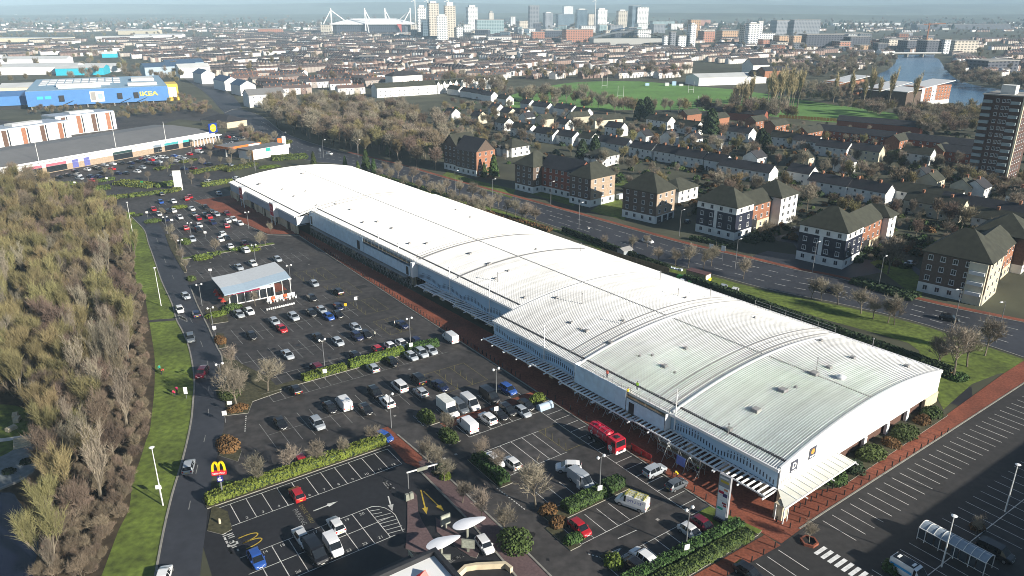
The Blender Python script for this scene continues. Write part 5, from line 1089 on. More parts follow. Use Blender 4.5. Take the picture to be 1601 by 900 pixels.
# ---------------------------------------------------------------- street furniture
m_lampw = M('lamp_head_white', (.85, .85, .83), .35, 0.0); m_post = M('post_grey', (.16, .165, .17), .5, .1); m_postw = M('post_white', (.70, .70, .68), .45, .05)
def copies(maker, spots, label, cat, group, rz=0.0, z=0.0):
    """first spot takes the original, the others copies with their own label"""
    base = maker()
    for i, p in enumerate(spots):
        x, y = (P(*p[:2]) if len(p) < 4 else p[2:4]); a = p[4] if len(p) > 4 else rz
        copy_thing(base, label, (x, y, z), a, group=group)['category'] = cat
    drop(base)
def mast_lamp(h=10.6, head='disc', mat=None):
    def f():
        r = ob('lamp_post', None); mat_ = mat or m_postw
        MB().tube((0, 0, -.05), (0, 0, h*.45), .11, .095, 8).tube((0, 0, h*.45), (0, 0, h), .09, .06, 8).build('post', mat_, r, smooth=40)
        if head == 'disc': MB().tube((0, 0, h), (0, 0, h+.12), .30, .42, 12).tube((0, 0, h+.12), (0, 0, h+.22), .42, .2, 12).build('lamp_head', m_lampw, r)
        elif head == 'globe':
            for s in (-1, 1):
                MB().bar((0, 0, h-.15), (s*.5, 0, h), .06).build('arm', mat_, r); mb = MB()
                for k in range(4): a0, a1 = math.pi*k/4, math.pi*(k+1)/4; mb.tube((s*.62, 0, h-.27*math.cos(a0)), (s*.62, 0, h-.27*math.cos(a1)), max(.27*math.sin(a0), .02), max(.27*math.sin(a1), .02), 10, cap=False)
                mb.build('lamp_head', m_lampw, r, smooth=60)
        else: MB().bar((0, 0, h), (1.3, 0, h+.15), .08).build('arm', mat_, r); MB().tbox(1.1, -.16, 1.9, .16, h+.08, h+.26, .05).build('lamp_head', m_lampw, r)
        return r
    return f
copies(mast_lamp(10.5), [(255,790),(252,478),(207,362)], 'tall white lamp mast on the grass verge beside the access road', 'lamp post', 'verge lamp masts')
copies(mast_lamp(8.5), [(1571,800),(1472,886)], 'tall white lamp post in the end car park', 'lamp post', 'end car park lamp posts')
copies(mast_lamp(7.0, 'globe', m_post), [(642,541),(508,577),(776,626),(612,669),(937,772),(1072,858)], 'grey twin-globe lamp post among the main car park bays', 'lamp post', 'car park lamp posts', A35)
copies(mast_lamp(6.0, 'globe', m_post), [(316,478),(334,517),(349,610),(455,446),(400,412),(286,404),(262,365),(300,375),(389,357)], 'twin-globe lamp post along the upper car park edge', 'lamp post', 'upper lamp posts', A35)
copies(mast_lamp(9.0, 'arm', m_post), [(861,319),(905,356),(1062,369),(1149,420),(1373,450),(712,300),(770,315),(1270,425),(560,246),(506,246)], 'grey street lamp with one arm beside the main road', 'street lamp', 'main road street lamps', R(40))
copies(mast_lamp(10.2, 'arm', m_post), [(1557,535),(1490,513)], 'street lamp at the end of the grass verge by the main road', 'street lamp', 'main road street lamps', R(200))
copies(mast_lamp(9, 'arm', m_post), [(400,268),(398,262),(365,240),(445,232),(300,240),(290,272),(252,262)], 'far lamp column around the store car park', 'lamp post', 'store lamp columns')
# bollards
def bollard():
    r = ob('bollard', MB().tube((0, 0, 0), (0, 0, .82), .10, .09, 7).tube((0, 0, .82), (0, 0, .98), .12, .07, 7).mesh('bollard', M('bollard_black', (.018, .016, .016), .5, .1))); return r
bl = [(t, -4.5-.0*t) for t in ()]
pts = [CP(-4.6, -3+2.35*i) for i in range(21)]; copies(bollard, [(0, 0, *p) for p in pts], 'black bollard on the brick path along the end car park kerb', 'bollard', 'bollards along the end car park', z=.05)
pts = [CP(-2.5, -3.4+1.45*i) for i in range(11)]; copies(bollard, [(0, 0, *p) for p in pts], 'black bollard in the inner row beside the glazed end canopy', 'bollard', 'bollards by the end canopy', z=.05)
pts = [CP(2.5+2.45*i, -8.0+.02*i) for i in range(20)]; copies(bollard, [(0, 0, *p) for p in pts], 'black bollard along the shop pavement beside the near bays', 'bollard', 'bollards along the near shop pavement', z=.05)
pts = [CP(58+1.62*i, PAVE_T+.5) for i in range(80)]; copies(bollard, [(0, 0, *p) for p in pts], 'black bollard along the shop pavement beside the main car park', 'bollard', 'bollards along the far shop pavement', z=.05)
pts = [CP(-6.0-.0*i, -8.5-2.6*i) for i in range(6)]; copies(bollard, [(0, 0, *p) for p in pts], 'black bollard beside the brick path below the twin hedges', 'bollard', 'bollards below the hedges', z=.05)
# small white notices on posts
def notice(w=.8, h=.9, top=2.6, mat=None):
    def f():
        r = ob('notice_sign', None); MB().tube((0, 0, -.05), (0, 0, top), .05, .05, 6).build('post', m_post, r); MB().box(-w/2, -.06, top-h, w/2, -.02, top).build('sign_panel', mat or m_signw, r); return r
    return f
copies(notice(), [(643,552),(509,594),(776,654),(937,780),(1072,874),(353,661),(337,525),(557,478)], 'white notice on a post among the car park bays', 'sign', 'car park notices', R(20))
copies(notice(.9, .7, 2.4), [(251,778),(354,604),(361,644),(322,372),(270,352),(231,340),(195,348),(330,432),(168,285),(118,292)], 'white notice beside the access road or store entrance', 'sign', 'roadside notices', R(10))
copies(notice(1.3, 1.7, 5.0), [(501,246),(693,300),(1110,405),(1129,408)], 'white road sign on a pole beside the main road', 'sign', 'main road signs', R(-40))
copies(notice(.7, 1.5, 2.6), [(292,623)], 'white leaning sign on a thin post on the grass verge', 'sign', 'verge sign', R(10))
copies(notice(.7, .8, 2.2, M('sign_yellow', (.75, .5, .03), .5, 0)), [(541,486)], 'yellow notice on a post beside the marked bays', 'sign', 'yellow notices'); copies(notice(1.2, .6, 2.6, M('sign_green', (.02, .3, .1), .5, 0)), [(223,292)], 'green sign on the store entrance island', 'sign', 'green sign')
# totem sign by the pavement
tt = thing('totem_sign', 'tall free-standing totem sign with white tenant panels and yellow edge', 'sign', None, (*P(1127, 815), 0.1), R(-46))
MB().box(-1.0, -.62, 0, 1.0, .3, .45).build('plinth', m_dark, tt); MB().box(-.95, -.25, .45, .95, .25, 8.2).build('frame', M('totem_grey', (.30, .30, .32), .4, .05), tt)
for k, (z0, z1, m) in enumerate([(.7, 1.9, m_signw), (1.95, 2.9, m_signw), (2.95, 3.8, m_signw), (3.85, 4.7, m_signw), (4.75, 5.5, m_signw), (5.55, 6.2, m_signw), (6.9, 8.0, M('totem_top', (.32, .32, .33), .4, .05))]): MB().box(-.8, -.30, z0, .8, -.255, z1).build('tenant_panel', m, tt)
for k in range(4): MB().box(-.99, -.2, .5+k*1.92, -.955, .2, 2.34+k*1.92).build('edge_panel', M('totem_yellow', (.50, .42, .06), .5, .1), tt)
for z0, z1, x0, x1, c in [(5.0, 5.45, -.75, .1, (.45, .02, .06)), (4.6, 5.2, .0, .7, (.03, .02, .12)), (3.3, 3.6, .0, .7, (.25, .02, .03)), (2.95, 3.2, .2, .75, (.5, .03, .03)), (2.2, 2.6, -.7, .2, (.05, .45, .28)), (6.95, 7.35, -.6, .75, (.55, .40, .03)), (5.7, 6.0, .1, .7, (.6, .25, .12)), (7.6, 7.9, -.75, .6, (.7, .7, .7))]:
    MB().box(x0, -.325, z0, x1, -.302, z1).build('sign_mark', M('mark_%d' % int(1000*c[0]+97*c[1]*10), c, .5, 0), tt)
# restaurant pole sign: two golden arches over a red bar
ap = thing('arches_sign', 'yellow twin-arch sign over red panel on a grey pole by the hedge', 'sign', None, (*P(349, 778), 0.1), R(12))
m_arch = M('arch_yellow', (.80, .56, .01), .4, .02); MB().tube((0, 0, 0), (0, 0, 4.6), .14, .11, 8).build('pole', m_post, ap)
def arches(cx, z0, w, h, th, parent, y=-.12):
    for s in (-1, 1):
        mb = MB(); pp = [(cx+s*w+q[0], z0+q[1]) for q in arch_curve(0, w, h, 14)]
        for (x0, q0), (x1, q1) in zip(pp, pp[1:]): mb.bar((x0, 0, q0), (x1, 0, q1), .28, th)
        mb.build('arch', m_arch, parent)
arches(0, 4.9, .45, 1.65, .3, ap); rp = MB().box(-1.1, -.2, 4.3, 1.1, .2, 5.0).build('red_panel', M('panel_red', (.55, .02, .03), .4, .02), ap); strokes((0, -.21, 4.5), 0, 10, .3, m_signw, rp, tilt=math.pi/2, seed=5)
rd_ = MB().box(-.42, -.14, 3.05, .42, .14, 3.95).build('round_board', M('panel_navy', (.03, .03, .2), .4, .02), ap); nn = 14
MB().add([(.34*math.cos(2*math.pi*k/nn), -.16, 3.5+.34*math.sin(2*math.pi*k/nn)) for k in range(nn)]+[(.22*math.cos(2*math.pi*k/nn), -.16, 3.5+.22*math.sin(2*math.pi*k/nn)) for k in range(nn)], [(k, (k+1) % nn, (k+1) % nn+nn, k+nn) for k in range(2, nn)]).build('ring_mark', m_signw, rd_)
MB().add([(.14*math.cos(2*math.pi*k/nn), -.165, 3.5+.14*math.sin(2*math.pi*k/nn)) for k in range(nn)], [tuple(range(nn))]).build('disc_mark', m_signw, rd_)
# tall store sign by the entrance road
ss = thing('tower_sign', 'tall white sign tower with dark top at the store entrance', 'sign', None, (*P(280, 297), 0), R(10)); MB().box(-1.6, -.4, 0, 1.6, .4, 8.6).build('sign_face', m_signw, ss); MB().box(-1.65, -.45, 8.65, 1.65, .45, 11).build('sign_top', m_dark, ss); strokes((0, -.42, 5.6), 0, 4, .8, m_clad_g, ss, tilt=math.pi/2, seed=2); strokes((0, -.42, 3.2), 0, 5, .7, m_clad_g, ss, tilt=math.pi/2, seed=7)
# drive-through: sail canopies, menu boards, height bar, lane islands
m_menu = M('menu_board', (.23, .24, .20), .5, .1); m_wood = M('dark_timber', (.09, .06, .045), .8, .2)
isl = island('drive_island', [P(*p) for p in [(637,772),(645,768),(652,775),(654,800),(660,815),(672,835),(693,868),(672,872),(634,858),(637,820)]], m_brick_mauve, .12)
isl2 = island('order_island', [P(*p) for p in [(681,809),(688,814),(704,826),(736,848),(750,862),(745,873),(735,870),(715,857),(683,832)]], m_brick_mauve, .12)
def sail(u, v, rz, label):
    r = thing('sail_canopy', label, 'canopy', 'sail canopies over the order points', (*P(u, v), .12), rz)
    MB().box(-.16, -.16, 0, .16, .16, 2.9).build('post', m_menu, r)
    n = 20; ring = []
    for k in range(n):
        a = 2*math.pi*k/n; ca, sa = math.cos(a), math.sin(a); f = 1.0 if ca < 0 else 1.55
        ring.append((2.0*ca*f-.2, 1.15*sa*(1-.45*max(ca, 0)), 2.95+.18*ca))
    mb = MB().add(ring+[(p[0], p[1], p[2]+.1) for p in ring]+[(0, 0, 3.3)], [(k, (k+1) % n, (k+1) % n+n, k+n) for k in range(n)]+[(k+n, (k+1) % n+n, 2*n) for k in range(n)]+[tuple(range(n-1, -1, -1))]); mb.build('sail', M('sail_white', (.78, .79, .82), .35, .03), r, smooth=50)
    return r
sail(691, 876, R(25), 'white leaf-shaped sail canopy beside the restaurant roof'); sail(731, 845, R(22), 'white leaf-shaped sail canopy beside the small white car')
def board(u, v, w, h, rz, label):
    r = thing('menu_board', label, 'menu board', 'drive-through menu boards', (*P(u, v), .12), rz); MB().box(-.15, -.12, 0, .15, .12, .6).build('post', m_menu, r); MB().box(-w/2, -.1, .6, w/2, .1, .6+h).build('board', m_menu, r); MB().box(-w/2+.1, -.12, .7, w/2-.1, -.105, .5+h).build('menu_face', M('menu_face', (.34, .36, .30), .4, .3, 3.0), r)
board(697, 826, 1.6, 1.8, R(35), 'olive menu board on the brick order island'); board(732, 863, 1.9, 1.5, R(-10), 'olive menu board beside the small white car'); board(694, 881, 2.0, .9, R(0), 'low olive menu board under the sail canopy')
hb = thing('height_bar', 'overhead height restriction bar across the restaurant lane', 'barrier', None, (*P(639, 764), .05), R(28)); MB().tube((0, 0, 0), (0, 0, 3.1), .08, .08, 6).tube((4.6, 0, 2.0), (4.6, 0, 3.1), .06, .06, 6).build('post', m_post, hb); MB().box(-.2, -.08, 3.0, 5.2, .08, 3.2).build('bar', m_postw, hb); MB().box(1.6, -.1, 2.7, 3.4, .1, 3.3).build('bar_sign', m_menu, hb)
bn = thing('twin_bin', 'pair of dark bins on the tip of the drive-through island', 'bin', None, (*P(640, 781), .12), R(35)); MB().tbox(-.7, -.3, -.05, .3, 0, 1.1, .05).build('bin', m_menu, bn); MB().tbox(.05, -.3, .7, .3, 0, 1.1, .05).build('bin', m_menu, bn)
# restaurant roof corner at the bottom edge
rs = thing('restaurant_building', 'dark restaurant with white roof deck and red roof units at the bottom edge', 'building', None, (*CP(17.2, -51.4), 0), A35)
MB().box(-26, -30, 0, 0, 0, 4.0).build('wall', m_wood, rs); MB().box(-25.4, -29.4, 4.0, -.6, -.6, 4.06).build('roof_deck', m_signw, rs)
MB().box(-26, -.6, 4.0, 0, 0, 4.8).box(-.6, -30, 4.0, 0, -.6, 4.8).box(-26, -30, 4.0, -25.4, -.6, 4.8).build('parapet', m_dark, rs)
for x, y in ((-4.2, -3.2), (-8.0, -4.5)): MB().add([(x-1.3, y-.5, 4.06), (x+1.1, y-.7, 4.06), (x+1.3, y+.6, 4.06), (x-1.2, y+.4, 4.06), (x+.9, y, 4.95)], [(0,1,4),(1,2,4),(2,3,4),(3,0,4)]).build('roof_unit', M('unit_red', (.5, .03, .02), .4, .1), rs)
MB().box(-12, .3, 0, -2, 3.6, 2.0).build('bin_store', m_dark, rs); MB().box(-5.0, 1.0, 1.2, -3.8, 2.4, 2.3).build('blue_bin', M('bin_blue', (.05, .25, .55), .5, .1), rs); MB().box(-2.2, 2.6, 0, -2.1, 4.0, 2.6).build('gate', M('gate_cream', (.5, .45, .33), .7, .1), rs)
wl = thing('lane_wall', 'low curved cream wall beside the restaurant exit lane at the bottom edge', 'wall', None, (0, 0, 0)); kb = MB(); kerb(kb, [P(714, 905), P(728, 892), P(745, 889), P(790, 887), P(800, 895)], .5, .9); kb.build('wall_body', m_cream, wl); kb = MB(); kerb(kb, [P(714, 905), P(728, 892), P(745, 889), P(790, 887), P(800, 895)], .6, .0); 
# trolley shelter
sh = thing('trolley_shelter', 'long glazed trolley shelter with curved roof in the end car park', 'shelter', None, (*CP(-26.0, 10.2), .02), A35)
SL = 9.2
mb = MB(); rb = MB()
for k in range(10):
    y = SL*k/9
    if k < 9:
        g_ = MB(); pr = [(2.6*j/6, 2.05+.55*math.sin(math.pi*j/6)) for j in range(7)]
        g_.add([(x, y+.04, z) for x, z in pr]+[(x, y+SL/9-.04, z) for x, z in pr], [(j, j+1, j+8, j+7) for j in range(6)]); g_.build('roof_pane', M('shelter_glazing', (.27, .32, .37), .12, .05), sh)
    pr = [(2.6*j/6, 2.1+.55*math.sin(math.pi*j/6)) for j in range(7)]
    for j in range(6): rb.bar((pr[j][0], y, pr[j][1]), (pr[j+1][0], y, pr[j+1][1]), .07)
    if k % 2 == 0 or k in (0, 9):
        for x in (0, 2.6): mb.bar((x, y, 0), (x, y, 2.1), .09)
for x in (0, 2.6):
    mb.bar((x, 0, 2.08), (x, SL, 2.08), .1); mb.bar((x, 0, .35), (x, SL, .35), .06)
    for k in range(8):
        if k != 4: MB().box(x-.015, .1+k*SL/8, .4, x+.015, (k+1)*SL/8-.1, 1.95).build('side_pane', M('shelter_side', (.05, .06, .07), .1, .05), sh)
mb.build('frame', m_postw, sh); rb.build('roof_rib', m_postw, sh)
# coffee kiosk with folded roof
kk = thing('coffee_kiosk', 'glazed kiosk with grey butterfly roof and white outdoor seating screens', 'building', None, (*CP(134.6, -47.5), 0), A35)
m_kroof = M('kiosk_roof', (.55, .57, .58), .4, .05); m_kfas = M('kiosk_fascia', (.33, .42, .50), .45, .05)
X1, Y1 = 17.5, 11.5
MB().box(.8, .8, 0, X1-4.6, Y1-.8, 3.5).build('wall', m_white, kk)
for k in range(6): MB().box(1.1+k*1.95, .72, .3, 2.85+k*1.95, .79, 2.8).build('window', m_glass, kk)
for k in range(5): MB().box(.72, 1.2+k*1.9, .3, .79, 2.9+k*1.9, 2.8).build('window', m_glass, kk)
MB().box(.7, .66, 2.85, 9.0, .72, 3.3).build('sign_band', M('band_maroon', (.22, .01, .05), .4, .02), kk); MB().box(.62, 1.0, 2.85, .68, 8, 3.3).build('sign_band', M('band_maroon', (), .4), kk); strokes((2.4, .65, 2.92), 0, 5, .3, m_signw, kk, tilt=math.pi/2, seed=4)
rp_ = [(-.5, 4.3), (5.2, 4.4), (X1-.4, 5.5)]
mb = MB(); ys_ = [(-.6, -.55), (3.2, .25), (Y1+.4, .55)]
g_ = [[(x, y, z+dz) for x, z in rp_] for y, dz in ys_]; fl = [p for r_ in g_ for p in r_]
mb.add(fl+[(p[0], p[1], p[2]-.25) for p in fl], [(3*j+i, 3*j+i+1, 3*j+i+4, 3*j+i+3) for j in (1,) for i in range(2)]+[(3*j+i+9+3, 3*j+i+4+9, 3*j+i+1+9, 3*j+i+9) for j in range(2) for i in range(2)]); mb.add(fl, [(0, 1, 4, 3), (1, 2, 5, 4)], 1)
mb.add(fl+[(p[0], p[1], p[2]-.25) for p in fl], [(0, 9, 10, 1), (1, 10, 11, 2), (2, 11, 14, 5), (5, 14, 17, 8), (8, 17, 16, 7), (7, 16, 15, 6), (6, 15, 12, 3), (3, 12, 9, 0)], 1); mb.build('roof', [m_kroof, m_kfas], kk)
MB().box(X1-1.1, -.7, 4.45, X1-.2, Y1+.5, 4.72).build('roof_edge', m_white, kk)
for k in range(7): MB().box(9.6+k*1.1, -2.9, .05, 10.5+k*1.1, -2.84, 1.5).build('seating_screen', m_signw if k not in (1, 4) else M('screen_orange', (.5, .11, .04), .5, .05), kk)
for k in range(3): MB().bar((X1-5+k*2.2, -.4, 0), (X1-5+k*2.2, -.4, 4.4), .14).build('column', m_postw, kk)
MB().box(12.9, 4, 0, 17.2, 10.5, .06).build('terrace', m_brick, kk)
for i, (x, y) in enumerate([(-.6, 1.0), (-.5, 3.8), (-.6, 6.5), (-.4, 9.2)]):
    w_ = CP(134.6+y, -47.5+x); c_ = thing('parasol', 'closed red parasol beside the kiosk', 'parasol', 'kiosk parasols', (*w_, .02)); MB().tube((0, 0, 0), (0, 0, 2.3), .04, .04, 5).build('pole', m_post, c_); MB().tube((0, 0, 1.5), (0, 0, 2.4), .8, .08, 8).build('canopy', M('parasol_red', (.5, .05, .03), .6, .1), c_)
for i in range(5): 
    w_ = CP(130.9, -38+i*1.7); c_ = thing('cafe_chair_set', 'white café table set at the kiosk kerb', 'table', 'kiosk tables', (*w_, .05), A35); MB().tube((0, 0, 0), (0, 0, .7), .05, .05, 6).build('leg', m_postw, c_); MB().tube((0, 0, .7), (0, 0, .75), .4, .4, 10).build('table_top', m_signw, c_); MB().box(.5, -.2, 0, .9, .2, .45).box(.85, -.2, .45, .9, .2, .9).build('chair', m_signw, c_)
tc = thing('trolley_row', 'long row of nested white trolleys below the kiosk', 'trolleys', None, (*P(417, 487), .03), A35+R(2)); 
for k in range(14): MB().box(k*.55, -.2, .35, k*.55+.34, .2, .75).build('trolley', m_signw, tc)
# service yard clutter
def yard(name, u, v, label, cat, build, rz=BF.a, z=.02):
    r = thing(name, label, cat, None, (*P(u, v), z), rz); build(r); return r
def b_shed(r): MB().box(-1.8, -1.4, 0, 1.8, 1.4, 2.3).build('wall', M('shed_grey', (.30, .33, .35), .6, .1), r); MB().gable(-1.8, -1.4, 1.8, 1.4, 2.3, .6).build('roof', m_flash, r)
yard('garden_shed', 976, 400, 'small grey shed behind the shed roof edge', 'shed', b_shed)
def b_cabin(r): MB().box(-3.2, -1.4, 0, 3.2, 1.4, 2.6).build('wall', M('cabin_tan', (.32, .25, .14), .8, .15), r); MB().box(-3.3, -1.5, 2.62, 3.3, 1.5, 2.75).build('roof', M('cabin_roof', (.10, .05, .05), .7, .2), r); MB().box(3.21, -1.2, .2, 3.25, 1.2, 2.4).build('end_panel', m_signw, r)
yard('site_cabin', 1091, 438, 'tan site cabin with a dark roof in the service yard', 'cabin', b_cabin, R(-45))
def b_bin(col):
    def f(r): MB().tbox(-.65, -.5, .65, .5, .12, 1.2, -.06).build('body', M('bin_%s' % col[0], col[1], .5, .1), r); MB().box(-.72, -.56, 1.2, .72, .56, 1.32).build('lid', M('bin_%s' % col[0], col[1], .5, .1), r); [MB().tube((sx*.5, sy*.35-.05, .07), (sx*.5, sy*.35+.05, .07), .07, .07, 6).build('wheel', m_tyre, r) for sx in (-1, 1) for sy in (-1, 1)]
    return f
for u, v, c, l in [(1062,437,('green', (.05, .35, .06)),'bright green wheeled bin beside the shed gutter'),(1072,441,('blue', (.05, .12, .45)),'blue wheeled bin beside the green bins'),(1080,445,('green', (.05, .35, .06)),'bright green wheeled bin nearest the parked cars'),(1107,441,('yellow', (.6, .5, .02)),'yellow wheeled bin at the tan cabin'),(993,402,('blue', (.05, .12, .45)),'blue wheeled bin beside the grey shed'),(1066,443,('white', (.6, .62, .65)),'pale wheeled bin among the green bins')]: yard('wheeled_bin', u, v, l, 'bin', b_bin(c))
pb = thing('sack_row', 'row of white building sacks along the yard hedge', 'sacks', None, (*P(1018, 412), .02), R(-42))
for k in range(9): MB().tbox(k*1.2, random.uniform(-.3, .1), k*1.2+.95, .9, 0, random.uniform(.35, .7), .12).build('sack', M('sack_white', (.5, .55, .62), .7, .15), pb)
fn = thing('timber_fence', 'timber fence along the back of the service yard', 'fence', None, (0, 0, 0))
a_, b_ = Vector(P(940, 396)), Vector(P(1046, 428)); n_ = 26
for k in range(n_):
    p, q = a_+(b_-a_)*k/n_, a_+(b_-a_)*((k+.96)/n_); MB().bar((p.x, p.y, .95), (q.x, q.y, .95), .05, 1.8).build('panel', m_board, fn)
fn2 = thing('railing_fence', 'dark metal railing behind the far half of the retail shed', 'fence', None, (0, 0, 0))
a_, b_ = Vector(BF(196, 58.5)), Vector(BF(82, 59.5)); n_ = 46
for k in range(n_+1): p = a_+(b_-a_)*k/n_; MB().tube((p.x, p.y, 0), (p.x, p.y, 2.4), .05, .05, 4).build('post', m_post, fn2)
for z in (.4, 1.3, 2.2): MB().bar((a_.x, a_.y, z), (b_.x, b_.y, z), .04).build('rail', m_post, fn2)
# stone benches in the woodland clearing
for u, v, rz in [(24,652,.5),(27,658,.3),(18,672,-.4)]:
    r = thing('stone_bench', 'pale stone block seat on the woodland clearing lawn', 'bench', 'stone seats', (*P(u, v), .02), rz); MB().tbox(-.5, -.9, .5, .9, 0, .7, .06).build('block', m_cream, r)
st_ = thing('timber_steps', 'pale timber steps down to the round terrace in the wood', 'steps', None, (*P(36, 690), .02), R(30))
for k in range(5): MB().box(-1.4, -k*.6, .02, 1.4, -k*.6+.5, .75-k*.14).build('tread', m_cream, st_)
for u, v in ((42, 722), (14, 738)):
    r = thing('terrace_shrub_dark', 'dark low plant on the round terrace', 'plant', 'terrace plants', (*P(u, v), .05)); ob('foliage', shrub_mesh('foliage', 1.2, 1.0, .5, m_leaf_dark, 300, .16, u), r)
fb = thing('finger_post', 'small pale bollard on the restaurant entrance corner', 'bollard', None, (*P(344, 819), .15)); MB().tube((0, 0, 0), (0, 0, .8), .2, .16, 8).build('post', m_cream, fb)
cyc = thing('cover', 'grey rounded cover beside the bright bush near the shop pavement', 'cover', None, (*P(852, 638), .03), A35+R(90))
pr = [(.75*math.cos(math.pi*j/8), 1.25*math.sin(math.pi*j/8)) for j in range(9)]; MB().add([(x, -1.6, z) for x, z in pr]+[(x, 1.6, z) for x, z in pr], [(j, j+1, j+10, j+9) for j in range(8)]+[tuple(range(8, -1, -1)), tuple(range(9, 18))]).build('shell', m_clad_g, cyc, smooth=40)
rl = thing('mesh_barrier', 'red mesh barrier at the foot of the scaffold', 'barrier', None, (*P(1020, 719), .05), BF.a)
for k in range(4): MB().box(-.4, k*1.2, 0, -.34, k*1.2+1.1, 1.1).build('panel', M('barrier_red', (.45, .03, .03), .6, .2), rl)
bs = thing('hoarding_sign', 'blue and white site notice on the scaffold behind the tanker', 'sign', None, BF(14.5, -4.6, .05), BF.a); MB().box(-.03, 0, .9, .03, 1.8, 2.6).build('panel', M('hoard_blue', (.12, .18, .5), .5, .1), bs); MB().box(-.02, 0, 0, .02, .1, .9).box(-.02, 1.7, 0, .02, 1.8, .9).build('leg', m_steel, bs)
pb_ = thing('brick_planter', 'low brick planter round the small tree by the bollards', 'planter', None, (*P(1265, 848), .0), A35)
n = 6; MB().add([(1.3*math.cos(2*math.pi*k/n), 1.3*math.sin(2*math.pi*k/n), z) for z in (0, .4) for k in range(n)]+[(1.0*math.cos(2*math.pi*k/n), 1.0*math.sin(2*math.pi*k/n), .4) for k in range(n)], [(k, (k+1) % n, (k+1) % n+n, k+n) for k in range(n)]+[(k+n, (k+1) % n+n, (k+1) % n+2*n, k+2*n) for k in range(n)]).build('ring', m_brick, pb_)

# ---------------------------------------------------------------- people
m_skin = M('skin', (.42, .27, .2), .6, .05); m_trouser = M('trousers_dark', (.02, .02, .028), .8, .1); m_hair = M('hair_dark', (.03, .02, .015), .8, .1)
def person_mesh(pose):
    J = {'pel': (0,0,.95), 'chest': (0,0,1.32), 'neck': (0,0,1.48), 'head': (.01,0,1.62), 'top': (.01,0,1.73),
         'hl': (0,.10,.9), 'kl': (.10,.11,.5), 'al': (-.02,.11,.08), 'fl': (.16,.12,.04), 'hr': (0,-.10,.9), 'kr': (.02,-.11,.5), 'ar': (-.14,-.11,.1), 'fr': (.04,-.12,.04),
         'sl': (0,.19,1.42), 'el': (.02,.26,1.14), 'wl': (.14,.25,.92), 'gl': (.19,.24,.84), 'sr': (0,-.19,1.42), 'er': (-.04,-.26,1.14), 'wr': (.06,-.27,.90), 'gr': (.10,-.27,.82)}
    if pose == 'bend':
        for k in ('chest', 'neck', 'head', 'top', 'sl', 'sr', 'el', 'er', 'wl', 'wr', 'gl', 'gr'):
            x, y, z = J[k]; a = R(58); dx, dz = x, z-.95; J[k] = (dx*math.cos(a)+dz*math.sin(a), y, .95-dx*math.sin(a)+dz*math.cos(a))
        for k, d in (('el', .28), ('er', .28), ('wl', .5), ('wr', .5), ('gl', .58), ('gr', .58)): sx, sy, sz = J['s'+k[1]]; J[k] = (sx+.1, sy, sz-d)
    R_ = dict(pel=.155, chest=.165, neck=.062, head=.10, top=.085, hl=.10, kl=.07, al=.05, fl=.045, hr=.10, kr=.07, ar=.05, fr=.045, sl=.075, el=.055, wl=.042, gl=.045, sr=.075, er=.055, wr=.042, gr=.045)
    ks = list(J); E_ = [('pel','chest'),('chest','neck'),('neck','head'),('head','top'),('pel','hl'),('hl','kl'),('kl','al'),('al','fl'),('pel','hr'),('hr','kr'),('kr','ar'),('ar','fr'),('chest','sl'),('sl','el'),('el','wl'),('wl','gl'),('chest','sr'),('sr','er'),('er','wr'),('wr','gr')]
    me = bpy.data.meshes.new('person'); me.from_pydata([J[k] for k in ks], [(ks.index(a), ks.index(b)) for a, b in E_], []); o = bpy.data.objects.new('person', me); COL.objects.link(o)
    o.modifiers.new('skin', 'SKIN'); sv = me.skin_vertices[0].data if me.skin_vertices else None
    if sv is None:
        bpy.context.view_layer.objects.active = o; bpy.ops.mesh.customdata_skin_add(); sv = me.skin_vertices[0].data
    for i, k in enumerate(ks): sv[i].radius = (R_[k],)*2; sv[i].use_root = k == 'pel'
    o.modifiers.new('sub', 'SUBSURF').levels = 1; dg = bpy.context.evaluated_depsgraph_get(); out = bpy.data.meshes.new_from_object(o.evaluated_get(dg)); bpy.data.objects.remove(o)
    for m in (m_trouser, M('jacket', (1, 1, 1), .8, 0, objcol=True), m_skin): out.materials.append(m)
    hd = Vector(J['head']); ws_ = [Vector(J[k]) for k in ('gl', 'gr')]
    for p in out.polygons:
        c = p.center; p.use_smooth = True; p.material_index = 2 if (c-hd).length < .16 or any((c-w).length < .09 for w in ws_) else (0 if c.z < .88 else 1)
    return out, J
PM = {k: person_mesh(k) for k in ('stand', 'bend')}
hair_me = shrub_mesh('hair', .10, .10, .12, m_hair, 120, .03, 3, 1)
def person(x, y, z, rz, col, pose, label):
    me, J = PM[pose]; o = tag(ob('person', me, None, (x, y, z), rz), label, 'person'); o.color = (*col, 1); h = ob('hair', hair_me, o, J['head']); return o
for u, v, z, col, pose, l, rz in [(622,578,0,(.02,.02,.02),'stand','person in dark clothes walking beside the black hatchback',-.9),(1083,738,.05,(.02,.02,.03),'stand','worker in dark clothes standing on the shop pavement',2.),(1090,738,.05,(.25,.55,.05),'stand','worker in a lime hi-vis jacket standing on the shop pavement',.5),(1059,748,.03,(.6,.45,.02),'bend','worker in yellow bending behind the grey hatchback',2.4),
                                  (1014,792,.02,(.03,.03,.05),'stand','person in dark clothes at the back of the ladder van',2.6),(274,620,.03,(.55,.03,.08),'bend','person in a red coat bending on the grass verge',2.6),(277,615,.03,(.5,.03,.12),'stand','person in a pink-red coat standing on the grass verge',1.5),(250,581,.03,(.02,.28,.2),'stand','person in a green coat at the edge of the wood',-.6),(253,585,.03,(.5,.08,.05),'bend','person in an orange top bending at the edge of the wood',.4),(586,527,.02,(.6,.6,.5),'stand','person in a pale coat among the parked cars',1.),(617,510,.02,(.6,.6,.55),'stand','person in pale clothes beside the navy saloon',.3)]:
    person(*P(u, v, z), z, rz, col, pose, l)
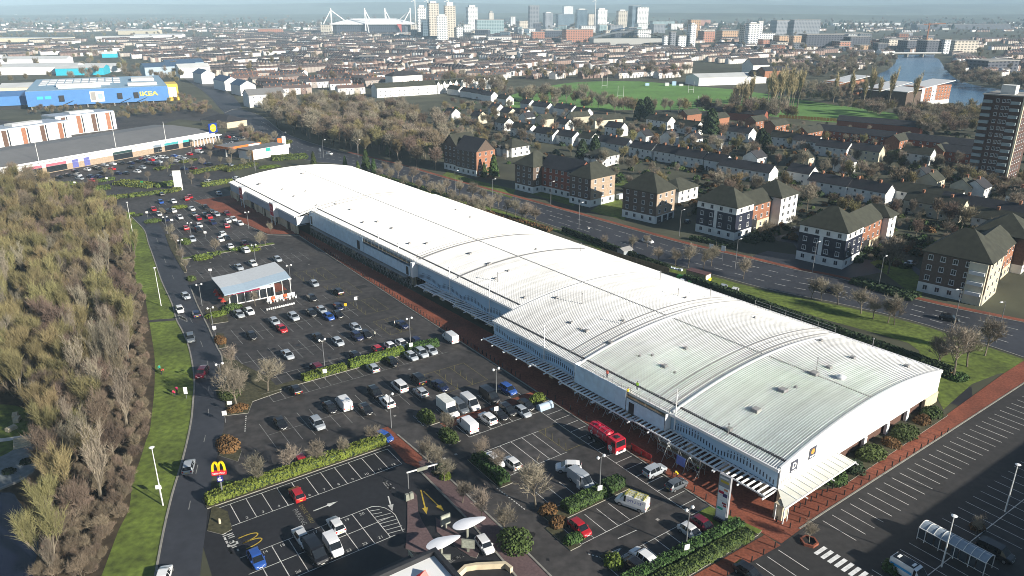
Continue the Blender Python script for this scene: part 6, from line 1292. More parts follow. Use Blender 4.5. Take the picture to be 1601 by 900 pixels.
for u, v, col, l in [(996,609,(.3,.55,.05),'roof worker in hi-vis standing near the sheeted scaffold'),(949,590,(.6,.12,.08),'roof worker in orange by the roof gutter')]:
    x, y, z = roof_at(u, v); person(*BF(y, x), z, 1.0, col, 'stand', l)
person(*BF(31.5, -1.0), 6.0, 2.2, (.7, .55, .02), 'stand', 'scaffolder in yellow on the sheeted scaffold deck')
# ---------------------------------------------------------------- flats, houses and other buildings
random.seed(31)
m_slate = M('slate_roof', (.030, .030, .034), .75, .2, .8, objvar=.25); m_mossy = M('mossy_tile', (.040, .042, .030), .85, .25, .6, objvar=.2)
m_render = M('white_render', (.70, .70, .67), .85, .08, .5, objvar=.08); m_creamr = M('cream_render', (.55, .50, .38), .85, .1, .5, objvar=.1)
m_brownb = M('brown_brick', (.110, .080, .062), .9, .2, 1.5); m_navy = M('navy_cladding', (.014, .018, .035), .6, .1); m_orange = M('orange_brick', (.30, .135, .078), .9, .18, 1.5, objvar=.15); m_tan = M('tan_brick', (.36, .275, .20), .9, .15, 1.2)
m_winf = M('window_frame', (.62, .63, .63), .6, .03); m_wing = M('window_pane', (.025, .03, .04), .1, .1, spec=.6)
def window_mesh(w, h):     # faces local -y; frame proud of the wall, pane and bars
    mb = MB(); mb.box(-w/2, -.06, 0, w/2, .02, h, 0); mb.box(-w/2+.12, -.075, .12, -.04, -.055, h-.12, 1); mb.box(.04, -.075, .12, w/2-.12, -.055, h-.12, 1); mb.box(-w/2-.08, -.12, -.1, w/2+.08, .02, 0, 0)
    return mb.mesh('window', [m_winf, m_wing])
WIN = window_mesh(1.25, 1.45); WINS = window_mesh(1.0, 1.1)
def windows(parent, face, a0, a1, zs, step, off, me=WIN):
    """face 'x' = wall at local x=off facing -x ; face 'y' = wall at local y=off facing -y"""
    n = max(1, int((a1-a0)/step)); s = (a1-a0)/n
    for z in zs:
        for k in range(n):
            c = a0+(k+.5)*s
            if face == 'y': ob('window', me, parent, (c, off-.02, z))
            else: ob('window', me, parent, (off-.02, c, z), -math.pi/2)
def block(root, x0, y0, x1, y1, mats, H=11.2, floors=4, roof='hip', rh=5.2, rmat=None, fx=True, fy=True, step=3.0, zb=(2.9,)):
    """mats = (ground, middle, top) bands"""
    fh = H/floors; zz = [0, fh, H-fh*.85, H]
    for k, m in enumerate(mats): MB().box(x0, y0, zz[k], x1, y1, zz[k+1]).build('wall', m, root)
    if roof == 'hip': MB().hip(x0, y0, x1, y1, H, rh, .6).build('roof', rmat or m_mossy, root)
    elif roof in 'xy':
        MB().gable(x0, y0, x1, y1, H, rh, .4, 0, roof).build('roof', rmat or m_mossy, root); g = MB()
        if roof == 'x': [g.add([(x, y0, H), (x, y1, H), (x, (y0+y1)/2, H+rh-.05)], [(0, 1, 2)]) for x in (x0+.03, x1-.03)]
        else: [g.add([(x0, y, H), (x1, y, H), ((x0+x1)/2, y, H+rh-.05)], [(0, 1, 2)]) for y in (y0+.03, y1-.03)]
        g.build('gable', mats[1], root)
    zs = [fh*k+.85 for k in range(floors)]
    if fx: windows(root, 'x', y0+.4, y1-.4, zs, step, x0)
    if fy: windows(root, 'y', x0+.4, x1-.4, zs, step+.6, y0)
def flats(u, v, deg, label): return thing('apartment_block', label, 'building', 'brick flats along the main road', (*P(u, v), 0), R(deg))
G_, W_ = m_render, m_brownb
r = flats(922, 324, 43, 'long four-storey flats with two hipped wings and red brick centre')
block(r, 0, 0, 15, 11, (G_, m_brownb, m_brownb)); block(r, 5, 11.05, 14, 31.9, (G_, m_redbrick, m_redbrick), roof='y', rh=4.4, rmat=m_slate, fy=False); block(r, 0, 32, 14, 43, (G_, m_brownb, m_brownb))
MB().box(0.2, -.05, 2.8, 14.8, -.003, 11.1).build('sun_tinted_face', m_tan, r)  # tan skin: sunlight on this side put into the colour
r = flats(1024, 350, 45, 'square four-storey brown brick flats with pyramid roof'); block(r, 0, 0, 12, 15, (G_, m_brownb, m_brownb), rh=6.0); MB().box(.2, -.05, 2.8, 11.8, -.003, 11.1).build('sun_toned_face', m_tan, r)  # paler skin on the sun side; the light is in its colour
for k in range(3): MB().box(1.0+k*3.7, -.1, 0, 3.6+k*3.7, -.06, 2.4).build('arch_opening', m_dark, r)
r = flats(1147, 376, 42, 'navy and white flats with pyramid roof and orange arched wing'); block(r, 0, 0, 10.5, 15.5, (G_, m_navy, G_), rh=5.5); MB().box(-.05, 7.3, 2.9, -.003, 8.5, 8.8).build('white_strip', G_, r); MB().box(10.52, .5, 2.9, 10.6, 10, 10).build('pilaster', G_, r)
block(r, 10.6, 2.5, 27, 11.5, (m_cream, m_orange, m_orange), H=9.4, floors=3, roof='x', rh=3.4, fx=False); MB().box(12, 2.38, 0, 18, 2.49, 4.2).build('archway', m_dark, r); block(r, 27.1, -1, 39, 11.5, (G_, G_, G_), H=10.4, rh=5, fx=False)
r = flats(1316, 421, 45, 'black and white corner flats with pyramid roof opposite the verge'); block(r, 0, 0, 12.5, 14.5, (G_, m_navy, G_), rh=6.0); MB().box(-.05, 6.8, 2.9, -.003, 8.0, 8.8).build('white_strip', G_, r)
block(r, 12.6, 2, 34, 11, (m_cream, m_orange, m_orange), H=9.4, floors=3, roof='x', rh=3.6, fx=False); MB().box(19, 1.88, 0, 25, 1.99, 4.2).build('archway', m_dark, r); block(r, 34.1, 0, 41, 11, (G_, G_, G_), H=9.4, rh=3.2, fx=False)
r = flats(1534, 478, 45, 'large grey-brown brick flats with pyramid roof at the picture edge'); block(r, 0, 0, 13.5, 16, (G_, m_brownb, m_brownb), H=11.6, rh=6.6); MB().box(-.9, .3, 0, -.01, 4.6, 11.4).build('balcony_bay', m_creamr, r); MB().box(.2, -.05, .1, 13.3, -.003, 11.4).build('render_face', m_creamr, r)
for z in (3.6, 6.4, 9.2): MB().box(-1.6, .6, z-.9, -.92, 4.2, z).build('balcony', m_winf, r)
block(r, 13.6, 2, 36, 12, (m_cream, m_orange, m_orange), H=9.6, floors=3, roof='x', rh=3.8, fx=False); MB().box(20, 1.88, 0, 26, 1.99, 4.4).build('archway', m_dark, r); block(r, 36.1, -1, 50, 13, (G_, m_brownb, m_brownb), H=10.6, rh=5.6, fx=False)
r = flats(745, 276, 44, 'dark brick flats with two gables and sunlit end behind the shed'); block(r, 0, 0, 12, 15, (G_, m_brownb, m_brownb), H=11.4, roof='y', rh=5.4, rmat=m_slate); block(r, 1, 15.1, 14, 25, (G_, m_brownb, m_brownb), H=12.2, roof='x', rh=5.0, fy=False); MB().box(.2, -.05, .1, 11.8, -.003, 11.3).build('sun_toned_face', m_orange, r)  # orange end face has the sunlight put into its colour
for u, v, l in [(800,246,'low white home with hipped mossy roof and small gables behind the red brick flats'),(1060,318,'low cream homes with mossy hipped roofs between the flats'),(940,262,'low hipped home beyond the two-winged flats')]:
    r = flats(u, v, 44, l); block(r, 0, 0, 14, 11, (G_, G_, G_), H=5.0, floors=2, rh=3.6)
    for y in (2, 7): MB().box(-1.6, y, 0, 0, y+3, 4.0).build('porch_wing', G_, r); MB().gable(-1.7, y-.1, .3, y+3.1, 4.0, 1.6, .2, 0, 'x').build('porch_roof', m_slate, r)
# houses of the estate: blocks of two to six homes, ridge along local x
def house(u, v, L, deg=-48, wall=None, roof=None, H=5.2, D=8.0, rh=2.9, label='', win=True, name='house', cat='house', group='white estate houses', chim=1, auto=True):
    r = thing(name, label, cat, group, (*P(u, v), 0), R(deg), auto); wall = wall or m_render
    mb = MB().box(-L/2, 0, 0, L/2, D, H); mb.add([(x, y, z) for x in (-L/2, L/2) for y, z in ((0, H), (D, H), (D/2, H+rh-.05))], [(0, 2, 1), (3, 4, 5)]); mb.build('wall', wall, r)
    MB().gable(-L/2, 0, L/2, D, H, rh, .3).build('roof', roof or m_slate, r)
    for k in range(chim): x = -L/2+L*(k+.5)/chim if chim > 1 else random.uniform(-.3, .3)*L; MB().box(x-.4, D/2-.5, H+rh-.6, x+.4, D/2+.5, H+rh+1.1).build('chimney', m_orange, r)
    if win:
        windows(r, 'y', -L/2+.5, L/2-.5, (.9, 3.5), 3.4, 0, WINS)
        MB().box(-L/2+1.2, -.08, 0, -L/2+2.2, -.01, 2.1).build('door', m_dark, r)
    return r
EST = """708 148 17;729 152 17;746 155 15;760 158 12;784 164 12;820 172 9;842 177 17;879 181 18;905 187 12;788 187 10;812 189 10;781 204 10;812 214 17;848 222 17;879 226 16;913 230 9;943 236 9;962 240 13;1000 247 15;1041 254 16;1076 261 16;1115 268 11;1160 281 26;1245 287 11;1290 305 17;1347 315 18;1430 322 30;1540 348 34;1026 200 18;1070 209 17;1152 220 15;1220 229 15;1256 235 14;1297 245 17;1346 250 17;1430 256 13;1453 340 20;1580 372 26;1605 330 16;875 206 10;700 188 9;742 193 8;770 180 9;957 212 12"""
m_roofs = [m_slate, m_slate, m_slate, m_mossy]
for i, it in enumerate(EST.split(';')):
    u, v, L = map(float, it.split()); wm = random.choice([m_render]*4+[m_creamr]); a = 'near the park' if v < 190 else 'in the middle of the estate' if v < 235 else 'behind the flats' if v < 300 else 'nearest the right-hand flats'
    house(u, v, L, -48+random.uniform(-3, 3), wm, random.choice(m_roofs), label=f"{'white' if wm is m_render else 'cream'} rendered {'terrace' if L > 14 else 'house'} {a}", win=v > 186, chim=1 if L < 14 else 2)
for u, v, L, c, l in [(909,194,14,m_creamr,'large white house facing the park trees'),(952,199,22,m_creamr,'long cream house with brown roof near the park'),(1015,226,7,m_render,'narrow gabled house among garden trees'),(1055,228,7,m_render,'narrow gabled house among garden trees'),(1092,231,7,m_render,'narrow gabled house among garden trees'),(1132,236,7,m_render,'narrow gabled house among garden trees'),(830,195,8,m_render,'narrow gabled house beside the brown garden'),(858,198,9,m_creamr,'small tan gabled house beside the brown garden'),
                      (1190,262,9,m_render,'white house with twin gables beside the terrace'),(1268,262,7,m_creamr,'narrow gabled house in the central trees'),(1332,270,7,m_render,'narrow gabled house in the central trees'),(1453,291,7,m_render,'white gabled house in front of the tower block'),(1468,300,9,m_creamr,'cream gabled house in front of the tower block'),(1541,312,9,m_render,'white gabled house at the foot of the tower'),(1520,310,8,m_creamr,'cream gabled house at the foot of the tower')]:
    house(u, v, L, 42 if 'gable' in l else -48+75, c, m_mossy if c is m_creamr else m_slate, label=l, win=v > 215)
for u, v, L, l in [(1085,190,16,'orange brick terrace by the park hedge'),(1130,196,14,'orange brick terrace by the park hedge'),(1190,201,14,'orange brick terrace by the park fence'),(1222,208,16,'orange brick terrace by the park fence'),(1275,219,20,'orange brick terrace by the park fence'),(1417,232,20,'orange brick terrace near the riverside trees'),(1480,250,12,'orange brick terrace near the riverside trees')]:
    house(u, v, L, 40, m_orange, m_mossy, label=l, group='orange brick terraces', win=v > 200, chim=0)
for u, v, L, l in [(1330,222,46,'long dark brown brick terrace below the park'),(1470,238,40,'long dark brown brick terrace beside the tower block'),(1370,206,50,'long brown terrace along the park road'),(1510,256,28,'brown terrace at the foot of the tower block'),(1150,188,40,'long brown terrace along the park road')]:
    house(u, v, L, -45 if v > 210 else -40, m_redbrick, m_slate, label=l, group='dark brown terraces', win=v > 215, chim=0)
# tower block
tw = thing('tower_block', 'tall brick tower block with balconies and white plant room', 'building', None, (*P(1570, 293), 0), R(43))
TH = 38.5; MB().box(0, 0, 0, 18, 15.5, TH).build('wall', M('tower_brick', (.095, .055, .045), .9, .15, 1.0), tw); MB().box(-.12, -.12, 0, 1.0, .6, TH+.4).build('corner_pier', m_creamr, tw); MB().box(-.5, -.5, TH+.02, 18.5, 16, TH+.5).build('roof_deck', m_conc, tw); MB().box(3.5, 5, TH+.5, 8.5, 10.5, TH+4.2).build('plant_room', m_render, tw)
m_balc = M('balcony_glass', (.30, .36, .38), .3, .1)
for f in range(13):
    z = 1.0+f*2.9
    for y0, y1 in ((1.2, 4.6), (11.6, 15.2)): MB().box(-1.3, y0, z-.5, -.02, y1, z+.75).build('balcony', m_balc, tw)
    for y in (5.8, 7.5, 9.8): ob('window', WIN, tw, (-.02, y, z), -math.pi/2)
    for x in (3.2, 6.6, 10, 13.4): ob('window', WIN, tw, (x, -.02, z))
mb = MB(); [mb.bar((-.3, y, TH+.5), (-.3, y, TH+1.5), .06) for y in range(0, 16, 3)]; mb.bar((-.3, 0, TH+1.5), (-.3, 15.5, TH+1.5), .06); mb.build('roof_rail', m_steel, tw)

# ---------------------------------------------------------------- left: second store, blue furniture store, white apartments, sheds
st2 = thing('store_building', 'long low store with grey roof, white fascia and coloured shopfronts', 'building', None, (*P(24, 280), 0), R(62.35))
SLn = 116.0; m_groof = M('grey_roof', (.17, .17, .17), .7, .06, .3, big=.06)
MB().box(-30, 0, 0, SLn, 52, 6.4).build('wall', m_white, st2); MB().box(-30, -.06, 0, SLn, -.003, 2.9).build('brick_base', m_tan, st2)
MB().add([(-31, -1, 6.45), (SLn+.5, -1, 6.45), (SLn+.5, 53, 6.45), (-31, 53, 6.45), (-31, 26, 9.2), (SLn-8, 26, 9.2)], [(0, 1, 5, 4), (1, 2, 5), (2, 3, 4, 5), (3, 0, 4)]).build('roof', m_groof, st2)
MB().box(-31, -1.1, 5.6, SLn+.6, -.8, 6.5).build('fascia', m_signw, st2)
for k, (x, w, c) in enumerate([(4, 9, (.42, .12, .16)), (15, 10, (.42, .12, .16)), (28, 3, (.12, .13, .35)), (34, 3, (.12, .13, .35)), (50, 11, (.02, .05, .05)), (74, 5, (.2, .25, .3)), (81, 9, (.05, .30, .32)), (93, 5, (.05, .45, .4))]):
    MB().box(x, -.14, .3, x+w, -.08, 3.0).build('shopfront', m_glass if k not in (2, 3) else M('panel_violet', (.12, .13, .35), .5, .1), st2); MB().box(x, -.22, 3.1, x+w, -.1, 4.3).build('shop_sign', M('shop_sign_%d' % k, c, .5, .1), st2)
for x in (12, 52, 82): MB().tube((x, -.6, 5), (x, -.6, 16), .16, .1, 6).build('mast', m_postw, st2)
for k in range(9): MB().box(98+k*2.2, -3.2, 0, 98.5+k*2.2, -2.7, 4).build('arcade_column', m_signw, st2)
MB().box(97, -3.4, 4, SLn+2, -.02, 4.6).build('arcade_roof', m_signw, st2)
bs_ = MB().box(SLn-5, -1.6, 5.8, SLn+1, -1.12, 11.2).build('sign_board', M('sign_royal', (.01, .04, .25), .4, .02), st2); nn = 18
MB().add([(SLn-2+2.2*math.cos(2*math.pi*k/nn), -1.65, 8.5+2.2*math.sin(2*math.pi*k/nn)) for k in range(nn)], [tuple(range(nn))]).build('yellow_disc', M('disc_yellow', (.8, .62, .02), .4, 0), bs_); strokes((SLn-2, -1.7, 8.0), 0, 4, 1.0, M('disc_blue', (.02, .06, .4), .4, 0), bs_, tilt=math.pi/2, seed=3)
ik = thing('furniture_store', 'huge bright blue furniture store with yellow sign letters', 'building', None, (*P(45, 172), 0), R(27.3))
m_ik = M('store_blue', (.075, .21, .47), .5, .05, .2); IL = 101
MB().box(0, 0, 2.4, IL, 120, 13.9).build('wall', m_ik, ik); MB().box(2, 2, 0, IL-2, 118, 2.4).build('undercroft', m_dark, ik); MB().box(.3, .3, 13.9, IL-.3, 119.7, 13.98).build('roof', M('store_roof', (.25, .38, .48), .5, .05), ik)
for k in range(11): MB().box(2+k*9.6, .3, 0, 2.7+k*9.6, 1, 3.2).build('pillar', m_conc, ik)
m_yel = M('letter_yellow', (.85, .70, .12), .5, 0)
text('IKEA', (86, -.25, 8.4), 0, 4.6, m_yel, ik, tilt=math.pi/2, extrude=.15, sx=1.45, bold=.12)
MB().box(43.5, -.3, 4.0, 53.5, -.05, 12).build('poster', m_signw, ik); MB().box(44, -.33, 5, 47.5, -.31, 11.5).build('poster_print', m_flash, ik); MB().box(49, -.33, 6, 52.5, -.31, 10).build('poster_print', m_clad_g, ik)
for x in (7, 12.5): MB().box(x, -.2, 7.6, x+4.2, -.05, 9.8).build('teal_panel', M('teal', (.05, .45, .62), .5, 0), ik)
for x in (22, 63, 75): MB().box(x, -.8, 5.5, x+3.5, -.02, 10).build('stair_recess', m_dark, ik); MB().add([(x+2, -3, 3), (x+10, -3, 6.2), (x+10, -.1, 6.2), (x+2, -.1, 3)], [(0, 1, 2, 3)]).build('stair', m_conc, ik)
for i in range(10):
    for j in range(3): MB().box(6+i*6.2, 52+j*20, 13.99, 11.2+i*6.2, 67+j*20, 14.5).build('solar_panel', m_winf, ik)
for x, y, w, d in [(22, 14, 30, 8), (20, 28, 26, 8), (45, 34, 14, 8), (72, 14, 22, 10), (76, 60, 18, 24)]: MB().box(x, y, 13.99, x+w, y+d, 16).build('roof_plant', m_render, ik)
MB().box(IL+.1, 20, 0, IL+9, 46, 13.6).build('entrance_box', M('store_yellow', (.75, .50, .06), .5, .05), ik); MB().box(IL+1.5, 19.8, 3, IL+7.5, 19.95, 11).build('entrance_glass', m_signw, ik)
MB().box(-44, 10, 3, -.1, 60, 10).build('side_wing', m_ik, ik); MB().box(-42, 11, 0, -2, 60, 3).build('undercroft', m_dark, ik)
mw = M('apartment_white', (.74, .74, .72), .6, .05)
for (u, v, deg, Ln, Dp, n, l) in [(92, 213, 56, 37, 17, 4, 'white apartment block with orange vertical strips behind the grey-roofed store'), (-2, 238, 66, 44, 17, 4, 'white apartment block with orange vertical strips at the left edge')]:
    r = thing('apartment_block', l, 'building', 'white apartments by the store', (*P(u, v), 0), R(deg)); MB().box(0, 0, 0, Ln, Dp, 11.6).build('wall', mw, r); MB().box(.4, .4, 11.6, Ln-.4, Dp-.4, 11.9).build('roof', M('apt_roof', (.3, .35, .42), .6, .1), r); MB().box(Ln*.3, 4, 11.9, Ln*.7, 11, 13).build('roof_plant', m_render, r)
    for k in range(n):
        x = Ln*(k+.35)/n; MB().box(x, -.12, .3, x+2.6, -.01, 11).build('brick_strip', m_orange if k % 2 else M('strip_brown', (.12, .07, .05), .8, .1), r); MB().box(x+3.2, -.1, .3, x+3.9, -.01, 11).build('window_strip', m_wing, r)
def plain(name, u, v, deg, L, D, H, wall, roof, label, cat='building', rk='flat', rh=2, group=None, fac=None):
    r = thing(name, label, cat, group, (*P(u, v), 0), R(deg)); MB().box(0, 0, 0, L, D, H).build('wall', wall, r)
    if rk == 'flat': MB().box(-.3, -.3, H+.01, L+.3, D+.3, H+.5).build('roof', roof, r)
    elif rk == 'hip': MB().hip(0, 0, L, D, H, rh, .6).build('roof', roof, r)
    else: MB().gable(0, 0, L, D, H, rh, .4, 0, rk).build('roof', roof, r); g = MB(); ([g.add([(x, 0, H), (x, D, H), (x, D/2, H+rh-.05)], [(0, 1, 2)]) for x in (.02, L-.02)] if rk == 'x' else [g.add([(0, y, H), (L, y, H), (L/2, y, H+rh-.05)], [(0, 1, 2)]) for y in (.02, D-.02)]); g.build('gable', wall, r)
    return r
m_wshed = M('shed_white', (.72, .73, .74), .6, .06); m_lroof = M('pale_roof', (.52, .53, .52), .6, .08, .1)
plain('bungalow', 316, 196, -32, 26, 16, 4, m_cream, m_slate, 'low cream building with dark hipped roof beside the blue disc sign', rk='hip', rh=3.5)
for u, v, deg, L, D, H, w, rr, l in [(-40,118,12,110,40,9,m_wshed,m_lroof,'long white warehouse at the left edge beyond the blue store'),(2,102,14,84,30,8,m_wshed,m_lroof,'white warehouse with blue logo beyond the blue store'),(88,118,14,52,30,8,M('shed_cyan',(.03,.42,.55),.5,.1),m_lroof,'turquoise-walled shed beyond the blue store'),(130,113,10,40,26,7,m_wshed,m_lroof,'low white shed beside the turquoise shed'),(-30,66,8,190,60,9,m_creamr,m_lroof,'very long cream factory roof at the left edge'),(150,63,10,140,50,9,m_wshed,m_lroof,'long white factory with saw-tooth front'),(210,61,8,120,40,10,m_wshed,m_lroof,'white factory beside the terraces'),(160,90,20,22,12,6,M('shed_cyan',(),.5),m_lroof,'small turquoise shed far beyond the blue store'),(0,146,20,40,30,5,m_creamr,m_lroof,'low cream shed behind the blue store wing'),(185,54,5,120,40,12,m_creamr,m_lroof,'pale far building among the terraces')]:
    plain('warehouse', u, v, deg, L, D, H, w, rr, l, 'warehouse', 'x' if D < 45 else 'flat', 3, 'warehouses on the left')
m_blueroof = M('blue_slate', (.05, .09, .15), .5, .1)
for u, v, deg, L, D, H, w, rr, l in [(228,119,40,60,20,10,m_clad_g,m_blueroof,'grey flats with dark roofs beyond the blue store'),(262,112,40,46,18,10,m_clad_g,m_blueroof,'grey flats with dark roofs beside the white block'),(282,122,35,34,20,11,mw,m_lroof,'white flat-roofed apartment block on the street'),(303,128,-52,30,14,10,mw,m_blueroof,'gabled apartment block with blue-grey roof on the street'),(335,138,-52,34,14,9,mw,m_blueroof,'row of gabled homes with blue-grey roofs along the street'),(362,146,-52,26,14,9,mw,m_blueroof,'gabled homes with blue-grey roofs near the junction')]:
    plain('street_building', u, v, deg, L, D, H, w, rr, l, 'building', 'x', 4, 'buildings along the street')
r = plain('corner_house', 391, 168, 38, 30, 14, 9.5, m_render, m_groof, 'white rendered house with grey roof at the road junction', 'house', 'x', 4); windows(r, 'y', 1, 29, (1, 4, 7), 5, 0, WINS)
# petrol station
ps = thing('petrol_station', 'petrol station shop with orange and white fascia and teal panel', 'building', None, (*P(397, 250), 0), R(56)); MB().box(0, 0, 0, 23, 12, 4.2).build('wall', m_white, ps); MB().box(-.5, -.6, 4.21, 23.5, 12.5, 5.0).build('roof', m_groof, ps); MB().box(-.6, -.8, 3.4, 23.6, -.62, 5.3).build('fascia', m_signw, ps); MB().box(7.5, -.9, 3.5, 10.5, -.82, 5.2).build('teal_panel', M('teal_dk', (.02, .35, .30), .5, 0), ps); MB().box(-.9, -.8, 0, -.62, .4, 5).build('orange_pier', M('pier_orange', (.75, .3, .02), .5, 0), ps)
MB().box(-4, 14, 4.6, 16, 26, 5.6).build('canopy', m_groof, ps); MB().box(-4.2, 13.7, 4.5, 16.2, 13.95, 5.75).box(-4.2, 14, 4.5, -4.02, 26, 5.75).build('canopy_fascia', M('canopy_orange', (.65, .17, .03), .5, .05), ps); [MB().box(x, 20, 0, x+.6, 20.6, 4.6).build('canopy_post', m_signw, ps) for x in (-2, 6, 14)]; MB().box(8, 13.6, 4.7, 15, 13.68, 5.6).build('canopy_sign', m_signw, ps)
pt = thing('price_sign', 'tall white and orange price sign at the petrol station', 'sign', None, (*P(445, 231), 0), R(20)); MB().box(-1, -.3, 0, 1, .3, 6.5).build('panel', m_signw, pt); MB().box(-3.5, -.3, 1.5, -1.1, .3, 5.5).build('panel', M('canopy_orange', (), .5), pt)
# white terrace with gables, park pavilion, riverside flats, bridge
r = plain('white_terrace', 680, 147, 47, 92, 12, 8.5, m_render, m_mossy, 'long white gabled terrace beyond the bare wood', 'house', 'x', 3.5)
for k in range(12): MB().gable(2+k*7.5, -.6, 6.5+k*7.5, 4, 8.2, 3.0, .2, 0, 'y').build('gable_roof', m_mossy, r); MB().add([(2+k*7.5, -.5, 8.0), (6.5+k*7.5, -.5, 8.0), (4.25+k*7.5, -.5, 11)], [(0, 1, 2)]).build('gable', m_render, r); MB().box(3+k*7.5, -.8, 0, 5.5+k*7.5, -.01, 8).build('bay_window', m_render, r)
windows(r, 'y', 1, 91, (1.2, 4.6), 3.8, -.0, WINS)
r = plain('white_terrace', 590, 153, 34, 58, 12, 8.5, m_render, m_mossy, 'white rendered terrace with dark roof beyond the bare wood', 'house', 'x', 3.5); windows(r, 'y', 1, 57, (1.2, 4.6), 4.4, 0, WINS)
plain('white_block', 615, 141, 40, 34, 14, 13, mw, m_slate, 'taller white apartment block among the terraces', 'building', 'hip', 4)
r = plain('park_pavilion', 1092, 134, 18, 66, 26, 8, mw, m_lroof, 'long white pavilion with low pale roof beside the park', 'building', 'x', 3); MB().box(66.1, 4, 0, 84, 22, 6).build('annexe', m_render, r); MB().gable(60, -6, 72, 6, 8, 6, .3, 0, 'y').build('gable_roof', m_slate, r)
plain('park_house', 1176, 118, 22, 24, 20, 12, m_render, m_slate, 'tall pink-white house with steep dark roof beside the pavilion', 'house', 'x', 7); plain('park_house', 1195, 122, 22, 40, 14, 8, m_orange, m_slate, 'row of red and white gabled houses beside the pavilion', 'house', 'x', 4)
r = thing('riverside_flats', 'orange and white riverside flats with long sloping roof', 'building', 'riverside flats', (*P(1437, 166), 0), R(32)); MB().box(0, 0, 0, 42, 16, 15).build('wall', m_orange, r); MB().add([(-22, -1.5, 12.5), (44, -1.5, 18.5), (44, 18, 18.5), (-22, 18, 12.5), (-22, -1.5, 12), (44, -1.5, 18), (44, 18, 18), (-22, 18, 12)], [(0, 1, 2, 3), (0, 4, 5, 1), (1, 5, 6, 2), (3, 2, 6, 7), (0, 3, 7, 4)]).build('roof', m_winf, r); MB().box(-20, .2, 0, -.05, 16, 12).build('dark_wing', m_brownb, r); MB().box(14, -.1, 0, 20, -.02, 15).box(-.01, -.1, 0, 4, -.02, 14).box(0, -.16, 0, 42, -.11, 3.4).build('white_panel', m_render, r); windows(r, 'y', 5, 41, (4, 7, 10, 12.5), 4.5, -.1, WIN)
for z in (4, 7, 10, 13): MB().box(42.02, 1, z-.2, 44, 14, z+.6).build('balcony', m_winf, r)
for u, v, l in [(1372,163,'dark riverside flats with raised roof behind the poplars'),(1310,150,'low orange riverside flats behind the poplars')]:
    r = thing('riverside_flats', l, 'building', 'riverside flats', (*P(u, v), 0), R(32)); MB().box(0, 0, 0, 40, 16, 12).build('wall', m_brownb if u > 1350 else m_orange, r); MB().add([(-2, -1.5, 11), (42, -1.5, 16), (42, 18, 16), (-2, 18, 11), (-2, -1.5, 10.6), (42, -1.5, 15.6)], [(0, 1, 2, 3), (0, 4, 5, 1)]).build('roof', m_winf, r); MB().box(30, -.1, 0, 36, -.02, 13).build('brick_panel', m_orange, r)
br = thing('river_bridge', 'low white road bridge across the river', 'bridge', None, (*P(1400, 89), 0), R(2)); MB().box(-4, 0, 5, 76, 12, 6.4).build('deck', m_conc, br); MB().box(-4, -.3, 6.4, 76, 0, 7.4).build('parapet', m_postw, br); [MB().box(x, 1, -1, x+2, 11, 5).build('pier', m_conc, br) for x in (20, 46)]
# park furniture
pf = thing('park_fence', 'low orange timber fence along the lower park edge', 'fence', None, (0, 0, 0)); a_, b_ = Vector(P(1218, 184)), Vector(P(1338, 192))
for k in range(24): p = a_+(b_-a_)*k/24; q = a_+(b_-a_)*(k+.9)/24; MB().bar((p.x, p.y, 1.2), (q.x, q.y, 1.2), .1, 2.2).build('panel', m_board if False else M('fence_orange', (.33, .2, .06), .8, .1), pf)
def posts():
    r = ob('goal_posts', None); MB().tube((-2.8, 0, 0), (-2.8, 0, 11), .12, .1, 5).build('upright', m_postw, r); MB().tube((2.8, 0, 0), (2.8, 0, 11), .12, .1, 5).build('upright', m_postw, r); MB().bar((-2.8, 0, 3), (2.8, 0, 3), .12).build('crossbar', m_postw, r); return r
copies(posts, [(970,154),(1080,145),(1095,172),(945,138)], 'white rugby posts on the park lawn', 'goal posts', 'rugby posts', R(20))
pg = thing('playground', 'small playground with white and blue frames at the far side of the park', 'playground', None, (*P(1040, 134), 0)); [MB().box(x, y, 0, x+4, y+3, h).build('frame', m, pg) for x, y, h, m in ((0, 0, 3, m_winf), (8, 4, 4, m_clad), (-20, 2, 2.5, m_clad), (14, -2, 2, m_sail if False else m_winf))]
# ---------------------------------------------------------------- trees of the estate, park, river and road
random.seed(77)
def ring_trees(kind, name, label, group, poly, n, s0, s1, mind=5.0, keep=None, bad=()):
    out = []; xs_ = [p[0] for p in poly]; ys_ = [p[1] for p in poly]; t = 0
    while len(out) < n and t < n*60:
        t += 1; u, v = random.uniform(min(xs_), max(xs_)), random.uniform(min(ys_), max(ys_))
        if not inside(poly, u, v): continue
        x, y = P(u, v)
        if any((x-a)**2+(y-b)**2 < mind**2 for a, b in out): continue
        out.append((x, y))
    for i, (x, y) in enumerate(out): plant_tree(random.choice(kind) if isinstance(kind, list) else kind, i, x, y, random.uniform(s0, s1), name, label, 'tree', group)
    return out
GB = 'bare tree in the gardens of the white-house estate'
gt = "760 172;775 190;795 176;806 200;828 182;850 205;866 190;868 214;830 228;900 212;918 214;893 243;905 248;922 203;935 205;968 222;985 215;990 230;1003 218;1022 236;1035 213;1050 235;1068 240;1082 236;1098 243;1110 250;1123 244;1135 254;1150 238;1128 222;1165 246;1178 252;1215 262;1228 255;1240 262;1255 266;1262 250;1290 275;1305 268;1318 280;1330 284;1345 278;1358 288;1372 276;1385 270;1400 296;1412 288;1425 300;1435 290;1390 262;1380 250;1440 272;1465 268;1480 275;1502 290;1515 298;1530 280;1495 262;1230 300;1180 310;1205 320;1262 330;1310 345;1330 350;1395 340;1480 360;1500 366;1560 320;1585 340;975 255;945 262;990 268;1020 275;1035 300;1120 300;1150 305;1465 345;1430 375;1520 385;1590 300;1555 345;840 242;822 240;780 225;792 245;815 228"
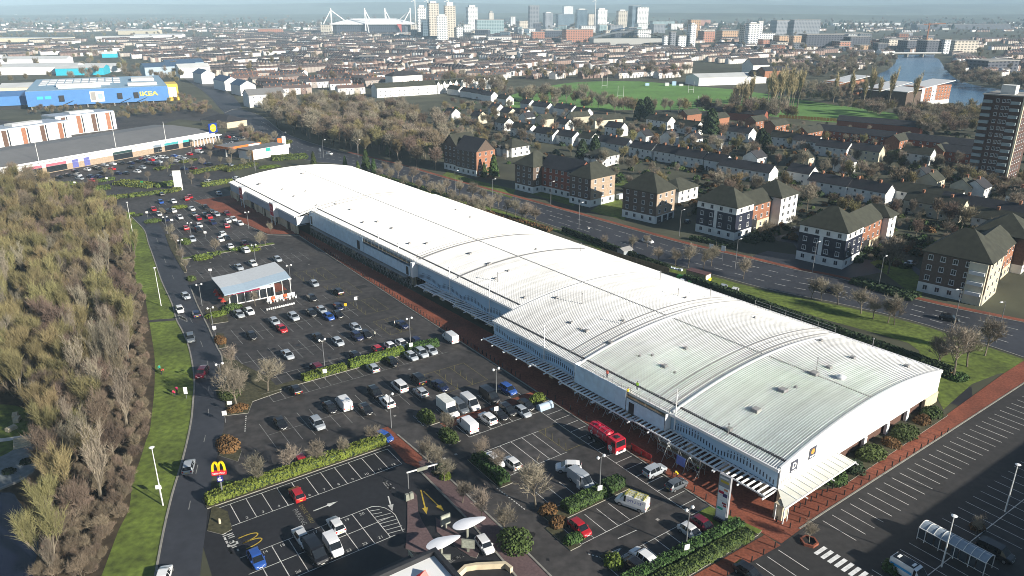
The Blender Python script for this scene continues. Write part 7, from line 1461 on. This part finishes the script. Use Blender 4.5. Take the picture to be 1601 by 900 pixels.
for i, it in enumerate(gt.split(';')):
    u, v = map(float, it.split()); x, y = P(u, v); plant_tree(random.choice(['farbig', 'farbrown', 'farbrown', 'farolive']), i, x, y, random.uniform(.5, .8), 'garden_tree', GB, 'tree', 'bare garden trees of the estate')
for u, v, s in [(1110,215,1.55),(1188,240,1.2),(1196,245,1.1),(1000,188,1.3),(1015,190,1.2),(1010,187,1.4),(910,252,1.0),(930,240,.9)]: plant_tree('pine', int(u), *P(u, v), s, 'evergreen_tree', 'dark green evergreen tree standing among the estate houses', 'tree', 'estate evergreens')
pk = "820 163 .9;832 160 .9;872 166 1.2;885 162 1.2;898 165 1.0;910 160 1.1;925 165 1.0;935 170 .9;945 162 .9;962 180 .9;975 172 .8;1038 178 .9;1048 175 .8;1060 178 .8;990 176 .7;850 158 .9;862 152 .8;1150 184 1.2;1180 187 1.2;1200 190 1.0;800 158 1.0;785 152 1.0"
for i, it in enumerate(pk.split(';')): u, v, s = map(float, it.split()); plant_tree('farbig', i, *P(u, v), s*.95, 'park_tree', 'bare spreading tree at the edge of the park lawn', 'tree', 'park trees')
for i, (u, v, s) in enumerate([(1145,178,.8),(1155,175,.85),(1163,178,.9),(1172,173,1.0),(1203,172,1.1),(1212,168,1.1),(1222,170,1.15),(1232,166,1.1),(1200,163,.9),(1240,164,1.0),(1358,168,1.1),(1330,164,1.0),(1388,170,1.1),(1372,164,.8),(1302,160,.9),(1425,172,1.0),(1148,182,.8),(1160,184,.9),(1208,178,1.0),(1218,176,1.1),(1228,174,1.1),(1236,172,1.0),(1246,168,1.0),(1350,170,.9)]): plant_tree('poplar', i, *P(u, v), s*1.15, 'poplar_tree', 'tall narrow bare poplar between the park lawns and the river', 'tree', 'poplars')
# riverside and park woods that read as one mass
def mass(name, kinds, polys, n, s0, s1, label):
    pts = []
    for poly in polys:
        xs_ = [p[0] for p in poly]; ys_ = [p[1] for p in poly]; c = 0; t = 0; A = 0.5*abs(sum(poly[i][0]*poly[(i+1) % len(poly)][1]-poly[(i+1) % len(poly)][0]*poly[i][1] for i in range(len(poly))))
        while c < n and t < n*40:
            t += 1; u, v = random.uniform(min(xs_), max(xs_)), random.uniform(min(ys_), max(ys_))
            if inside(poly, u, v): x, y = P(u, v); pts.append((x, y, 0, random.uniform(0, 6.28), random.uniform(s0, s1))); c += 1
    return scatter(name, sum([src(k) for k in dict.fromkeys(kinds)], []), pts, label, 'wood')
mass('riverside_wood', ['farbig', 'farbrown', 'farolive'], [[(1290,170),(1420,178),(1540,178),(1560,215),(1440,214),(1400,196),(1300,172)]], 150, .6, .95, 'bare brown riverside wood between the park and the tower')
mass('riverbank_wood', ['farbig', 'farbrown'], [[(1475,112),(1500,135),(1601,148),(1640,140),(1601,128),(1520,118),(1480,100)], [(1230,130),(1400,110),(1400,92),(1330,88),(1240,110)], [(1240,165),(1400,160),(1360,138),(1230,145)]], 130, .6, 1.0, 'bare brown woods along the river banks')
mass('park_far_wood', ['farbig', 'farbrown', 'farolive'], [[(800,128),(1080,128),(1090,112),(820,112)], [(1180,118),(1240,140),(1400,112),(1360,92),(1200,100)], [(790,160),(700,140),(690,128),(790,140)], [(800,150),(960,172),(1080,178),(1080,184),(940,180),(820,168)], [(1080,176),(1140,188),(1240,192),(1240,184),(1150,178)]], 42, .7, 1.05, 'bare trees fringing the far side of the park')
ring_trees(['farbig', 'farbrown', 'farolive', 'farbrown'], 'woodland_edge_tree', 'bare brown tree at the front of the wood behind the shed', 'wood behind the shed', [(425,196),(470,218),(540,236),(620,254),(690,270),(690,240),(640,225),(560,205),(470,190)], 85, .75, 1.05, 5.5)
mass('road_wood', ['farbig', 'farbrown', 'farolive', 'farbrown'], [[(415,186),(470,208),(560,226),(700,262),(700,205),(640,185),(560,170),(470,160),(425,168)]], 240, .75, 1.1, 'dense bare brown wood behind the retail shed and main road')
mass('store_scrub', ['farolive', 'farbrown'], [[(185,190),(260,178),(290,172),(275,160),(190,172)], [(275,150),(340,165),(300,180),(270,172)], [(40,180),(180,175),(180,170),(50,172)]], 30, .28, .5, 'bare scrub between the blue store and the grey-roofed store')
mass('verge_scrub', ['farolive', 'farbrown'], [[(186,196),(262,182),(300,176),(285,166),(200,178)], [(285,158),(338,172),(318,184),(285,176)], [(372,205),(402,220),(430,232),(410,238),(372,215)]], 30, .3, .55, 'bare scrub and small trees around the road junction')
for i, (u, v) in enumerate([(330,240),(345,236),(362,248),(385,232),(378,208),(392,216),(405,226),(412,236),(420,228),(430,222),(352,208),(345,200)]): plant_tree('street', i, *P(u, v), random.uniform(.9, 1.3), 'junction_tree', 'bare tree beside the junction and petrol station', 'tree', 'junction trees')

# garden shrubs and low trees filling the estate
gs = []
estate_poly = [(690,262),(690,165),(780,150),(900,178),(1240,190),(1500,200),(1640,230),(1640,420),(1450,440),(1300,400),(1100,352),(960,300),(800,262)]
for _ in range(3000):
    u, v = random.uniform(690, 1640), random.uniform(150, 420)
    if inside(estate_poly, u, v): gs.append((*P(u, v), 0, random.uniform(0, 6.28), random.uniform(.5, 1.3)))
shr = [bpy.data.objects.new('shrub_source', shrub_mesh('shrub', 1.7, 1.4, 1.7, m, 160, .42, k)) for k, m in enumerate((m_leaf, m_leaf_dark, m_leaf_brown, m_leaf_dark))]+[bpy.data.objects.new('tree_source', cm) for tm, cm in TREE['small'][:2]]
scatter('garden_shrubs', shr, gs[:1500], 'shrubs and hedges filling the gardens of the estate', 'shrubs')
mass('garden_trees', ['farbig', 'farbrown', 'farolive'], [[(700,200),(780,168),(1100,200),(1240,205),(1500,260),(1500,300),(1200,260),(1000,230),(800,235)], [(690,160),(740,158),(790,168),(800,240),(760,250),(700,262)]], 75, .38, .65, 'smaller bare trees between the estate houses')
mass('estate_front_trees', ['farbig', 'farbrown'], [[(960,262),(1100,285),(1260,305),(1400,330),(1560,372),(1540,392),(1380,352),(1200,325),(1000,290)], [(1480,300),(1601,330),(1601,300),(1560,280)]], 34, .35, .6, 'bare trees behind the blocks of flats')
# ---------------------------------------------------------------- terraced streets: the nearest as houses, the rest as one mass
ROOFC = [(.055, .050, .055), (.075, .066, .068), (.10, .075, .07), (.12, .08, .07), (.085, .078, .078), (.11, .095, .09), (.045, .045, .05)]
WALLC = [(.60, .59, .57), (.42, .38, .33), (.25, .18, .15), (.62, .61, .60), (.33, .29, .26), (.20, .14, .12), (.36, .30, .26)]
bad = [[(1380,190),(1350,120),(1380,88),(1480,80),(1500,120),(1640,125),(1640,200)], [(780,178),(780,125),(1090,122),(1090,100),(1220,100),(1230,140),(1420,170),(1400,200)], [(-80,250),(-80,96),(180,86),(300,110),(400,150),(420,205),(330,215),(200,230)], [(400,210),(420,150),(560,150),(700,140),(790,140),(900,200),(700,270),(480,240)], [(-80,68),(330,60),(330,50),(-80,52)], [(690,262),(690,150),(780,135),(1240,185),(1640,210),(1640,340),(1100,330)]]
rows = []
def street_rows(u0, u1, v0, v1, n, deg, jit=6, wp=None, lo=5, hi=16):
    for _ in range(n):
        v = 1/(random.uniform(1/(v1-10), 1/(v0-10)))+10 if random.random() < .5 else random.uniform(v0, v1); u = random.uniform(u0, u1)
        if any(inside(b, u, v) for b in bad): continue
        x, y = P(u, v); rows.append((x, y, R(deg+random.uniform(-jit, jit)), random.randint(lo, hi), v))
street_rows(-120, 420, 62, 110, 260, 60); street_rows(230, 620, 64, 150, 620, 40, 14); street_rows(420, 800, 62, 140, 560, -35, 10); street_rows(600, 900, 66, 135, 420, 62, 10); street_rows(760, 1240, 72, 122, 620, 35, 14); street_rows(500, 820, 110, 145, 160, 30, 10, None, 4, 9); street_rows(-150, 520, 44, 66, 260, 40, 30); street_rows(1080, 1660, 60, 112, 200, 20, 20); street_rows(1460, 1680, 95, 125, 90, 35, 12, None, 3, 7); street_rows(380, 900, 52, 66, 220, 10, 30)
street_rows(-200, 1750, 26, 50, 700, 20, 60)
rows.sort(key=lambda r: -r[4])
used = {}; hs = []
for x, y, a, n, v in rows:
    w = 5.2; ln = n*w; ok = True; cells = []
    for k in range(n):
        px, py = x+math.cos(a)*(k-n/2)*w, y+math.sin(a)*(k-n/2)*w; c = (int(px//9.5), int(py//9.5))
        if c in used and used[c] is not (x, y): ok = False; break
        pu, pv = pix(px, py)
        if any(inside(b, pu, pv) for b in bad): ok = False; break
        cells.append(c)
    if not ok: continue
    for c in cells:
        for dx in (-1, 0, 1):
            for dy in (-1, 0, 1): used.setdefault((c[0]+dx, c[1]+dy), (x, y))
    rc = random.choice(ROOFC); wc = random.choice(WALLC); hh = random.uniform(5, 6.2)
    for k in range(n): hs.append((x+math.cos(a)*(k-n/2)*w, y+math.sin(a)*(k-n/2)*w, a, w, random.uniform(8, 9.5), hh, rc if random.random() < .8 else random.choice(ROOFC), wc if random.random() < .7 else random.choice(WALLC), v))
hs.sort(key=lambda h: h[0]**2+h[1]**2)
print('houses', len(hs))
NEAR = 290
m_wallc = M('terrace_wall', (1, 1, 1), .85, .1, .5, objcol=True); m_roofc = M('terrace_roof', (1, 1, 1), .8, .15, .5, objcol=True)
def terr_meshes():
    w, d, H, rh = 5.2, 8.6, 5.6, 2.5
    mb = MB().box(-w/2, 0, 0, w/2, d, H); mb.add([(x, y, z) for x in (-w/2, w/2) for y, z in ((0, H), (d, H), (d/2, H+rh-.05))], [(0, 2, 1), (3, 4, 5)]); mb.box(-w/2+.3, -1.0, 0, -.2, 0, 3.0)
    rf = MB().gable(-w/2, 0, w/2, d, H, rh, .0, 0, 'x'); ch = MB().box(w/2-.9, d/2-.4, H+rh-.5, w/2-.1, d/2+.4, H+rh+1.2)
    wn = MB(); wn.box(-w/2+.6, -1.04, .8, -.6, -1.0, 2.4)
    return mb.mesh('wall', m_wallc), rf.mesh('roof', m_roofc), ch.mesh('chimney', m_orange), wn.mesh('bay_window', m_wing), window_mesh(1.1, 1.4)
TM = terr_meshes()
for x, y, a, w, d, hh, rc, wc, v in hs[:NEAR]:
    white = sum(wc) > 1.2; nm = 'white' if white else 'brick'
    r = thing('terraced_house', f'small {nm} terraced house in the streets beyond the bare wood', 'house', f'{nm} terraced houses in the near streets', (x, y, 0), a)
    o = ob('wall', TM[0], r); o.color = (*wc, 1); o = ob('roof', TM[1], r); o.color = (*rc, 1); ob('chimney', TM[2], r)
    ob('window', TM[4], r, (0, -.02, 3.6))
H_ = hs[NEAR:]; V = np.zeros((len(H_), 10, 3), np.float32); C = np.zeros((len(H_), 14, 4), np.float32); C[:, :, 3] = 1
base = np.array([(-.5, 0, 0), (.5, 0, 0), (.5, 1, 0), (-.5, 1, 0), (-.5, 0, 1), (.5, 0, 1), (.5, 1, 1), (-.5, 1, 1), (-.5, .5, 1.45), (.5, .5, 1.45)], np.float32)
tri = np.array([(0,1,5),(0,5,4),(1,2,6),(1,6,5),(2,3,7),(2,7,6),(3,0,4),(3,4,7),(5,6,9),(7,4,8),(4,5,9),(4,9,8),(6,7,8),(6,8,9)], np.int32)
for i, (x, y, a, w, d, hh, rc, wc, v) in enumerate(H_):
    p = base*np.array([w, d, hh]); ca, sa = math.cos(a), math.sin(a); V[i, :, 0] = x+p[:, 0]*ca-p[:, 1]*sa; V[i, :, 1] = y+p[:, 0]*sa+p[:, 1]*ca; V[i, :, 2] = p[:, 2]
    C[i, :10, :3] = wc; C[i, 10:, :3] = rc
F = (tri[None]+(np.arange(len(H_))*10)[:, None, None]).reshape(-1, 3)
me = np_mesh('terraced_streets', V.reshape(-1, 3), F, [M('town_mix', (1, 1, 1), .85, .1, .3, attr='col')], C.reshape(-1, 4))
o = ob('terraced_streets', me); o['kind'] = 'stuff'; o['label'] = 'dense far streets of terraced houses reaching to the city'; o['category'] = 'houses'
# scattered trees between the streets
tp = []
for _ in range(2600):
    v = random.uniform(20, 132) if random.random() < .55 else random.uniform(15, 62); u = random.uniform(-150, 1750)
    x, y = P(u, v) if v > 17 else P(u, 18)
    if any(inside(b, u, v) for b in bad[1:2]+bad[3:4]+bad[5:]) or inside(bad[0], u, v): continue
    c = (int(x//9.5), int(y//9.5))
    if c in used and random.random() < .85: continue
    tp.append((x, y, 0, random.uniform(0, 6.28), random.uniform(.6, 1.0)*(1 if v > 45 else 1.35)))
scatter('town_trees', src('farbig')+src('farbrown')+src('farolive'), tp, 'bare trees scattered through the far streets', 'trees')

# ---------------------------------------------------------------- city centre skyline
random.seed(9)
FAC = {'white': facade('facade_white', (.70, .70, .68), (.20, .23, .27), 6, 4.2), 'glass': facade('facade_glass', (.16, .22, .27), (.06, .09, .12), 5, 4, .8, .7, .3), 'grey': facade('facade_grey', (.22, .24, .27), (.07, .08, .1), 5, 4), 'dark': facade('facade_dark', (.055, .065, .09), (.03, .035, .05), 6, 4), 'brick': facade('facade_brick', (.38, .17, .11), (.12, .1, .1), 6, 4), 'tan': facade('facade_tan', (.46, .30, .18), (.16, .12, .1), 6, 4, .5, .55), 'cream': facade('facade_cream', (.55, .50, .42), (.18, .17, .16), 7, 4.4), 'teal': facade('facade_teal', (.30, .40, .42), (.12, .18, .2), 5, 4, .7, .6, .4), 'blue': facade('facade_blue', (.10, .20, .38), (.05, .08, .14), 8, 5)}
def tower(u0, u1, vt, vb, fac, label, deg=12, depth=None, cat='tower', top=None, group='city centre buildings', name='city_building', roofm=None, rk=None):
    x0, y0 = P(u0, vb); x1, y1 = P(u1, vb); w = x1-x0; c = math.cos(R(deg)); d = depth or min(max(w*.8, 14), 34)
    lw = max((w-d*abs(math.sin(R(deg))))/c, w*.4); h = 1
    lo, hi = 0, 260
    for _ in range(40):
        mz = (lo+hi)/2
        if pix(x0, y0, mz)[1] > vt: lo = mz
        else: hi = mz
    xs0 = x0 if deg < 0 else x0+d*math.sin(R(deg))
    r = thing(name, label, cat, group, (xs0, y0, 0), R(deg)); MB().box(0, 0, 0, lw, d, lo).build('wall', FAC[fac] if isinstance(fac, str) else fac, r)
    if rk == 'arch':
        n = 8; MB().add([(lw*k/n, y, lo+lw*.08*math.sin(math.pi*k/n)) for y in (-.3, d+.3) for k in range(n+1)], [(k, k+1, k+n+2, k+n+1) for k in range(n)]).build('roof', roofm or m_lroof, r)
    else: MB().box(-.5, -.5, lo+.02, lw+.5, d+.5, lo+1).build('roof', roofm or m_conc, r)
    if top: MB().box(lw*.2, d*.2, lo+1, lw*.8, d*.8, lo+1+top).build('plant_room', m_render if top < 9 else m_conc, r)
    return r, lw, d, lo
CITY = [(652,667,12,58,'white','slim white tower beside the stadium',6),(668,687,5,60,'cream','tall cream tower right of the stadium',4),(694,713,9,62,'cream','tall pale tower with red-topped crane core',8),(657,674,30,60,'glass','blue glass tower in front of the slim white tower',0),(682,700,25,63,'white','white gridded tower block in front of the cream tower',3),(713,724,42,62,'white','lower white block beside the gridded tower',0),(728,747,11,50,'white','square white tower with glass side',5),(724,736,38,54,'white','small white block below the square tower',0),(742,788,31,56,'teal','curved teal office block',0),(763,772,20,40,'cream','small spire-topped clock tower',9),
        (797,806,26,44,'white','white office block left of the tall slab',0),(808,827,33,50,'cream','pale green office block left of the tall slab',0),(826,843,9,52,'grey','tall striped grey slab tower',0),(833,846,36,52,'dark','dark lower block at the foot of the slab',0),(849,864,20,46,'grey','grey glass tower beside the slab',2),(879,896,10,34,'white','white tower far behind the grey tower',2),(869,898,22,44,'glass','wide blue glass office block',0),(900,918,15,46,'glass','blue tower with white side',3),(930,949,15,48,'white','white rounded tower beside the crane',4),(917,934,22,45,'cream','cream tower below the crane',0),(964,980,17,48,'cream','cream twin-topped tower among the city towers',4),(983,1001,9,48,'glass','tall dark glass tower beside the white tower',0),(992,1013,11,48,'white','white tower with grey panels',0),(993,1011,37,50,'white','white lower block at the foot of the white tower',0),(880,928,46,66,'brick','orange and dark brick block of flats',0),(850,882,48,60,'dark','dark flat-roofed hall below the glass offices',0),(830,852,50,63,'brick','orange brick flats below the slab tower',0),(1018,1055,33,46,'teal','green glass offices behind the riverside towers',0),(1047,1068,37,46,'white','pale offices behind the white flats',0),
        (1036,1044,56,75,'white','white riverside tower, leftmost of three',0),(1046,1056,50,75,'grey','grey riverside tower between white ones',0),(1056,1074,56,75,'white','white slab flats on the riverside',0),(1075,1087,38,75,'white','white stepped tower on the riverside',2),(1076,1094,31,60,'tan','tall orange clad tower on the riverside',0),(1094,1118,49,66,'brick','red brick flats beside the orange tower',0),(1124,1155,48,62,'tan','orange gridded flats beside the red flats',0),(1158,1175,40,72,'cream','tan balcony tower beside the white tower',0),(1166,1184,37,74,'white','white balcony tower with stepped top',2),(1180,1190,33,72,'white','tall white stepped tower on the riverside',0),(1187,1212,52,64,'white','white gabled flats beside the stepped tower',0),(1208,1235,32,54,'grey','grey slab tower with white end',0),(1237,1283,31,54,'grey','wide grey slab tower with cream end',0),(1212,1232,56,74,'tan','tan flats on the far river bank',0),(1236,1252,56,76,'tan','orange flats on the far river bank',0),(1255,1320,54,76,'dark','long dark flats on the far river bank',0),(1322,1362,58,76,'dark','dark flats with white gables on the far bank',0),(1366,1382,62,77,'brick','orange flats beside the river bridge',0),(1383,1410,62,78,'cream','cream flats beside the river bridge',0),(1412,1440,64,80,'dark','brown flats above the bridge',0),(1442,1470,64,84,'dark','dark flats right of the bridge',0),(1472,1484,62,84,'white','white and orange stair tower flats by the bridge',0),(1486,1530,64,82,'cream','pale flats right of the river',0),(1530,1601,96,114,'dark','long dark riverside terrace at the right edge',0),(1530,1550,98,110,'tan','small orange flats on the right river bank',0),
        (1300,1420,36,40,'white','very long white far warehouse',0),(1430,1601,38,46,'dark','long dark far building on the right',0),(400,440,45,53,'brick','red brick block left of the stadium',0),(300,312,19,26,'white','white far tower at the left',0),(365,385,19,27,'white','far white hospital block',0),(330,337,26,33,'cream','small cream far block',0),(560,585,88,100,'dark','dark church-like block in the terraces',0),(1080,1112,31,40,'brick','far brick block behind the orange tower',0),(735,760,56,62,'white','low white hall by the trees',0),(760,800,58,66,'white','low white store by the trees',0),(845,870,46,52,'white','low white hall beside the dark hall',0)]
for u0, u1, vt, vb, f, l, top in CITY: tower(u0, u1, vt, vb, f, l, top=top or None, deg=random.choice([8, 12, 16]))
for u, vb, vt, l in [(671, 56, -4, 'thin white tower crane beside the cream tower'), (930, 48, -4, 'thin tower crane among the city towers'), (651, 56, -2, 'thin white mast on the slim white tower'), (703, 60, 0, 'thin crane over the pale tower'), (1447, 72, 36, 'orange tower crane beyond the river')]:
    x, y = P(u, vb); lo = 80 if vt < 10 else 40
    while pix(x, y, lo)[1] > max(vt, 1) and lo < 150: lo += 1
    r = thing('tower_crane', l, 'crane', 'cranes in the city', (x, y, 0)); MB().bar((0, 0, 0), (0, 0, lo), 2.2).build('mast', m_postw if vt < 20 else m_orange, r); MB().bar((-12, 0, lo-3), (34, 0, lo-1 if vt > 20 else lo+14), 1.6).build('jib', m_postw if vt < 20 else m_orange, r)
for k in range(44):
    u = random.uniform(640, 1020); vb = random.uniform(50, 62); w_ = random.uniform(8, 26); tower(u, u+w_, vb-random.uniform(4, 14), vb, random.choice(['white', 'grey', 'glass', 'cream', 'teal', 'dark', 'brick']), 'low block filling the city centre between the towers', deg=random.choice([8, 14, -10]), group='low city centre blocks')
for k in range(26):
    u = random.uniform(1180, 1480); vb = random.uniform(58, 80); w_ = random.uniform(10, 24); tower(u, u+w_, vb-random.uniform(5, 12), vb, random.choice(['white', 'grey', 'tan', 'cream', 'dark', 'brick']), 'low block of flats on the far side of the river', deg=random.choice([8, 14, -10]), group='low blocks beyond the river')
# arena halls near the trees
r, *_ = tower(925, 1045, 60, 70, M('hall_grey', (.42, .42, .40), .6, .1), 'wide low grey hall with curved roof by the riverside towers', deg=4, depth=60, rk='arch', roofm=M('hall_roof', (.36, .37, .34), .6, .05)); tower(958, 1010, 48, 60, 'dark', 'dark blue arched arena in front of the glass tower', deg=6, depth=50, rk='arch', roofm=M('arena_roof', (.08, .12, .2), .5, .05))
# stadium with four raking masts
sx, sy = P(520, 53); ex, ey = P(640, 53); SW = ex-sx
sd = thing('stadium', 'large stadium with white roof and four white cable masts', 'stadium', None, (sx, sy, 0), R(3)); SD = 170
MB().prism([(0, 10), (14, 0), (SW-14, 0), (SW, 10), (SW, SD-10), (SW-14, SD), (14, SD), (0, SD-10)], 0, 30).build('stand', FAC['dark'], sd)
MB().add([(-6, -6, 31), (SW+6, -6, 31), (SW+6, SD+6, 31), (-6, SD+6, 31), (SW*.22, SD*.25, 46), (SW*.78, SD*.25, 46), (SW*.78, SD*.75, 46), (SW*.22, SD*.75, 46), (-6, -6, 29), (SW+6, -6, 29), (SW+6, SD+6, 29), (-6, SD+6, 29)], [(0, 1, 5, 4), (1, 2, 6, 5), (2, 3, 7, 6), (3, 0, 4, 7), (4, 5, 6, 7), (0, 8, 9, 1), (1, 9, 10, 2), (3, 2, 10, 11), (0, 3, 11, 8)]).build('roof', m_white, sd)
MB().box(-36, -4, 0, -2, 40, 27).build('end_building', FAC['cream'], sd); MB().box(SW+4, -2, 0, SW+44, 30, 28).build('end_building', FAC['cream'], sd); MB().add([(SW*.84, -7, 30), (SW*.90, -7, 30), (SW*.90, -7, 4)], [(2, 1, 0)]).build('red_banner', M('banner_red', (.5, .12, .1), .6, 0), sd)
for x, y, dx in [(0, 0, -1), (SW*.44, -10, 0), (SW*.62, SD, 0), (SW+4, 10, 1)]:
    m_ = MB().bar((x, y, 10), (x, y, 78), 3.2); m_.bar((x, y, 72), (x-26 if dx else x+10, y-4, 30 if dx else 4), 2.4); m_.bar((x, y, 72), (x+48*(-dx if dx else .35), y+20, 34), 2.4); m_.build('mast', m_white, sd)
# ---------------------------------------------------------------- far land: wooded ridges and hills
m_hill = M('far_hill', (.075, .088, .062), .95, .3, .004, big=.35, bigscale=.0012)
def ridge(name, y0, dep, h0, h1, seed, x0=-9000, x1=9000, n=120):
    rd = random.Random(seed); ph = [(rd.uniform(.0003, .0022), rd.uniform(0, 6.28), rd.uniform(.4, 1)) for _ in range(7)]; V = []; F = []; m = 10
    for j in range(m+1):
        for i in range(n+1):
            x = x0+(x1-x0)*i/n; t = j/m; s = sum(a*math.sin(k*x+p+j*.35) for k, p, a in ph)/4.5; hz = (h0+(h1-h0)*(.5+.5*s))*math.sin(math.pi*min(t*.62, .5))**1.6
            V.append((x, y0+dep*t+120*math.sin(x*.0011+seed), max(hz, 0)-2))
    F = [(j*(n+1)+i, j*(n+1)+i+1, (j+1)*(n+1)+i+1, (j+1)*(n+1)+i) for j in range(m) for i in range(n)]
    o = MB().add(V, F).build(name, m_hill, smooth=60); o['kind'] = 'structure'; return o
ridge('wooded_rise', 4200, 1600, 25, 62, 3); ridge('near_hills', 6200, 2200, 90, 165, 8, -11000, 11000); ridge('far_hills', 8600, 2600, 175, 262, 15, -14000, 14000)
wp = []
for _ in range(1500):
    y = random.uniform(2900, 5200); x = random.uniform(-.75, .75)*y; wp.append((x, y, random.uniform(-3, 12) if y > 4300 else 0, random.uniform(0, 6.28), random.uniform(1.1, 2.0)))
scatter('distant_woods', src('farbrown')+src('pine'), wp, 'distant dark woods below the hills', 'wood')
wb = []
for _ in range(900):
    y = random.uniform(3000, 7400); x = random.uniform(-.75, .75)*y; w, d, h = random.uniform(8, 40), random.uniform(8, 16), random.uniform(4, 9); z = 0 if y < 4400 else (y-4400)*.012; a = random.uniform(0, 3.1); wb.append((x, y, z, a, w, d, h))
mb = MB()
for x, y, z, a, w, d, h in wb:
    ca, sa = math.cos(a), math.sin(a); q = [(x+px*ca-py*sa, y+px*sa+py*ca) for px, py in ((0, 0), (w, 0), (w, d), (0, d))]; mb.prism(q, z-4, z+h, 0, random.choice([0, 1]))
o = mb.build('distant_suburbs', [m_render, m_slate]); o['kind'] = 'stuff'; o['label'] = 'pale specks of distant suburbs below the hills'; o['category'] = 'houses'
# ---------------------------------------------------------------- unseen shed added off the frame to cast a shadow over the end car park
r = thing('shadow_caster_shed', 'unseen shed added outside the frame to shade the end car park', 'building', None, (*CP(-46.5, 10), 0), A35); MB().box(0, -40, 0, 150, 0, 13).build('wall', m_clad_g, r); MB().box(-.3, -40.3, 13, 150.3, .3, 13.5).build('roof', m_groof, r)
# ---------------------------------------------------------------- the air
hz = MB().box(-16000, -400, -6, 16000, 13500, 420).build('haze', M('air', (1, 1, 1))); hz['kind'] = 'stuff'
hm = bpy.data.materials.new('haze_air'); hm.use_nodes = True; nt = hm.node_tree; nt.nodes.clear(); out = nt.nodes.new('ShaderNodeOutputMaterial'); pv = nt.nodes.new('ShaderNodeVolumePrincipled')
pv.inputs['Color'].default_value = (.60, .82, 1.0, 1); pv.inputs['Density'].default_value = 1.05e-4; pv.inputs['Anisotropy'].default_value = -0.2; nt.links.new(pv.outputs[0], out.inputs['Volume']); hz.data.materials.clear(); hz.data.materials.append(hm)
finish_labels()
